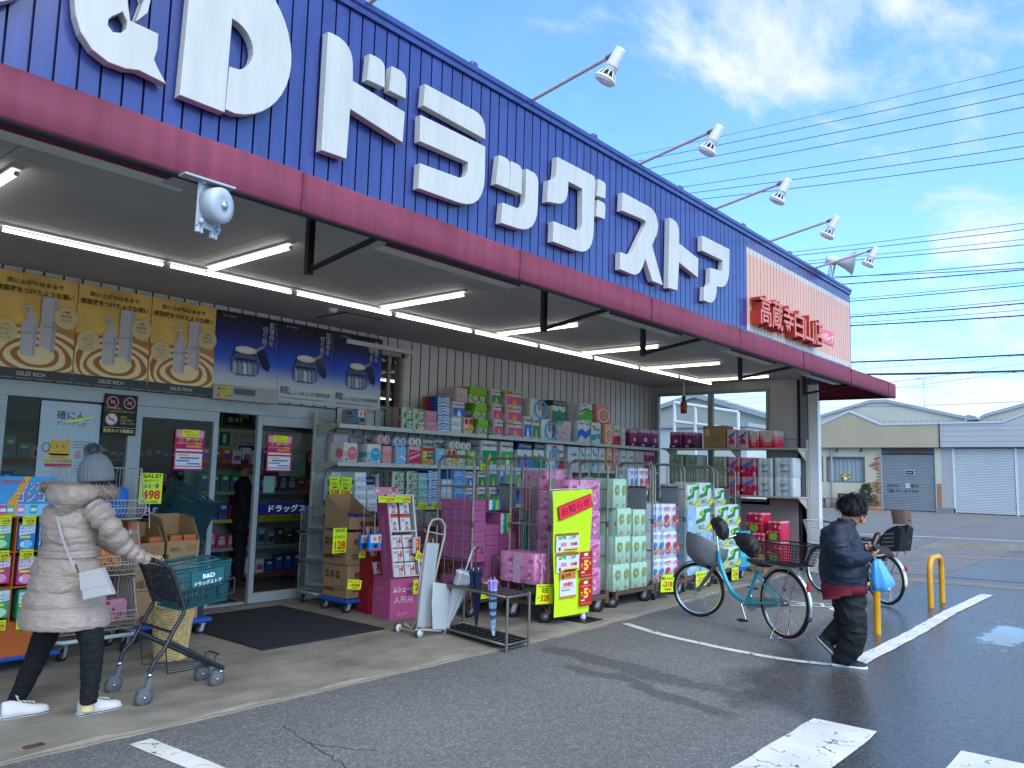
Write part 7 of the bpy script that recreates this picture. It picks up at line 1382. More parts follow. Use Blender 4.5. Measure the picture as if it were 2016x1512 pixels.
def basket_wire(b, corners_top, corners_bot, m, nv=9, nh=5, r=.003, rr=.005):
    T = [Vector(p) for p in corners_top]; B = [Vector(p) for p in corners_bot]
    for h in range(nh+1):
        t = h/nh; q = [B[i].lerp(T[i], t) for i in range(4)]; b.tube(q+[q[0]], rr if h in (0, nh) else r, m, 6)
    for i in range(4):
        j = (i+1) % 4
        for k in range(nv): t = k/nv; b.tube([B[i].lerp(B[j], t), T[i].lerp(T[j], t)], r, m, 4)
    for k in range(1, nv): t = k/nv; b.tube([B[0].lerp(B[1], t), B[3].lerp(B[2], t)], r, m, 4); b.tube([B[0].lerp(B[3], t), B[1].lerp(B[2], t)], r, m, 4)
def city_bike(P, org, d, paint, fw_dir, rR, rF, wb):
    """shared frame of a step-through bicycle in the plane through org along d (front = +d)"""
    o = Vector(org); d = Vector(d).normalized(); nn = Vector((d.y, -d.x, 0))        # nn points to the near side
    def q(u, z, off=0.0): return o+d*u+Z*z+nn*off
    return q, d, nn
def teal_bike():
    d = Vector((.58, 1.24, 0)).normalized(); q, d, nn = city_bike(None, (7.79, 3.06, 0), d, None, None, 0, 0, 0)
    P = thing('bicycle', 'turquoise step-through bicycle with a grey covered front basket and black mitts', 'bicycle', (8.05, 3.65, 0), 'bicycles in the marked bay')
    ra = q(.012, .35); rf = .30; fa = q(1.345, rf); fd = Vector((math.cos(R(98)), math.sin(R(98)), 0))
    wheel(P, ra, d, .332); wheel(P, fa, fd, rf)
    fender(P, ra, d, .332, 35, 200, CHROME); fender(P, fa, fd, rf, 20, 160, BRAKE)
    b = MB(); limb(b, [q(.975, .66), q(.955, .60), q(.86, .44), q(.74, .33), q(.56, .275)], [.022, .024, .025, .025, .024], TEAL, 14); b.tube([q(.56, .27), q(.385, .63)], .018, TEAL, 12); b.tube([q(.385, .63), q(.345, .70)], .013, CHROME, 10)
    for k in (-1, 1):
        b.tube([q(.55, .27, .03*k), q(.012, .35, .055*k)], .011, TEAL, 8); b.tube([q(.40, .60, .02*k), q(.20, .46, .04*k), q(.012, .35, .055*k)], .008, TEAL, 8)
    b.tube([q(.985, .62), q(.995, .76)], .022, TEAL, 12); b.build('frame', P)
    b = MB()
    for k in (-1, 1):
        sdv = fd.cross(Z).normalized()*.045*k; b.tube([q(.99, .64)+sdv*.6, q(1.05, .60)+sdv, q(1.24, .40)+sdv, fa+sdv], [.012, .013, .011, .008], BRAKE, 8)
    b.build('fork', P)
    def T(px, py, off=0.0): return apl(px, py, q(0, 0, off), nn)
    b = MB(); st = q(1.0, .76); tp = T(1411, 1052); b.tube([q(.985, .70), tp], .013, CHROME, 10)
    rg, lf = T(1449, 1053, .25), T(1405, 1022, -.25); b.tube([T(1470, 1066, .27), rg, T(1436, 1058, .12), tp-Z*.02, T(1408, 1040, -.08), lf, T(1422, 1036, -.27)], .011, CHROME, 10); b.build('handlebar', P)
    for A, L2, k in ((T(1447, 1056, .27), T(1490, 1077, .29)-T(1447, 1056, .27), 1.0), (T(1405, 1026, -.27), T(1428, 1042, -.29)-T(1405, 1026, -.27), .85)):
        b = MB(); rr = []; sdx = L2.cross(Z).normalized()
        for t, w_, h in ((0, .03, .03), (.12, .05, .06), (.45, .07, .11), (.8, .075, .12), (1.0, .06, .085), (1.06, .02, .03)): c = A+L2*t-Z*.03*t; rr.append([c+sdx*w_*k*math.cos(2*math.pi*j/16)+Z*h*k*math.sin(2*math.pi*j/16) for j in range(16)])
        b.loft(rr, mat('black mitt', '#15151a', .6)); crumple(remesh(b, 'm', .006, 1), .022, 9, (1, 1, 1), 3.0).build('hand_mitt', P)
    b = MB()
    for k in (-1, 1): b.tube([tp+nn*.05*k+d*.05, tp+d*.12-Z*.03+nn*.03*k, tp+d*.10-Z*.16, q(1.06, .66)], .003, BRAKE, 5)
    b.build('brake_cable', P)
    b = MB(); COV = mat('grey basket cover', '#5e6064', .55, bump=(9, .45)); rr = []
    def cr_(px, py, a, e_, tilt, lump=.05): c = T(px, py); return [c+SR*a*math.cos(t)+HV*e_*math.sin(t)*(1+lump*math.sin(5*t))+Z*(-tilt*math.cos(t)+.012*math.sin(3*t+1)) for t in [2*math.pi*j/32 for j in range(32)]]
    rr = [cr_(1396, 1114, .085, .10, .0), cr_(1394, 1108, .15, .15, .01), cr_(1391, 1096, .215, .18, .03), cr_(1391, 1084, .232, .19, .06), cr_(1392, 1070, .228, .185, .095), cr_(1392, 1064, .212, .17, .105)]
    b.loft([cr_(1392, 1064, .212, .17, .105), cr_(1392, 1068, .18, .14, .09), cr_(1394, 1076, .10, .08, .05), cr_(1395, 1079, .03, .03, .02)], mat('grey cover top', '#83858a', .5, bump=(8, .6)), False)
    b.loft(rr, COV, False); b.build('basket_cover', P)
    b = MB(); rr = []
    for u, w_, z0, h in ((.53, .02, .715, .03), (.46, .035, .712, .045), (.38, .06, .705, .055), (.30, .10, .705, .06), (.24, .105, .71, .06), (.215, .07, .715, .04)): rr.append([q(u, z0+h*.5*math.sin(t)*(1.0 if math.sin(t) > 0 else 1.4), w_*math.cos(t)) for t in [2*math.pi*j/16 for j in range(16)]])
    b.loft(rr, mat('saddle black', '#1c1c1e', .45)); b.tube([q(.34, .69), q(.35, .64)], .012, CHROME, 8); b.build('saddle', P)
    b = MB(); basket_wire(b, [q(.17, .935, .17), q(-.33, .935, .17), q(-.33, .935, -.17), q(.17, .935, -.17)], [q(.13, .735, .13), q(-.25, .735, .13), q(-.25, .735, -.13), q(.13, .735, -.13)], BLKB, 14, 7, .0026, .007); b.build('rear_basket', P)
    b = MB()
    for k in (-1, 1): b.tube([q(.28, .71, .05*k), q(-.22, .715, .06*k)], .006, BRAKE, 6); b.tube([q(-.12, .71, .06*k), q(.012, .36, .065*k)], .005, BRAKE, 6)
    b.build('carrier', P)
    b = MB(); CC = mat('chain case', '#8f9a90', .35, alpha=1); b.loft([[q(.56+.075*math.cos(t), .255+.07*math.sin(t), off) for t in [2*math.pi*j/20 for j in range(20)]] for off in (.055, .075)], CC, True, False);
    b.loft([[q(u, z, off) for u, z in ((.60, .205), (.02, .315), (.0, .36), (.06, .39), (.60, .325))] for off in (.058, .073)], CC, True, False); b.build('chain_case', P)
    b = MB(); b.cyl(q(.56, .265, -.06), q(.56, .265, .085), .018, BRAKE, 10); b.tube([q(.56, .265, .09), q(.63, .40, .095)], .009, CHROME, 8); b.box(q(.63, .405, .15), (.09, .075, .022), BLKB, math.atan2(d.y, d.x), .004); b.tube([q(.56, .265, -.065), q(.48, .12, -.075)], .009, CHROME, 8); b.box(q(.48, .115, -.12), (.09, .075, .022), BLKB, math.atan2(d.y, d.x), .004); b.build('crank', P)
    b = MB()
    for k in (-1, 1): b.tube([q(.012, .35, .07*k), q(.03, .20, .08*k), q(.10, .005, .11*k), q(.03, .004, .11*k)], .006, CHROME, 8)
    b.tube([q(.10, .006, .11), q(.10, .006, -.11)], .006, CHROME, 8); b.build('kickstand', P)
    b = MB(); e = q(-.30, .545); b.loft([[e+nn*a+Z*c-d*t for a, c in ((-.018, -.04), (.018, -.04), (.018, .045), (-.018, .045))] for t in (0, .015)], REFL, True, False); b.build('reflector', P); b = MB(); b.lathe(q(.08, .475, .06), nn, [(.022, 0), (.022, .012), (.01, .016)], REFL, 12); b.build('reflector', P)
    b = MB()
    for i in range(9): u = .16+.018*i; b.tube([q(u, .30+.02*i, .045), q(u-.07, .55-.008*i, .045)], .0022, mat('skirt guard', '#8d9294', .5), 4)
    for i in range(6): b.tube([q(.17-.02*i, .34+.042*i, .046), q(.31-.03*i, .44+.025*i, .046)], .0022, mat('skirt guard', '#8d9294', .5), 4)
    b.build('skirt_guard', P)
teal_bike()
def white_bike():
    rc = Vector((10.93, 3.0, 0)); fc = Vector((11.52, 4.02, 0)); d = (fc-rc).normalized(); q, d, nn = city_bike(None, tuple(rc), d, None, None, 0, 0, 0); P = thing('bicycle', 'silver bicycle with a black rear child seat and a clear wire front basket', 'bicycle', (11.2, 3.5, 0), 'bicycles in the marked bay'); r = .315; ra = q(0, r+.01); fa = q(1.15, r)
    wheel(P, ra, d, r); wheel(P, fa, d, r); fender(P, ra, d, r, 20, 190, STEEL_W); fender(P, fa, d, r, 10, 160, STEEL_W)
    FRW = mat('silver frame paint', '#aeb6bc', .35, .4)
    b = MB(); limb(b, [q(.90, .78), q(.87, .68), q(.72, .42), q(.50, .28)], [.02, .022, .024, .022], FRW, 12); b.tube([q(.50, .27), q(.34, .72)], .017, FRW, 10)
    for k in (-1, 1): b.tube([q(.50, .27, .03*k), q(0, r, .055*k)], .010, FRW, 8); b.tube([q(.36, .62, .02*k), q(0, r, .055*k)], .008, FRW, 8); b.tube([q(.91, .70, .03*k), q(1.0, .62, .045*k), fa+nn*.045*k], .011, FRW, 8)
    b.build('frame', P)
    b = MB(); b.tube([q(.89, .74), q(.88, .98)], .012, CHROME, 8); b.tube([q(.74, 1.0, .27), q(.86, 1.0, .2), q(.90, .98, .06), q(.90, .98, -.06), q(.86, 1.0, -.2), q(.74, 1.0, -.27)], .011, BLKB, 8)
    for k in (-1, 1): b.tube([q(.80, .99, .2*k), q(.98, .97, .10*k), q(.96, .80, .05*k)], .004, mat('red cable', '#7c3a40', .5), 5)
    b.build('handlebar', P)
    b = MB(); basket_wire(b, [q(.97, .98, .19), q(1.30, .99, .19), q(1.30, .99, -.19), q(.97, .98, -.19)], [q(.97, .72, .14), q(1.22, .72, .14), q(1.22, .72, -.14), q(.97, .72, -.14)], mat('pale wire', '#b4b7b8', .4, .4), 12, 6, .0022, .006); b.build('front_basket', P)
    SB = mat('seat black', '#16171a', .6); SBR = mat('seat brown', '#5c473b', .6); b = MB()
    def T(cx, cy, off=0.0): return apl(1540+cx/6, 960+cy/6, q(0, 0, off), nn)
    oc = [(1222, 650), (1250, 572), (1310, 505), (1380, 465), (1440, 447), (1468, 478), (1455, 600), (1436, 742), (1262, 748), (1230, 700)]; SL = [T(*p) for p in oc]
    for k in (-1, 1):
        b.add([p+nn*.095*k for p in SL]+[p+nn*.112*k for p in SL], [tuple(range(10)), tuple(range(10, 20))]+[(i, (i+1) % 10, 10+(i+1) % 10, 10+i) for i in range(10)], SB)
        for j in range(4):
            y = 540+48*j; q0, q1 = (1290-14*j, 1405); b.loft([[T(x, y+e)+nn*.114*k for x, e in ((q0, 0), (q1, -8), (q1, 14), (q0, 20))], [T(x, y+e)+nn*.116*k for x, e in ((q0, 0), (q1, -8), (q1, 14), (q0, 20))]], mat('seat slot', '#5d6166', .6), True, False)
    for i, j in ((4, 5), (5, 6), (6, 7), (7, 8), (8, 9)): b.loft([[SL[i]-nn*.095, SL[i]+nn*.095, SL[j]+nn*.095, SL[j]-nn*.095], [p-d*.012-Z*.004 for p in (SL[i]-nn*.095, SL[i]+nn*.095, SL[j]+nn*.095, SL[j]-nn*.095)]], SB, True, False)
    b.build('child_seat', P)
    b = MB(); rr = []; hc = T(1495, 355)
    for t in [R(-85+170*i/12) for i in range(13)]: rr.append([hc+d*(.15*(1-math.cos(t))+e)+nn*(.115+e)*math.sin(t)+Z*z for z, e in ((-.085, 0), (.085, .015), (.085, .0), (-.085, -.015))])
    b.loft(rr, SBR, True, False); b.tube([hc-Z*.02, T(1478, 440), T(1480, 520)], .02, SB, 8); b.tube([T(1470, 560, .05), T(1485, 640, .05), T(1455, 690, .05)], .024, SBR, 8); b.build('seat_headrest', P)
    b = MB(); b.tube([T(1060, 675, .05), T(1100, 560, .05), T(1122, 541, .03), T(1145, 541, -.03), T(1162, 570, -.05), T(1115, 675, -.05)], .018, SBR, 8); b.build('seat_grip', P)
    b = MB(); OS = mat('orange strap', '#c9481c', .6); b.tube([T(1440, 690, .1), T(1445, 740, .1)], .022, OS, 8); b.tube([T(1450, 720, .1), T(1455, 800, .1)], .007, OS, 6); b.build('strap', P)
    b = MB(); rr = []
    for u, w_, h in ((.52, .02, .03), (.42, .05, .05), (.32, .09, .06), (.25, .10, .05), (.23, .06, .03)): rr.append([q(u, .80+h*.5*math.sin(t), w_*math.cos(t)) for t in [2*math.pi*j/14 for j in range(14)]])
    b.loft(rr, mat('saddle black', '#1c1c1e')); b.build('saddle', P)
    b = MB()
    for k in (-1, 1): b.tube([q(.28, .68, .05*k), q(-.26, .70, .07*k)], .007, BRAKE, 6); b.tube([q(-.15, .70, .07*k), q(0, r, .065*k)], .006, BRAKE, 6)
    b.box(q(.1, .60), (.16, .1, .1), BLKB, math.atan2(d.y, d.x), .01); b.build('carrier', P)
    b = MB(); b.loft([[q(u, z, off) for u, z in ((.56, .21), (.0, .28), (-.03, .34), (.05, .37), (.56, .34))] for off in (.055, .07)], FRW, True, False); b.build('chain_case', P)
    b = MB(); b.tube([q(.5, .27, .09), q(.42, .14, .095)], .009, CHROME, 8); b.box(q(.42, .135, .14), (.09, .07, .02), BLKB, 1.0, .004); b.tube([q(.5, .27, -.07), q(.58, .40, -.08)], .009, CHROME, 8); b.box(q(.58, .405, -.12), (.09, .07, .02), BLKB, 1.0, .004); b.build('crank', P)
    b = MB()
    for k in (-1, 1): b.tube([q(0, r, .07*k), q(.06, .005, .12*k), q(-.02, .004, .12*k)], .006, CHROME, 6)
    b.build('kickstand', P)
    b = MB(); e = q(-.335, .50); b.ball(e, (.02, .02, .04), REFL, 10); b.build('reflector', P)
white_bike()
BOL = mat('yellow bollard paint', '#c98f10', .4, var=(6, .14)); 
for i, (x0, x1, y, h, lab) in enumerate(((8.26, 8.84, 2.515, .545, 'yellow hoop barrier partly hidden by the person in navy'), (11.22, 11.84, 2.55, .60, 'yellow hoop barrier standing alone at the far end of the bay'))):
    b = MB(); r = .16; b.tube([(x0, y, -.02), (x0, y, h-r)]+[(x0+r-r*math.cos(t), y, h-r+r*math.sin(t)) for t in [i*math.pi/12 for i in range(1, 7)]]+[(x1-r+r*math.sin(t), y, h-r+r*math.cos(t)) for t in [i*math.pi/12 for i in range(0, 6)]]+[(x1, y, h-r), (x1, y, -.02)], .034, BOL, 16)
    b.build('hoop_barrier', org=((x0+x1)/2, y, 0), label=lab, cat='barrier', group='yellow hoop barriers')
# ================= stands, trolleys, cartons and signs before the shop front
ORANGE = mat('orange board', '#b35a1e', .55, var=(3, .1)); BLUEP = mat('dolly blue', '#2150a8', .45); YC = mat('fluorescent card', '#c8e01c', .6); TEALB = mat('basket teal', '#155a60', .45, spec=.5); DTEAL = mat('basket dark teal', '#123b40', .45)
def moth(kind, c, c2): pack(kind, mat('moth '+c, c, .4), dec=[('d', .5, .2, .35, .16, c2), ('p', [(.05, .52), (.95, .6), (.95, .95), (.05, .9)], '#d3d8dc'), ('t', 'ゴンゴン', .10, .62, .9, .84, c), ('r', .1, .42, .7, .5, '#e6d23c'), ('d', .25, .2, .12, .1, '#d9dfe2')])
moth('moth_blue', '#2b79b8', '#8fc0dd'); moth('moth_green', '#3d9a72', '#b9dcae'); moth('moth_pink', '#c0447c', '#e0a5c0')
pack('warmer', mat('warmer brown', '#9a6a34', .5), dec=[('p', rounded([(.05, .75, .05), (.95, .9, .05), (.95, .7, .05), (.05, .55, .05)]), '#b8412e'), ('t', 'はる一番', .35, .32, .92, .52, '#e3d7c2'), ('d', .22, .42, .13, .13, '#ddd2c0')], top='#8a5f34', side=[('d', .5, .6, .2, .2, '#b8412e')])
pack('carton30', CARD, dec=[('t', '30個入', .08, .08, .5, .3, '#3a2718'), ('r', .5, .62, .9, .64, CARDD), ('r', .5, .5, .9, .52, CARDD), ('r', .5, .74, .9, .76, CARDD), ('r', .49, .5, .5, .76, CARDD), ('r', .9, .5, .91, .76, CARDD)], side=[('r', .2, .5, .8, .54, CARDD), ('d', .3, .3, .12, .14, '#8c3a2a'), ('t', 'la', .5, .2, .8, .4, '#5a412c')], top=CARD)
pack('compact', CARD, dec=[('p', rounded([(.25, .62, .04), (.97, .62, .04), (.97, .78, .04), (.25, .78, .04)]), '#3a2a1c'), ('t', 'コンパクト', .30, .65, .93, .75, '#a98660'), ('r', .2, .2, .5, .24, CARDD), ('r', .2, .3, .6, .33, CARDD)], side=[('r', .12+.22*(i % 3), .6+.12*(i//3), .26+.22*(i % 3), .69+.12*(i//3), CARDD) for i in range(6)]+[('r', .1, .2, .5, .3, CARDD), ('r', .55, .25, .9, .27, CARDD), ('r', .55, .35, .9, .37, CARDD)], top=CARD)
def girl(c): return [('d', .62, .42, .15, .17, '#231c1e'), ('d', .62, .38, .10, .12, '#cfae9c'), ('p', [(.35, .05), (.88, .05), (.72, .26), (.52, .26)], c)]
pack('doll_box', mat('doll box', '#c9c6c8', .4), dec=[('r', 0, .86, 1, 1, '#c4502a'), ('t', '人形', .10, .6, .45, .8, '#3a3440')]+girl('#a87c6c'), side=[('r', 0, 0, 1, 1, '#b5542c'), ('r', .2, .2, .8, .5, '#c9a08a')], top='#c4502a')
pack('doll_pouch', W_('#cfc8c8'), dec=[('t', '人形用', .08, .62, .6, .82, '#4a3a44'), ('r', .75, .35, .92, .8, '#b23a3c')]+girl('#c99a8c'), top='#b04030'); pack('warabe', W_('#b9b0b0'), dec=[('r', .6, .3, .9, .9, '#8c2030')]+girl('#a88078'))
DESC.update({'moth_blue': 'blue and white sachet box', 'moth_green': 'green and blue sachet box', 'moth_pink': 'pink and white sachet box', 'warmer': 'brown box of hand warmers', 'carton30': 'brown carton printed 30', 'compact': 'brown carton with dark oval print', 'doll_box': 'small white box with orange lid', 'doll_pouch': 'white pouch with a doll print', 'warabe': 'small red and white pouch'})
# orange display on a blue dolly
YO = 6.62; o = thing('display_stand', 'orange display stand of sachet boxes on a blue dolly', 'stand', (2.0, 6.8, 0)); xa, xr = at(-66, 1200, 1, YO).x, at(108, 1200, 1, YO).x
zz = [at(50, p, 1, YO).z for p in (1316, 1222, 1153, 1084, 1016, 938)]
b = MB(); b.b2((xa, YO, .13), (xr, YO+.45, zz[1]), ORANGE); b.build('base_box', o)
b = MB(); b.b2((xr-.012, YO, zz[1]), (xr, YO+.45, zz[4]), ORANGE); b.b2((xa, YO+.43, zz[1]), (xr-.012, YO+.45, zz[4]), ORANGE)
for x in [at(p, 1100, 1, YO).x for p in (-32, 28, 88)]: b.b2((x-.005, YO, zz[1]), (x+.005, YO+.43, zz[4]), ORANGE)
b.build('side_panel', o)
for z in zz[2:5]: b = MB(); b.b2((xa, YO-.003, z-.012), (xr-.013, YO+.43, z), ORANGE); b.build('shelf_board', o)
b = MB(); xh0, xh1 = at(-60, 970, 1, YO-.02).x, at(112, 970, 1, YO-.02).x; zh0, zh1 = zz[4]+.002, zz[5]; b.b2((xh0, YO-.02, zh0), (xh1, YO-.004, zh1), mat('header blue', '#3f8fc4', .4, var=(4, .2))); U = X*(xh1-xh0); V = Z*(zh1-zh0)
def rl(u, v, e=.001): return Vector((xh0+(xh1-xh0)*u, YO-.021-e, zh0+(zh1-zh0)*v))
b.rect(rl(0, 0), U, V*.30, P('#8fbfd6')); b.poly(rl(0, 0, .002), U, V, [(.30, 0), (.52, 0), (.56, .5), (.68, 1), (.60, 1), (.48, .5)], P('#c79a3a')); b.text('KINCHO', rl(.34, .82, .003), U*.27, V*.09, P('#b8404a'), .02); b.text('タンスに', rl(.58, .66, .004), U*.30, V*.20, P('#8c2f4c'), .05); b.text('タンスに', rl(.58, .66, .006), U*.30, V*.20, P('#e3dde0'), .0); b.text('ゴンゴン', rl(.52, .36, .004), U*.46, V*.28, P('#8c2f4c'), .05); b.text('ゴンゴン', rl(.52, .36, .006), U*.46, V*.28, P('#e3dde0'), .0)
for u, c in ((.38, '#c05a86'), (.46, '#6aa58a'), (.58, '#c98aa8'), (.73, '#3f9a78'), (.30, '#a84a70')): b.rect(rl(u-.04, .06, .004), U*.085, V*.22, P(c)); b.rect(rl(u-.03, .12, .006), U*.065, V*.08, P('#dfe3e4'))
b.build('header_board', o)
b = MB(); b.b2((xa, YO-.02, .10), (xr+.06, YO+.5, .13), BLUEP, .01); b.build('dolly_deck', o)
for x in (xr-.06, xa+.1):
    for y in (YO+.05, YO+.42): caster(o, x, y, .05, .10, .03)
rowsO = []
for (y0, y1, ks) in ((1028, 1083, ('moth_green', 'moth_green', 'moth_blue', 'moth_blue')), (1094, 1152, ('moth_pink', 'moth_pink', 'moth_pink', 'moth_pink')), (1160, 1221, ('moth_green', 'moth_green', 'moth_green', 'moth_blue'))):
    for (x0, x1), k in zip(((-60, -36), (-28, 24), (32, 72), (74, 84)), ks): rowsO.append((k, x0, x1, y0, y1))
goods('orange stand', 'the wire cart', 1, YO+.01, rowsO, .2, 0)
def card(x0, y0, x1, y1, axis, val, lines, lab, name='price_card', rot=0.0, c=YC, group='fluorescent price cards'):
    a = at(x0, y1, axis, val); q = at(x1, y1, axis, val); t = at(x0, y0, axis, val); U = q-a; V = t-a; U.z = 0; V = Z*V.z; n = U.cross(V).normalized()
    if rot: ctr = a+U*.5+V*.5; M_ = Matrix.Rotation(rot, 3, n); U = M_ @ U; V = M_ @ V; a = ctr-U*.5-V*.5
    b = MB(); b.poly(a, U, V, [(0, 0), (.5, .0), (1, 0), (1, 1), (0, 1)], c, -n*.002)
    for l in lines:
        if l[0] is None: b.rect(a+U*l[1]+V*l[2]+n*.002, U*(l[3]-l[1]), V*(l[4]-l[2]), P(l[5]))
        else: b.text(l[0], a+U*l[1]+V*l[2]+n*.003, U*(l[3]-l[1]), V*(l[4]-l[2]), P(l[5]), .03 if l[5] == '#b3261c' else .015)
    return b.build(name, org=tuple(a), label=lab, cat='price card', group=group)
def price(n, small=True): return [('税抜', .08, .68, .35, .85, '#5a5f20'), (None, .4, .72, .92, .80, '#7d8a22'), ('-'+n, .12, .28, .88, .60, '#b3261c'), (None, .3, .10, .8, .2, '#8a6a22')]
yb = YO-.026
for (x0, y0, x1, y1), where in zip(((-2, 1016, 22, 1034), (44, 1016, 70, 1034), (-5, 1084, 17, 1104), (38, 1082, 65, 1101), (31, 1220, 59, 1240), (-14, 1223, 10, 1244)), ('at the top shelf, by the picture edge', 'at the top shelf, nearest the coat', 'at the middle shelf, by the picture edge', 'at the middle shelf, nearest the coat', 'on the base, nearest the coat', 'on the base, by the picture edge')):
    card(x0, y0, x1, y1, 1, yb, price('478'), 'yellow 478 card on the orange stand '+where)
# wire basket carts
def wire_cart(name, lab, x0, x1, y0, y1, zs, m, r=.0035, base=None, nrod=13, wheels=True):
    P_ = thing(name, lab, 'basket stand', ((x0+x1)/2, y0, 0)); d = y1-y0
    for k, (z0, z1) in enumerate(zip(zs, zs[1:])):
        h = z1-z0; b = MB(); lip = .36*h
        prof = [(y1, z0+h*.98), (y0+d*.30, z0+h*.98), (y0+.03, z0+lip+.02), (y0-.02, z0+lip*.75), (y0+.07, z0+.03), (y1, z0+.03)]
        for x in (x0, x1):
            b.tube([(x, a, c) for a, c in prof]+[(x, *prof[0])], r*1.5, m, 6)
            for i in range(nrod):
                y = y0+.0+(d-.0)*(i+.5)/nrod; zt = z0+h*.98 if y > y0+d*.30 else z0+lip+.02+(y-y0-.03)/(d*.30-.03)*(h*.98-lip-.02); b.tube([(x, y, z0+.03 if y > y0+.07 else z0+lip*.5), (x, y, max(zt, z0+lip*.8))], r*.7, m, 4)
        for a, c in prof[:1]+prof[2:]: b.tube([(x0, a, c), (x1, a, c)], r*1.4, m, 6)
        n2 = int((x1-x0)/.028)
        for i in range(1, n2): x = x0+(x1-x0)*i/n2; b.tube([(x, y0+.03, z0+lip+.02), (x, y0-.02, z0+lip*.75), (x, y0+.07, z0+.03), (x, y1, z0+.03), (x, y1, z0+h*.98)], r*.7, m, 4)
        for c in (.3, .55): b.tube([(x0, y0+.01+.0*c, z0+lip*c*1.6), (x1, y0+.01, z0+lip*c*1.6)], r*.8, m, 4)
        b.build('wire_basket', P_)
    if wheels:
        b = MB(); zb = zs[0]-.01; b.tube([(x0-.01, y0+.02, zb), (x0-.01, y1, zb), (x1+.01, y1, zb), (x1+.01, y0+.02, zb), (x1-.04, y0-.02, zb), (x0+.04, y0-.02, zb), (x0-.01, y0+.02, zb)], .016, base or STEEL_W, 8); b.build('base_frame', P_)
        for x in (x0+.06, x1-.06):
            for y in (y0+.04, y1-.05): caster(P_, x, y, .05, zb-.012, .03, a=.6)
    return P_
BEI = mat('beige wire', '#b5aca0', .45); GRW = mat('grey wire', '#8c9092', .4, .4)
wire_cart('basket_cart', 'beige three-tier wire basket cart half hidden behind the beige coat', 2.58, 3.18, 6.74, 7.14, [.165, .60, 1.06, 1.52], BEI)
wire_cart('basket_stand', 'grey three-tier wire basket stand beside the second sliding door', 5.58, 6.02, 7.45, 7.93, [.15, .46, .80, 1.10], GRW)
b = MB(); b.box((2.98, 6.95, 1.22), (.22, .2, .26), mat('blue bag', '#1f62b4', .35, bump=(10, .4)), .2, .03); b.build('refill_bag', org=(2.98, 6.95, 1.09), label='bright blue bag in the top tier of the beige wire basket cart', cat='bag')
b = MB(); b.box((2.96, 6.88, .77), (.2, .16, .17), mat('orange pouch', '#c9742a', .35, spots=(40, .4, ['#d9a63c', '#8c3a20'])), -.2, .02); b.build('refill_bag', org=(2.96, 6.88, .69), label='orange pouch in the middle tier of the beige wire basket cart', cat='bag')
b = MB(); b.box((3.0, 6.9, .33), (.26, .2, .2), mat('pink pouch', '#c88a9c', .35, spots=(16, .3, ['#a32444', '#c84a6a'])), .3, .03); b.build('refill_bag', org=(3.0, 6.9, .2), label='pink and red pouch in the lowest tier of the beige wire basket cart', cat='bag')
for i, (z, m_) in enumerate(((.20, '#8f9698'), (.50, '#a0a3a0'), (.84, '#9a9070'))):
    b = MB(); b.box((5.8, 7.7, z+.03), (.34, .36, .06), mat('limp bag '+m_, m_, .3, bump=(8, .7)), .1, .02); b.build('refill_bag', org=(5.8, 7.7, z), label='pale limp bags lying in the %s tier of the grey basket stand' % ('lowest', 'middle', 'top')[i], cat='bag')
# shopping baskets
def basket_mesh(b, m, L_=.44, W0=.30, H=.22, tap=.035, slots=True, txt=False):
    def cor(z): k = tap*(1-z/H); return [(-L_/2+k, -W0/2+k, z), (L_/2-k, -W0/2+k, z), (L_/2-k, W0/2-k, z), (-L_/2+k, W0/2-k, z)]
    T, B = [Vector(p) for p in cor(H)], [Vector(p) for p in cor(0)]
    for h in (0, .12, .40, .68, .90, 1.0): q = [B[i].lerp(T[i], h) for i in range(4)]; b.tube(q, .008 if h == 1 else .0045, m, 6, closed=True)
    for i in range(4):
        j = (i+1) % 4; n = 22 if i % 2 == 0 else 14
        for k in range(n): t = k/n; b.loft([[B[i].lerp(B[j], t+e).lerp(T[i].lerp(T[j], t+e), h) for e in (0, .45/n)]+[(B[i].lerp(B[j], t+e).lerp(T[i].lerp(T[j], t+e), h))*.992 for e in (.45/n, 0)] for h in (0, 1)], m, False, False)
    b.add([p+Z*.002 for p in B], [(0, 1, 2, 3)], m)
b = MB(); basket_mesh(b, DTEAL); sbm = b.mesh('shopping_basket')
for i in range(9):
    q = bpy.data.objects.new('shopping_basket', sbm); COL.objects.link(q); k = max(0, i-2); q.location = (3.93+.012*k*0, 7.62-.01*k, .62+.052*i+.010*k); q.rotation_euler = (0.05*k*.5, R(5.0*k), .05*(-1)**i)
    tag(q, 'dark teal shopping basket of the leaning stack by the door, %s from the bottom' % ORD[i], 'basket', 'nested shopping baskets')
b = MB(); b.b2((3.68, 7.48, .012), (4.18, 7.78, .61), mat('basket pedestal', '#2d3436', .6)); b.build('basket_pedestal', org=(3.93, 7.62, 0), label='dark pedestal under the leaning stack of shopping baskets', cat='pedestal')
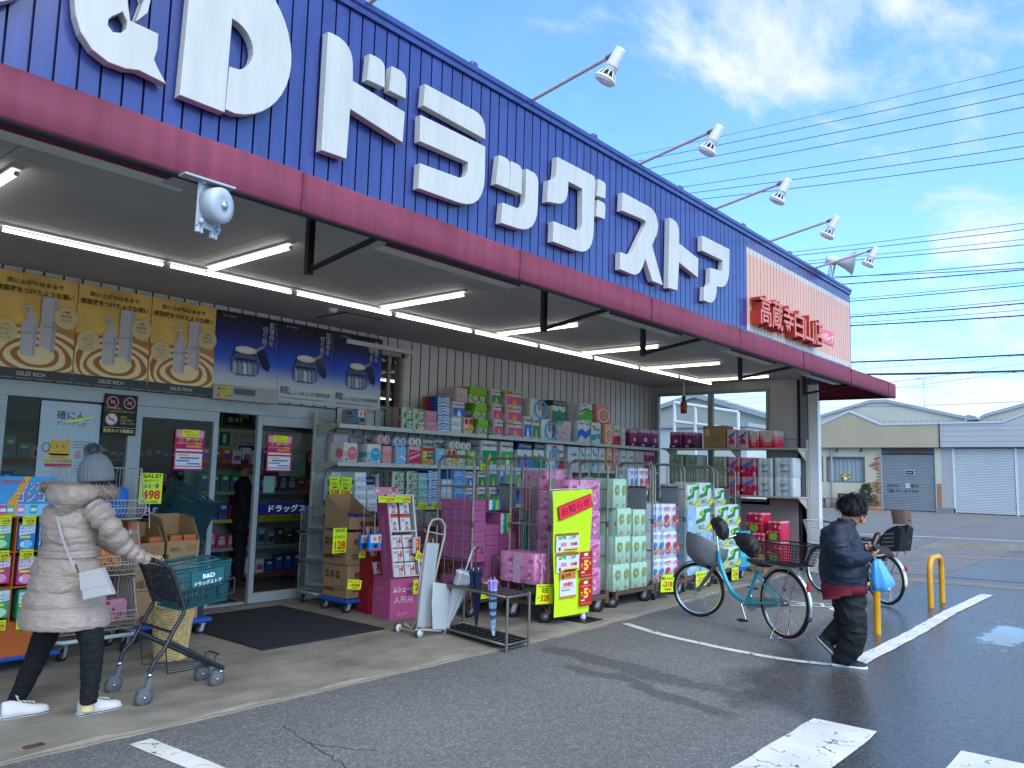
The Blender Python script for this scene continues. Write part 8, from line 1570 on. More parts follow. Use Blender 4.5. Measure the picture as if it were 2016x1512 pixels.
# cartons of hand warmers
b = MB(); p0 = at(256, 1258, 2, .16); b.b2((3.22, 6.95, .12), (3.98, 7.5, .16), BLUEP, .01); o = thing('dolly', 'blue dolly under the cartons of hand warmers', 'dolly', (3.66, 7.2, 0), 'blue dollies'); b.build('deck', o)
for x in (3.3, 3.92):
    for y in (7.02, 7.42): caster(o, x, y, .05, .119, .03)
yc = 6.97
goods('hand warmer dolly', 'the orange stand', 1, yc, [('carton30', 262, 322, 1180, 1250), ('carton30', 262, 322, 1098, 1179), ('carton30', 326, 392, 1174, 1241), ('carton30', 326, 392, 1096, 1173)], .42, 0, .161)
def tray(x0, x1, y0, y1, z, hf, hb, lab):
    o = thing('carton_tray', lab, 'carton', ((x0+x1)/2, y0, z), 'opened carton trays'); t = .006
    b = MB(); b.b2((x0, y0, z), (x1, y0+t, z+hf), CARD); b.b2((x0, y1-t, z), (x1, y1, z+hb), CARD)
    for x in (x0, x1-t): b.poly((x, 0, 0), Y, Z, [(y0+t, z), (y1-t, z), (y1-t, z+hb), (y0+(y1-y0)*.35, z+hb*.92), (y0+t, z+hf)], CARD, (t, 0, 0))
    b.b2((x0+t, y0+t, z), (x1-t, y1-t, z+t), CARD); b.text('30個入', (x0+.03, y0-.002, z+.02), X*.1, Z*.045, P('#3a2718'), .02); b.rect((x1-.12, y0-.002, z+.02), X*.09, Z*.06, P('#86674a')); b.build('tray', o); return o
xl0, xl1, xm, xq = at(262, 1095, 1, yc).x, at(322, 1095, 1, yc).x, at(328, 1095, 1, yc).x, at(391, 1095, 1, yc).x; zt = at(328, 1095, 1, yc).z+.012
tray(xl0, xl1, yc, yc+.38, zt, .11, .27, 'opened carton tray on the hand warmer stack nearest the orange stand'); tray(xm, xq, yc, yc+.40, zt, .12, .34, 'opened carton tray with a tall back on the hand warmer stack nearest the door')
goods('opened trays', 'the orange stand', 1, yc+.03, [('warmer', 250, 276, 1058, 1090), ('warmer', 250, 276, 1020, 1057), ('warmer', 292, 319, 1056, 1090), ('warmer', 334, 360, 1049, 1084), ('warmer', 361, 387, 1046, 1081)], .16, 0, zt+.008)
o = card(272, 931, 317, 992, 1, 6.93, [('SALE!', .12, .84, .9, .97, '#1c3a1c'), ('貼るカイロ', .2, .72, .8, .79, '#3a4a20'), ('はる一番', .2, .50, .85, .66, '#1c2a6a'), ('498', .12, .14, .92, .44, '#b3261c'), ('税込価格', .15, .03, .85, .10, '#4a5a20'), (None, .05, .70, .5, .705, '#3a4a20')], 'large yellow SALE 498 card standing over the hand warmer trays')
st = MB(); a = at(294, 992, 1, 6.94); st.tube([a, at(294, 1040, 1, 6.94)], .003, STEEL_W, 6); st.build('card_stick', o)
# wicker basket
WICK = mat('wicker', '#c6a873', .7, var=(22, .35)); o = thing('wicker_basket', 'round wicker basket with two loop handles on the concrete behind the trolley', 'basket', (3.26, 6.30, .012)); c0 = Vector((3.26, 6.30, .012))
b = MB(); n = 60; rings = []
for i in range(40): z = .43*i/39; r = .118+.045*z/.43; rings.append([c0+Vector(((r+.007*(1 if (i+j//3) % 2 else -1)*(1 if j % 3 else .2))*math.cos(2*math.pi*j/n), (r+.007*(1 if (i+j//3) % 2 else -1)*(1 if j % 3 else .2))*math.sin(2*math.pi*j/n), z)) for j in range(n)])
for i in range(39, 3, -4): z = .43*i/39; r = .106+.045*z/.43; rings.append([c0+Vector((r*math.cos(2*math.pi*j/n), r*math.sin(2*math.pi*j/n), z)) for j in range(n)])
b.loft(rings, WICK, False, False); b.disc(c0+Z*.02, X*.11, Y*.11, WICK)
for k in range(2):
    pts = []
    for i in range(60): t = 2*math.pi*i/60; pts.append(c0+Vector(((.166+.008*math.cos(9*t+k*3.14))*math.cos(t), (.166+.008*math.cos(9*t+k*3.14))*math.sin(t), .425+.010*math.sin(9*t+k*3.14))))
    b.tube(pts, .010, WICK, 6, closed=True)
b.build('body', o)
for k in (-1, 1): b = MB(); b.tube([c0+SR*k*(.155+.02*math.sin(t))+HV*.055*math.cos(t)+Z*(.40+.085*math.sin(t)) for t in [math.pi*i/12 for i in range(13)]], .010, WICK, 8); b.build('handle', o)
# the trolley with a teal basket
def cart():
    CF_ = mat('trolley frame', '#23262b', .4, spec=.5); P_ = thing('shopping_trolley', 'dark grey shopping trolley carrying a teal basket, pushed by the person in beige', 'trolley', (2.9, 5.4, 0)); GC = mat('caster grey', '#5d6266', .5)
    yn, yf = 5.20, 5.64
    def n_(px, py, y=yn): return at(px, py, 1, y)
    near = [n_(292.6, 1352), n_(295, 1325), n_(303, 1303), n_(322, 1281), n_(340, 1245), n_(361, 1208), n_(363, 1197), n_(354, 1168), n_(344, 1138), n_(336, 1120), n_(322, 1110), n_(303, 1103)]
    far = [Vector((p.x, yf, p.z)) for p in near]
    for p in near+far: pass
    b = MB()
    for pts, yy in ((near, 1), (far, -1)):
        pts = [Vector((p.x, p.y+(.06*yy if i > 8 else 0)*0, p.z)) for i, p in enumerate(pts)]; b.tube(pts[1:], .014, CF_, 10)
    b.tube([near[-1], near[-1]+Vector((-.02, .05, .0)), far[-1]+Vector((-.02, -.05, 0)), far[-1]], .017, CF_, 10)
    fn, ff = Vector((3.14, 5.30, .125)), Vector((3.14, 5.52, .125)); kn, kf = near[4].lerp(near[3], .5), far[4].lerp(far[3], .5)
    b.tube([kn, fn], .016, CF_, 10); b.tube([kf, ff], .016, CF_, 10); b.tube([fn, ff], .014, CF_, 8); b.tube([near[4], far[4]], .010, CF_, 8)
    b.tube([fn+Vector((-.05, .04, .012)), fn+Vector((-.04, .04, .085)), fn+Vector((-.01, .05, .09)), ff+Vector((-.01, -.05, .09)), ff+Vector((-.04, -.04, .085)), ff+Vector((-.05, -.04, .012))], .006, CF_, 6); b.build('frame', P_)
    b = MB(); q = [near[7]+Vector((.0, 0, .0)), near[5], far[5], far[7]]
    for i in range(16): t = i/15; b.tube([near[9].lerp(far[9], t), near[6].lerp(far[6], t)], .005, CF_, 5)
    for i in range(8): t = i/7; b.tube([near[9].lerp(near[6], t), far[9].lerp(far[6], t)], .0035, CF_, 5)
    b.build('back_grille', P_)
    b = MB(); z0 = near[6].z+.005; x0, x1 = near[6].x, at(466, 1147, 1, 5.2).x
    for y in (5.23, 5.61): b.tube([(x0, y, z0+.10), (x1, y, z0+.16)], .006, CF_, 6); b.tube([(x0, y, z0), (x1, y, z0+.06)], .005, CF_, 6); b.tube([(x1, y, z0+.16), (x1, y, z0+.06)], .005, CF_, 6)
    for i in range(10): t = i/9; x = x0+(x1-x0)*t; b.tube([(x, 5.23, z0+.10+.06*t), (x, 5.23, z0+.06*t), (x, 5.61, z0+.06*t), (x, 5.61, z0+.10+.06*t)], .003, CF_, 5)
    b.tube([(x1, 5.23, z0+.16), (x1, 5.61, z0+.16)], .006, CF_, 6); b.build('basket_rack', P_)
    b = MB(); a = near[3].lerp(near[4], .3); 
    for y in (5.24, 5.60): b.tube([(kn.x, y, kn.z), (kn.x+.03, y, .17), (3.08, y*.5+2.71, .15)], .005, CF_, 6)
    for i in range(5): t = i/4; b.tube([(kn.x+.04, 5.24+.36*t, .17), (3.08, 5.33+.18*t, .15)], .003, CF_, 5)
    b.build('lower_rack', P_)
    for k, (x, y, zt) in enumerate(((near[1].x, yn, near[1].z), (far[1].x, yf, near[1].z), (3.13, 5.31, .118), (3.13, 5.51, .118))):
        b = MB(); rw = .058; b.lathe((x, y, zt-.025), Z, [(.016, 0), (.018, .012), (.012, .025)], CHROME, 12); c = Vector((x-.03, y, rw))
        for s in (-1, 1): b.poly(c+Y*s*.017, X, Z, rounded([(-.05, .012), (.008, -.016), (.042, zt-rw-.03), (.012, zt-rw-.028), (.0, .06, .02), (-.035, .055, .02)]), GC, Y*s*.004)
        b.loft([[c+Vector((math.cos(t)*(rw+q), w_, math.sin(t)*(rw+q))) for q, w_ in ((.004, -.02), (.008, -.02), (.008, .02), (.004, .02))] for t in [R(60+80*i/8) for i in range(9)]], GC, True, False); cs = b.build('caster', P_)
        b = MB(); b.lathe(c-Y*.014, Y, [(.03, 0), (rw-.003, .001), (rw, .006), (rw, .022), (rw-.003, .027), (.03, .028)], mat('caster tyre', '#4c4a48', .7), 24); b.lathe(c-Y*.016, Y, [(0, 0), (.044, 0), (.046, .004), (.046, .028), (.044, .032), (0, .032)], GC, 20); b.lathe(c-Y*.024, Y, [(0, 0), (.009, .001), (.009, .048), (0, .049)], CHROME, 10); b.build('wheel', cs)
    Bq = thing('shopping_basket', 'teal shopping basket riding on the trolley, lettered in white', 'basket', (3.0, 5.42, .6)); b = MB(); xc = (at(345, 1120, 1, 5.24).x+at(458, 1100, 1, 5.24).x)/2; L_ = at(458, 1100, 1, 5.24).x-at(345, 1120, 1, 5.24).x-.01; zb = at(400, 1195, 1, 5.25).z+.012
    b.M = Matrix.Translation((xc+.025, 5.42, zb)) @ Matrix.Rotation(R(-6), 4, 'Y'); H = at(400, 1108, 1, 5.24).z-zb-.015; basket_mesh(b, TEALB, L_, .37, H, .03); b.build('basket_body', Bq)
    b = MB(); b.M = Matrix.Translation((xc+.025, 5.42, zb)) @ Matrix.Rotation(R(-6), 4, 'Y'); b.loft([[(-.10, -.178+.012*0, H*.45), (.14, -.178, H*.45), (.14, -.184, H*.88), (-.10, -.184, H*.88)], [(-.10, -.188, H*.45), (.14, -.188, H*.45), (.14, -.194, H*.88), (-.10, -.194, H*.88)]], TEALB, True, False); b.text('B&D', (-.02, -.196, H*.68), X*.09, Z*.030, P('#dfe6e6'), .03); b.text('ドラッグストア', (-.08, -.195, H*.52), X*.2, Z*.030, P('#dfe6e6'), .02); b.build('name_plate', Bq)
    b = MB(); b.M = Matrix.Translation((xc+.025, 5.42, zb)) @ Matrix.Rotation(R(-6), 4, 'Y')
    for s in (-1, 1): b.tube([(-.12, s*.187, H), (-.115, s*.165, H+.02), (.115, s*.165, H+.02), (.12, s*.187, H)], .006, TEALB, 6)
    b.build('basket_handle', Bq)
cart()
# door mat
MAT_ = mat('door mat', '#26272b', .95, bump=(240, .5), var=(90, .25)); b = MB(); b.b2((3.92, 6.02, .012), (5.27, 7.8, .026), MAT_, .006); b.build('door_mat', org=(4.6, 6.9, .012), label='large charcoal door mat on the concrete before the sliding doors', cat='mat')
b = MB(); b.b2((4.55, 8.22, .006), (5.1, 9.0, .02), MAT_); b.build('door_mat', org=(4.8, 8.6, 0), label='dark mat inside the open doorway', cat='mat')
# cartons on the second dolly
q = at(681, 1180, 2, .16); o = thing('dolly', 'blue dolly under the tall stack of cartons with dark oval prints', 'dolly', (5.95, 7.3, 0), 'blue dollies'); dx = q.x; dy = q.y
b = MB(); b.b2((dx-.01, dy-.04, .11), (dx+.52, dy+.5, .155), BLUEP, .012); b.build('deck', o)
for x in (dx+.06, dx+.45):
    for y in (dy+.03, dy+.42): caster(o, x, y, .052, .109, .03)
goods('dolly behind the red display', 'the doors', 1, dy, [('compact', 682, 737, 1112, 1180), ('compact', 682, 737, 1044, 1111)], .44, 0, .156)
zt = at(682, 1043, 1, dy).z; x1 = at(737, 1043, 1, dy).x; o = thing('carton_tray', 'opened brown carton with a tall sloping back on the stack behind the red display', 'carton', (dx, dy, zt), 'opened carton trays'); b = MB(); t = .006
b.b2((dx, dy, zt), (x1, dy+t, zt+.13), CARD); b.b2((dx, dy+.43, zt), (x1, dy+.44, zt+.36), CARD)
for x in (dx, x1-t): b.poly((x, 0, 0), Y, Z, [(dy+t, zt), (dy+.43, zt), (dy+.43, zt+.36), (dy+t, zt+.13)], CARD, (t, 0, 0))
b.poly((dx+.14, dy-.002, zt+.035), X, Z, rounded([(0, 0, .01), (.2, 0, .01), (.2, .04, .01), (0, .04, .01)]), P('#3a2a1c')); b.text('コンパクト', (dx+.15, dy-.004, zt+.045), X*.17, Z*.022, P('#a98660'), .02); b.build('tray', o)
b = MB()
for i in range(3): b.b2((dx+.04+.1*i, dy+.05, zt+.02), (dx+.12+.1*i, dy+.35, zt+.15), P('#2c3578')); b.rect((dx+.05+.1*i, dy+.049, zt+.1), X*.06, Z*.03, P('#b8a23c'))
b.build('boxed_goods', org=(dx+.2, dy+.2, zt), label='dark blue boxes packed in the opened carton behind the red display', cat='boxes')
card(654, 1040, 681, 1090, 1, dy-.03, [('SALE!', .15, .84, .85, .97, '#1c3a1c'), ('ドライ&ドライ', .12, .58, .9, .70, '#1c3a1c'), ('128', .14, .16, .9, .48, '#b3261c'), ('税込価格', .15, .04, .85, .11, '#4a5a20')], 'yellow SALE 128 card on the carton stack behind the red display')
for k, (x0, x1_) in enumerate(((648, 668), (669, 690))): card(x0, 937+2*k, x1_, 981+2*k, 1, 7.56, [('Good', .1, .82, .7, .92, '#3a4a20'), ('ためし', .15, .60, .85, .74, '#23260f'), ('価格', .25, .44, .7, .56, '#23260f'), ('338', .08, .16, .92, .40, '#b3261c'), ('税込', .2, .04, .8, .12, '#8a4a22')], 'yellow 338 card at the end of the shelving, %s' % ('nearer the door' if k == 0 else 'beside the clover pack'), rot=R(3 if k == 0 else -5))
for x0, y0, x1_, y1, v, n, lab in ((822, 990, 842, 1003, 7.6, '149', 'yellow 149 card on the lower shelf rail nearer the glass doors'), (849, 990, 869, 1003, 7.6, '298', 'yellow 298 card on the lower shelf rail nearer the cages'), (921, 987, 930, 1000, 7.6, '88', 'small yellow card on the lower shelf rail against the first cage'), (945, 913, 962, 926, 7.6, '298', 'yellow card hanging at the middle shelf behind the first cage'), (993, 958, 1010, 970, 7.5, '398', 'yellow card hanging low on the shelf behind the cage bars'),
                               (945, 1148, 983, 1180, 5.82, '239', 'yellow 239 card on the cage behind the umbrellas'), (1055, 1153, 1089, 1192, 5.07, '328', 'yellow 328 card on the cage beside the banner'), (1301, 1133, 1327, 1168, 5.13, '318', 'yellow 318 card hanging from the floral kitchen roll cage'), (1370, 1126, 1391, 1156, 5.2, '110', 'yellow 110 card behind the front bicycle wheel'), (1441, 1118, 1454, 1143, 5.26, '278', 'yellow 278 card on the narrow mesh cage')):
    L_ = price(n) if n != '328' else [('花匠', .3, .56, .7, .82, '#23260f'), ('328', .25, .14, .75, .46, '#b3261c'), (None, .1, .86, .9, .92, '#7d8a22'), (None, .08, .3, .2, .34, '#3a4a20')]
    card(x0, y0, x1_, y1, 1, v, L_, lab, rot=R(-4) if n in ('328', '318') else 0)
# red cardboard display
RD = mat('red board', '#8c1420', .5); PKB = mat('pink board', '#b8527e', .5); PKD = mat('pink board side', '#a84a74', .5); WH = mat('white board', '#c3bfbd', .6)
o = local('display_stand', 'red cardboard display of small pouches between the cartons and the pink display', 'stand', (5.80, 6.86, .012), -R(10)); w, d = .25, .26
b = MB(); b.b2((-w/2, -d/2, 0), (w/2, d/2, .36), RD); b.text('わらべ', (-.09, -d/2-.002, .20), X*.18, Z*.07, P('#c99aa0')); b.text('防虫剤', (-.06, -d/2-.002, .06), X*.1, Z*.03, P('#c99aa0')); b.build('base_box', o)
b = MB()
for x in (-w/2, w/2-.008): b.poly((x, 0, 0), Y, Z, [(-d/2-.08, .36), (d/2, .36), (d/2, .98), (d/2-.08, .98), (-d/2-.08, .46)], RD, (.008, 0, 0))
b.b2((-w/2, d/2-.01, .36), (w/2, d/2, 1.0), RD); b.b2((-.004, -d/2-.05, .4), (.004, d/2-.02, .70), RD)
for k in range(3): z = .40+.18*k; y = -d/2-.07+.095*k; b.b2((-w/2+.008, y, z-.02), (w/2-.008, d/2-.01, z), RD); b.b2((-w/2+.008, y-.006, z-.03), (w/2-.008, y, z+.03), RD)
b.build('shelf_case', o)
for k in range(3):
    for j in (-1, 1):
        q = bpy.data.objects.new('pouch', PK['warabe']); COL.objects.link(q); M_ = o.matrix_basis @ Matrix.Translation((j*.058, -d/2-.02+.095*k, .402+.18*k)); q.location = (Matrix.Translation((5.80, 6.86, .012)) @ Matrix.Rotation(-R(10), 4, 'Z')) @ Vector((j*.058, -d/2-.02+.095*k, .402+.18*k)); q.scale = (.10, .05, .145); q.rotation_euler = (-.22, 0, -R(10)); tag(q, 'small pouch in the red display, on the %s level, nearer the %s' % (('lowest', 'middle', 'top')[k], 'door' if j < 0 else 'pink display'), 'pouch', 'pouches in the red display')
card(684, 1143, 711, 1162, 1, 6.66, price('498'), 'yellow 498 card on the front of the red display', rot=R(-8)); card(706, 1085, 719, 1099, 1, 6.70, price('49'), 'small yellow card clipped to the red display')
# pink display
PO = Matrix.Translation((5.80, 6.50, .012)) @ Matrix.Rotation(-R(10), 4, 'Z'); o = local('display_stand', 'pink cardboard display leaning back with boxes in its white trays', 'stand', (5.80, 6.50, .012), -R(10)); w, d = .33, .36
b = MB(); b.b2((-w/2, -d/2, 0), (w/2, d/2, .42), PKB); f = -d/2-.002
b.text('ムシューダ', (-.13, f, .27), X*.26, Z*.07, P('#e0cdd4'), .04); b.text('人形用', (-.12, f, .165), X*.23, Z*.07, P('#e0cdd4'), .0); b.text('エステー', (-.03, f, .04), X*.10, Z*.028, P('#e0cdd4')); b.ringd((-.055, f, .055), X*.016, Z*.016, .8, P('#e0cdd4'))
b.text('ムシューダ', (-w/2-.002, d/2-.05, .27), -Y*.2, Z*.05, P('#c58aa4'), .03); b.text('人形用', (-w/2-.002, d/2-.08, .17), -Y*.15, Z*.06, P('#c58aa4')); b.build('base_box', o)
def tl(x, t, v): return Vector((x, -d/2-.05+v*.20+t*.20-v*.0, .44+v*.84-t*.06))     # along the leaning tray: t into the tray, v up
b = MB(); tk = .01
for x0, x1_, m_ in ((-w/2-.006, -w/2+.004, PKD), (w/2-.004, w/2+.006, WH)): b.loft([[tl(x0, 0, 0), tl(x0, 1, 0), tl(x0, 1, 1), tl(x0, 0, 1)], [tl(x1_, 0, 0), tl(x1_, 1, 0), tl(x1_, 1, 1), tl(x1_, 0, 1)]], m_, True, False)
b.loft([[tl(-w/2, .96, 0), tl(w/2, .96, 0), tl(w/2, 1, 0), tl(-w/2, 1, 0)], [tl(-w/2, .96, 1), tl(w/2, .96, 1), tl(w/2, 1, 1), tl(-w/2, 1, 1)]], WH, True, False)
for v in (0, .54, .985): b.loft([[tl(-w/2, 0, v), tl(w/2, 0, v), tl(w/2, .96, v), tl(-w/2, .96, v)], [tl(-w/2, 0, v+.015), tl(w/2, 0, v+.015), tl(w/2, .96, v+.015), tl(-w/2, .96, v+.015)]], WH, True, False)
for x0, x1_ in ((-w/2+.003, -w/2+.018), (w/2-.018, w/2-.003)): b.loft([[tl(x0, -.03, 0), tl(x1_, -.03, 0), tl(x1_, 0, 0), tl(x0, 0, 0)], [tl(x0, -.03, 1), tl(x1_, -.03, 1), tl(x1_, 0, 1), tl(x0, 0, 1)]], WH, True, False)
b.text('人形用防虫剤', tl(-w/2-.008, .75, .15), tl(-w/2-.008, .75, .75)-tl(-w/2-.008, .75, .15), tl(-w/2-.008, .35, .15)-tl(-w/2-.008, .75, .15), P('#c58aa4'))
b.loft([[tl(-.16, .9, 1.01), tl(.15, .9, 1.01), tl(.15, .95, 1.01), tl(-.16, .95, 1.01)], [tl(-.17, 1.2, 1.17), tl(.12, 1.2, 1.17), tl(.12, 1.25, 1.17), tl(-.17, 1.25, 1.17)]], mat('pink header', '#c58a98', .5, spots=(14, .3, ['#a84a5c', '#d9c3c0'])), True, False); b.build('leaning_tray', o)
k = 0
for kind, v0, dv, xs_ in (('doll_pouch', .02, .165, (-.07, .07)), ('doll_pouch', .19, .165, (-.07, .07)), ('doll_pouch', .36, .16, (-.07, .07)), ('doll_box', .56, .20, (-.09, .06)), ('doll_box', .77, .19, (-.09, .06))):
    for j, x in enumerate(xs_):
        q = bpy.data.objects.new('boxed_goods' if kind == 'doll_box' else 'pouch', PK[kind]); COL.objects.link(q); q.location = PO @ tl(x, .40, v0); q.scale = (.125, .09, dv*.82); q.rotation_euler = (-R(13), 0, -R(10)+random.uniform(-.06, .06)); tag(q, '%s, pink display, %s row up, %s side' % (DESC[kind], ORD[k], 'red display' if j == 0 else 'umbrella'), 'pack', 'packs in the pink display')
    k += 1
for k, (x0, x1_, n) in enumerate(((745, 776, '278'), (777, 808, '298'))): card(x0, 977, x1_, 990, 1, 6.36, [(None, .1, .6, .4, .75, '#7d8a22'), ('-'+n, .42, .35, .95, .75, '#b3261c'), (None, .5, .1, .9, .22, '#c23a2a')], 'yellow %s card lying along the top of the pink display' % n, rot=R(-2))
for (x0, y0, x1_, y1, v, c1_, c2_, lab) in ((709, 1052, 726, 1086, 6.55, '#2c5a86', '#8fb0c8', 'blue hanging sachet strip beside the pink display'), (727, 1051, 752, 1086, 6.42, '#2f7ab8', '#cfc3b8', 'blue and white boxed kit hung from a string on the pink display')):
    a = at(x0, y1, 1, v); q = at(x1_, y0, 1, v); b = MB(); b.b2((a.x, v, a.z), (q.x, v+.04, q.z), c1_, .006); w_ = q.x-a.x; h = q.z-a.z; b.rect((a.x+w_*.06, v-.002, a.z+h*.5), X*w_*.88, Z*h*.46, c2_); b.disc((a.x+w_*.4, v-.004, a.z+h*.72), X*w_*.14, Z*h*.12, '#b0824a'); b.rect((a.x+w_*.72, v-.004, a.z+h*.55), X*w_*.16, Z*h*.34, '#b8404a'); b.disc((a.x+w_*.5, v-.003, a.z+h*.3), X*w_*.18, Z*h*.13, '#24202a'); b.rect((a.x+w_*.1, v-.003, a.z+h*.03), X*w_*.8, Z*h*.12, '#b5452f'); b.tube([(a.x+w_*.5, v+.02, q.z), (a.x+w_*.5, v+.03, q.z+.3)], .002, STEEL_W, 4); b.build('hanging_pack', org=(a.x, v, a.z), label=lab, cat='pack')
a = at(812, 1090, 1, 6.30); q = at(832, 1057, 1, 6.30); b = MB(); b.box(((a.x+q.x)/2, 6.32, (a.z+q.z)/2), (q.x-a.x, .03, q.z-a.z), '#c9bcb8', R(20), .006); b.rect((a.x+.02, 6.295, a.z+.03), X*.07, Z*.12, '#b02c2c'); b.text('防虫', (a.x+.03, 6.292, a.z+.06), X*.04, Z*.08, P('#e6cf4a'), .03); b.tube([(a.x+.05, 6.32, q.z), (a.x-.02, 6.34, q.z+.08)], .002, STEEL_W, 4); b.build('hanging_pack', org=tuple(a), label='red and white pack hung on the side of the pink display facing the umbrellas', cat='pack')
card(818, 1088, 832, 1105, 1, 6.28, [('23', .15, .3, .85, .75, '#b3261c')], 'tilted yellow 23 card on the side of the pink display', rot=R(-25)); card(813, 1142, 826, 1170, 1, 6.22, [('2', .25, .25, .75, .75, '#b3261c')], 'yellow card marked 2 low behind the umbrella bag stand')
# umbrella bag stand
TB = mat('stand beige tube', '#a89f92', .4, .2); o = thing('umbrella_bag_stand', 'beige wheeled hoop stand holding long clear umbrella bags', 'stand', (5.45, 5.65, 0))
def u1(px, py, y=5.62): return at(px, py, 1, y)
b = MB(); b.tube([u1(797, 1228, 5.8), u1(812, 1238, 5.72), u1(822, 1215, 5.66), u1(826, 1143), u1(835, 1085), u1(845, 1035), u1(851, 1024), u1(861, 1021), u1(870, 1024), u1(876, 1035), u1(875, 1055), u1(862, 1110), u1(853, 1150), u1(852, 1225, 5.60), u1(846, 1232, 5.58), u1(829, 1233, 5.62), u1(818, 1240, 5.55)], .012, TB, 10)
b.tube([u1(818, 1240, 5.55), u1(840, 1240, 5.5), u1(868, 1242, 5.5)], .012, TB, 8); b.tube([u1(840, 1046), u1(873, 1053)], .007, TB, 8); b.tube([u1(838, 1048, 5.6), u1(836, 1044, 5.56), u1(838, 1041, 5.55)], .006, TB, 6); b.tube([u1(832, 1148), u1(851, 1143)], .006, TB, 6); b.build('hoop_frame', o)
b = MB(); b.cyl((5.29, 5.86, .05), (5.27, 5.55, .05), .008, TB, 8)
b.build('axle', o)
for x, y in ((5.29, 5.86), (5.27, 5.54)):
    b = MB(); b.lathe((x+.0, y-.012, .05), Y, [(.02, 0), (.048, .001), (.05, .006), (.05, .02), (.048, .025), (.02, .026)], mat('wheel rim dark', '#3a3a3a', .6), 18); b.lathe((x, y-.015, .05), Y, [(0, 0), (.038, .0), (.038, .032), (0, .033)], STEEL_W, 18); b.build('wheel', o)
FILM = mat('bag film', '#b9bec0', .22, spec=.6, alpha=.72, bump=(7, .8, (1, 1, .25))); FILM2 = mat('bag film pale', '#d2d6d8', .25, spec=.6, alpha=.55, bump=(6, .8, (1, 1, .3)))
b = MB(); L_ = [u1(838, 1068, 5.60), u1(833, 1110, 5.60), u1(827, 1165, 5.6), u1(820, 1236, 5.62)]; Rr = [u1(863, 1070, 5.60), u1(856, 1112, 5.60), u1(850, 1165, 5.6), u1(845, 1236, 5.62)]
for off in (0, .014): b.loft([[l-Y*off, l.lerp(r, .3)-Y*(off+.010), r-Y*off, l.lerp(r, .5)-Y*(off-.004)] for l, r in zip(L_, Rr)], FILM, True, False)
b.tube([u1(852, 1060), u1(853, 1070)], .004, STEEL_W, 6); b.build('clear_bags', o)
b = MB(); L2 = [u1(853, 1146, 5.52), u1(850, 1190, 5.5), u1(852, 1238, 5.5)]; R2 = [u1(880, 1150, 5.48), u1(895, 1190, 5.46), u1(884, 1240, 5.46)]; b.loft([[l, l.lerp(r, .7)-Y*.012, r, l.lerp(r, .5)+Y*.004] for l, r in zip(L2, R2)], FILM2, True, False); b.build('loose_bags', o)
# umbrella rack and umbrellas
RK = mat('rack bronze', '#7d776e', .35, .6); TRAYM = mat('rack tray', '#17181c', .4); o = thing('umbrella_rack', 'low metal umbrella rack with a slotted top and black tray', 'rack', (5.65, 5.05, 0))
FL, FR_, BL, BR = Vector((5.40, 4.585, 0)), Vector((5.735, 4.61, 0)), Vector((5.56, 5.52, 0)), Vector((5.90, 5.58, 0)); H = .485
for p in (FL, FR_, BL, BR): b = MB(); b.tube([p, p+Z*H], .013, RK, 10); b.build('leg', o)
b = MB(); b.tube([FL+Z*(H-.02), FR_+Z*(H-.02), BR+Z*(H-.02), BL+Z*(H-.02)], .013, RK, 8, closed=True); cs_ = [FL, FR_, BR, BL]
def rk(u, v, z): return FL.lerp(FR_, u).lerp(BL.lerp(BR, u), v)+Z*z
NU, NV = 4, 10; us_ = [0]+[q for i in range(NU) for q in ((i+.2)/NU, (i+.8)/NU)]+[1]; vs_ = [0]+[q for i in range(NV) for q in ((i+.3)/NV, (i+.7)/NV)]+[1]
for i in range(len(us_)-1):
    for j in range(len(vs_)-1):
        if i % 2 == 1 and j % 2 == 1: continue
        b.add([rk(us_[i+a], vs_[j+c], z) for z in (H-.012, H-.004) for a, c in ((0, 0), (1, 0), (1, 1), (0, 1))], [(0, 3, 2, 1), (4, 5, 6, 7), (0, 1, 5, 4), (2, 3, 7, 6), (1, 2, 6, 5), (3, 0, 4, 7)], mat('rack top', '#4c4a49', .35, .6))
b.build('slotted_top', o)
b = MB(); b.tube([FL+Z*.06, FR_+Z*.06, BR+Z*.06, BL+Z*.06], .012, RK, 8, closed=True); b.add([rk(u, v, .045) for u, v in ((0, 0), (1, 0), (1, 1), (0, 1))], [(0, 1, 2, 3)], TRAYM)
for i in range(4):
    for j in range(11): p = rk((i+.5)/4, (j+.5)/11, .046); b.ringd(p, X*.03, Y*.03, .8, TRAYM, 10); b.lathe(p, Z, [(.036, 0), (.034, .012), (.028, .012), (.026, 0)], TRAYM, 10)
b.build('drip_tray', o)
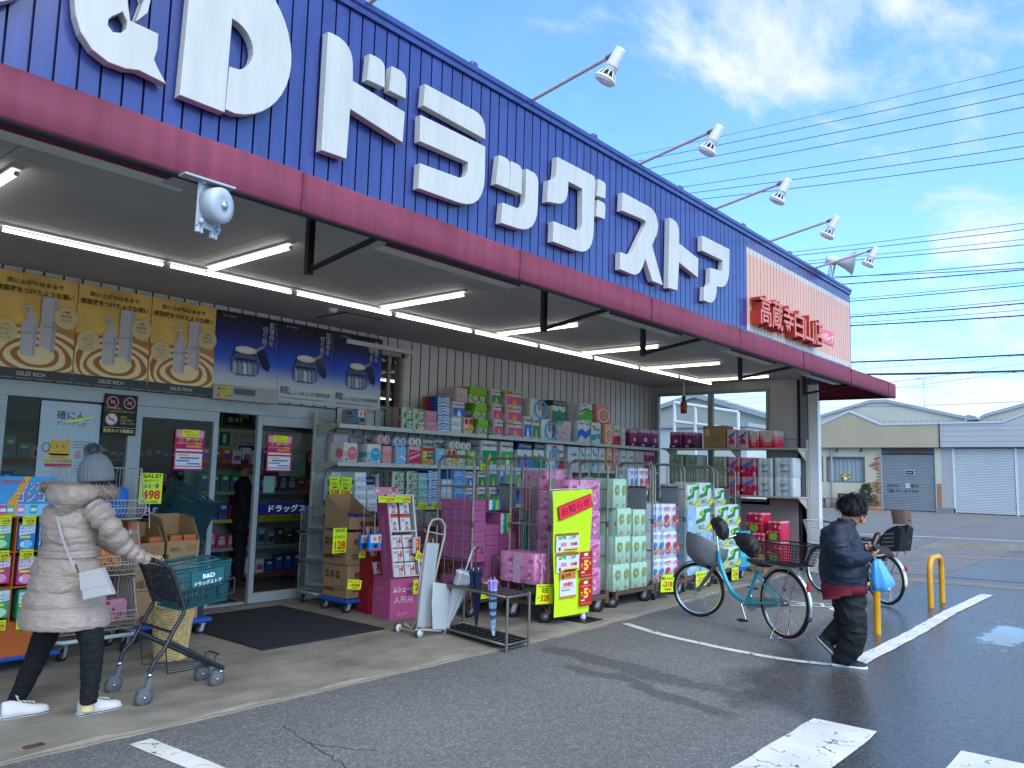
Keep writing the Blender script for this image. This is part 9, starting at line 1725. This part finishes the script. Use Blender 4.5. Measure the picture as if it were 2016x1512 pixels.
def umbrella(tip, top, rad, m, hm, lab, hook, pleat=8, rbot=.012, hl=.12, mtip=BLKPL, pt=(), bands=()):
    tip = Vector(tip); top = Vector(top); ax = (top-tip); Ln = ax.length; ax.normalize(); u = ax.orthogonal().normalized(); w_ = ax.cross(u); o = thing('umbrella', lab, 'umbrella', tuple(tip))
    b = MB(); rings = []; n = 48; prof = [(0, rbot), (.08, rbot*1.3), (.3, rad*.62), (.55, rad*.9), (.75, rad*1.0), (.90, rad*1.05), (.97, rad*1.25), (1.0, rad*.85)]
    def rr_(t, r, k): return [tip+ax*(Ln*.07+Ln*.70*t)+(u*math.cos(2*math.pi*j/n)+w_*math.sin(2*math.pi*j/n))*r*(1+.20*math.sin(pleat*2*math.pi*j/n+2.2*t)*(.4+t*.6)) for j in range(n)]
    for (t0, r0), (t1, r1) in zip(prof, prof[1:]):
        for k in range(4): q = k/4; rings.append((t0+(t1-t0)*q, rr_(t0+(t1-t0)*q, r0+(r1-r0)*q, 0)))
    rings.append((1, rr_(1, prof[-1][1], 0)))
    if bands:
        for (a, c) in zip(rings, rings[1:]): mm = next(m2 for lim, m2 in bands if a[0] <= lim); b.loft([a[1], c[1]], mm, False)
    else: b.loft([r for _, r in rings], m)
    b.build('canopy', o)
    b = MB(); b.tube([tip, tip+ax*Ln*.09], [.004, .006], mtip, 8); b.tube([tip+ax*Ln*.76, top], .006, hm if hm is not None else CHROME, 8); b.build('shaft', o)
    h = Vector(hook).normalized(); b = MB(); r = .032; b.tube([top-ax*hl, top]+[top+h*(r-r*math.cos(t))+ax*r*1.2*math.sin(t) for t in [math.pi*i/10 for i in range(1, 11)]]+[top+h*2*r-ax*.03], .010, hm, 10); b.build('handle', o)
    for k in range(5): b = MB(); a = 2*math.pi*k/5; e = u*math.cos(a)+w_*math.sin(a); b.tube([tip+ax*Ln*.76+e*rad*.8, tip+ax*Ln*.80+e*rad*.7], .0035, CHROME, 5); b.build('rib_tip', o)
    return o
NAVYU = mat('navy umbrella cloth', '#11163a', .5, bump=(20, .3)); WOODH = mat('brown handle', '#4a2416', .3, spec=.6); LIL = mat('lilac cloth', '#9c82c8', .5); PAT = mat('patterned cloth', '#9fb0c4', .5, spots=(30, .45, ['#6f86b0', '#b6a3cf', '#c3d2d0'])); PAT2 = mat('patterned cloth blue', '#8faec4', .5, spots=(34, .4, ['#4f6a9c', '#b9c9d2']))
ya_ = 5.12
umbrella(at(938, 1240, 1, ya_), at(936, 1086, 1, ya_), .050, NAVYU, WOODH, 'folded navy umbrella with a curved brown wooden handle', SR*.9+Z*.1, 6)
umbrella(at(971, 1262, 1, 4.92), at(969, 1104, 1, 4.92), .036, PAT, mat('dark handle', '#241218', .3, spec=.6), 'folded lilac patterned umbrella with a dark crook handle', SR, 7, .014, .14, BLKPL, bands=((.25, PAT2), (.30, mat('navy zigzag', '#3c4a74', .5)), (.42, PAT), (.46, mat('navy zigzag', '#3c4a74')), (.6, PAT2), (.64, mat('navy zigzag', '#3c4a74')), (.8, PAT), (1.0, LIL)))
umbrella(at(873, 1254, 1, 5.50), at(929, 1086, 1, 5.30), .062, mat('clear umbrella film', '#c6cacd', .2, spec=.6, alpha=.75, bump=(8, .7)), STEEL_W, 'folded clear white umbrella leaning across the corner of the rack', SR*.4-HV*.6, 8, .012, .1, STEEL_W)
# banner
yb_ = 4.98; TLp, TRp, BRp, BLp = at(1087, 967, 1, yb_), at(1164, 963, 1, yb_), at(1160, 1205, 1, yb_), at(1090, 1216, 1, yb_); BLp.z = max(BLp.z, .03); BRp.z = max(BRp.z, .05)
o = thing('banner_stand', 'tall fluorescent yellow banner stand with a red headline card', 'banner', (7.2, 4.98, 0)); YB2 = mat('fluorescent banner', '#c3e312', .6, bump=(6, .25))
def bn(u, v, e=0.0): p = BLp.lerp(BRp, u).lerp(TLp.lerp(TRp, u), v); return p-Y*(e+.010*math.sin(u*5+v*3)+.008*math.sin(v*9))
b = MB(); nu, nv_ = 8, 20; vs = [bn(i/nu, j/nv_) for j in range(nv_+1) for i in range(nu+1)]; b.add(vs, [(j*(nu+1)+i, j*(nu+1)+i+1, (j+1)*(nu+1)+i+1, (j+1)*(nu+1)+i) for j in range(nv_) for i in range(nu)], YB2, True); b.build('cloth', o)
b = MB(); px_ = TRp.x-.08; b.tube([(px_, yb_+.03, .02), (px_, yb_+.03, TLp.z+.02)], .010, STEEL_W, 8); b.tube([TLp+Y*.03+Z*.012, TRp+Y*.03+Z*.012], .006, STEEL_W, 6); b.lathe((px_, yb_+.03, .02), Z, [(.03, 0), (.03, .03), (.02, .06), (.016, .10)], STEEL_W, 12); b.build('pole', o)
b = MB(); b.b2((px_-.17, yb_-.12, .0125), (px_+.17, yb_+.2, .02), BLACKM, .003); b.build('foot_plate', o)
b = MB(); U = (bn(1, .5)-bn(0, .5)); V = Z*(TLp.z-BLp.z); U = Vector((U.x, 0, 0))
def q_(u, v, e): p = BLp.lerp(BRp, u).lerp(TLp.lerp(TRp, u), v); return Vector((p.x, yb_-.022-e, p.z))
M_ = Matrix.Rotation(-R(13), 3, 'Y')
c = q_(.54, .865, .004); Ur = M_ @ (U*.92); Vr = M_ @ (V*.115); b.poly(c-Ur*.5-Vr*.5, Ur, Vr, [(0, 0), (1, 0), (1, 1), (0, 1)], P('#5a1a24')); b.poly(c-Ur*.485-Vr*.45-Y*.002, Ur*.97, Vr*.9, [(0, 0), (1, 0), (1, 1), (0, 1)], P('#d8304a')); b.text('お知らせ', c-Ur*.42-Vr*.30-Y*.004, Ur*.84, Vr*.60, P('#2a1418'), .01)
for v in (.585, .425):
    b.rect(q_(.03, v-.075, .004), U*.60, V*.15, P('#d0d3d6')); b.rect(q_(.03, v+.055, .006), U*.60, V*.02, P('#a83a34')); b.text('2月', q_(.08, v+.025, .008), U*.2, V*.045, P('#3f8a2c'), .05); b.text('第日曜', q_(.34, v+.025, .008), U*.24, V*.042, P('#3f8a2c'), .03); b.rect(q_(.15, v-.03, .006), U*.15, V*.03, P('#c98a94')); b.text('20倍', q_(.40, v-.03, .008), U*.18, V*.03, P('#b8303c'), .04); b.rect(q_(.22, v-.073, .006), U*.40, V*.028, P('#d8b52c')); b.rect(q_(.24, v-.064, .008), U*.34, V*.008, P('#5a4a1c')); b.disc(q_(.12, v-.05, .006), X*.02, Z*.02, P('#8c2f34'))
b.rect(q_(.11, .14, .004), U*.42, V*.225, P('#d3d3d1')); b.rect(q_(.11, .29, .006), U*.42, V*.075, P('#a87a3c')); b.text('お得', q_(.26, .31, .008), U*.14, V*.03, P('#8c2030'), .03); b.rect(q_(.17, .30, .008), U*.05, V*.03, P('#3a2a1c')); b.text('20%還元', q_(.2, .235, .008), U*.26, V*.035, P('#b8303c'), .03); b.rect(q_(.15, .225, .006), U*.34, V*.003, P('#3a3a40')); b.rect(q_(.16, .20, .006), U*.22, V*.012, P('#8a8c94')); b.rect(q_(.11, .14, .006), U*.42, V*.02, P('#a87a3c'))
for v in (.285, .06):
    b.rect(q_(.66, v, .004), U*.34, V*.215, P('#9c2420')); b.rect(q_(.77, v+.175, .006), U*.11, V*.024, P('#d9cfcc')); b.rect(q_(.70, v+.155, .006), U*.26, V*.008, P('#c98a84')); b.text('5', q_(.76, v+.06, .008), U*.13, V*.085, P('#e3b46a'), .05); b.text('す', q_(.67, v+.08, .008), U*.08, V*.04, P('#d8a03c'), .03); b.text('%', q_(.90, v+.10, .008), U*.07, V*.03, P('#d8a03c'), .03); b.rect(q_(.69, v+.04, .006), U*.1, V*.012, P('#d9cfcc')); b.rect(q_(.70, v+.015, .006), U*.26, V*.01, P('#b86a64'))
b.build('notices', o)
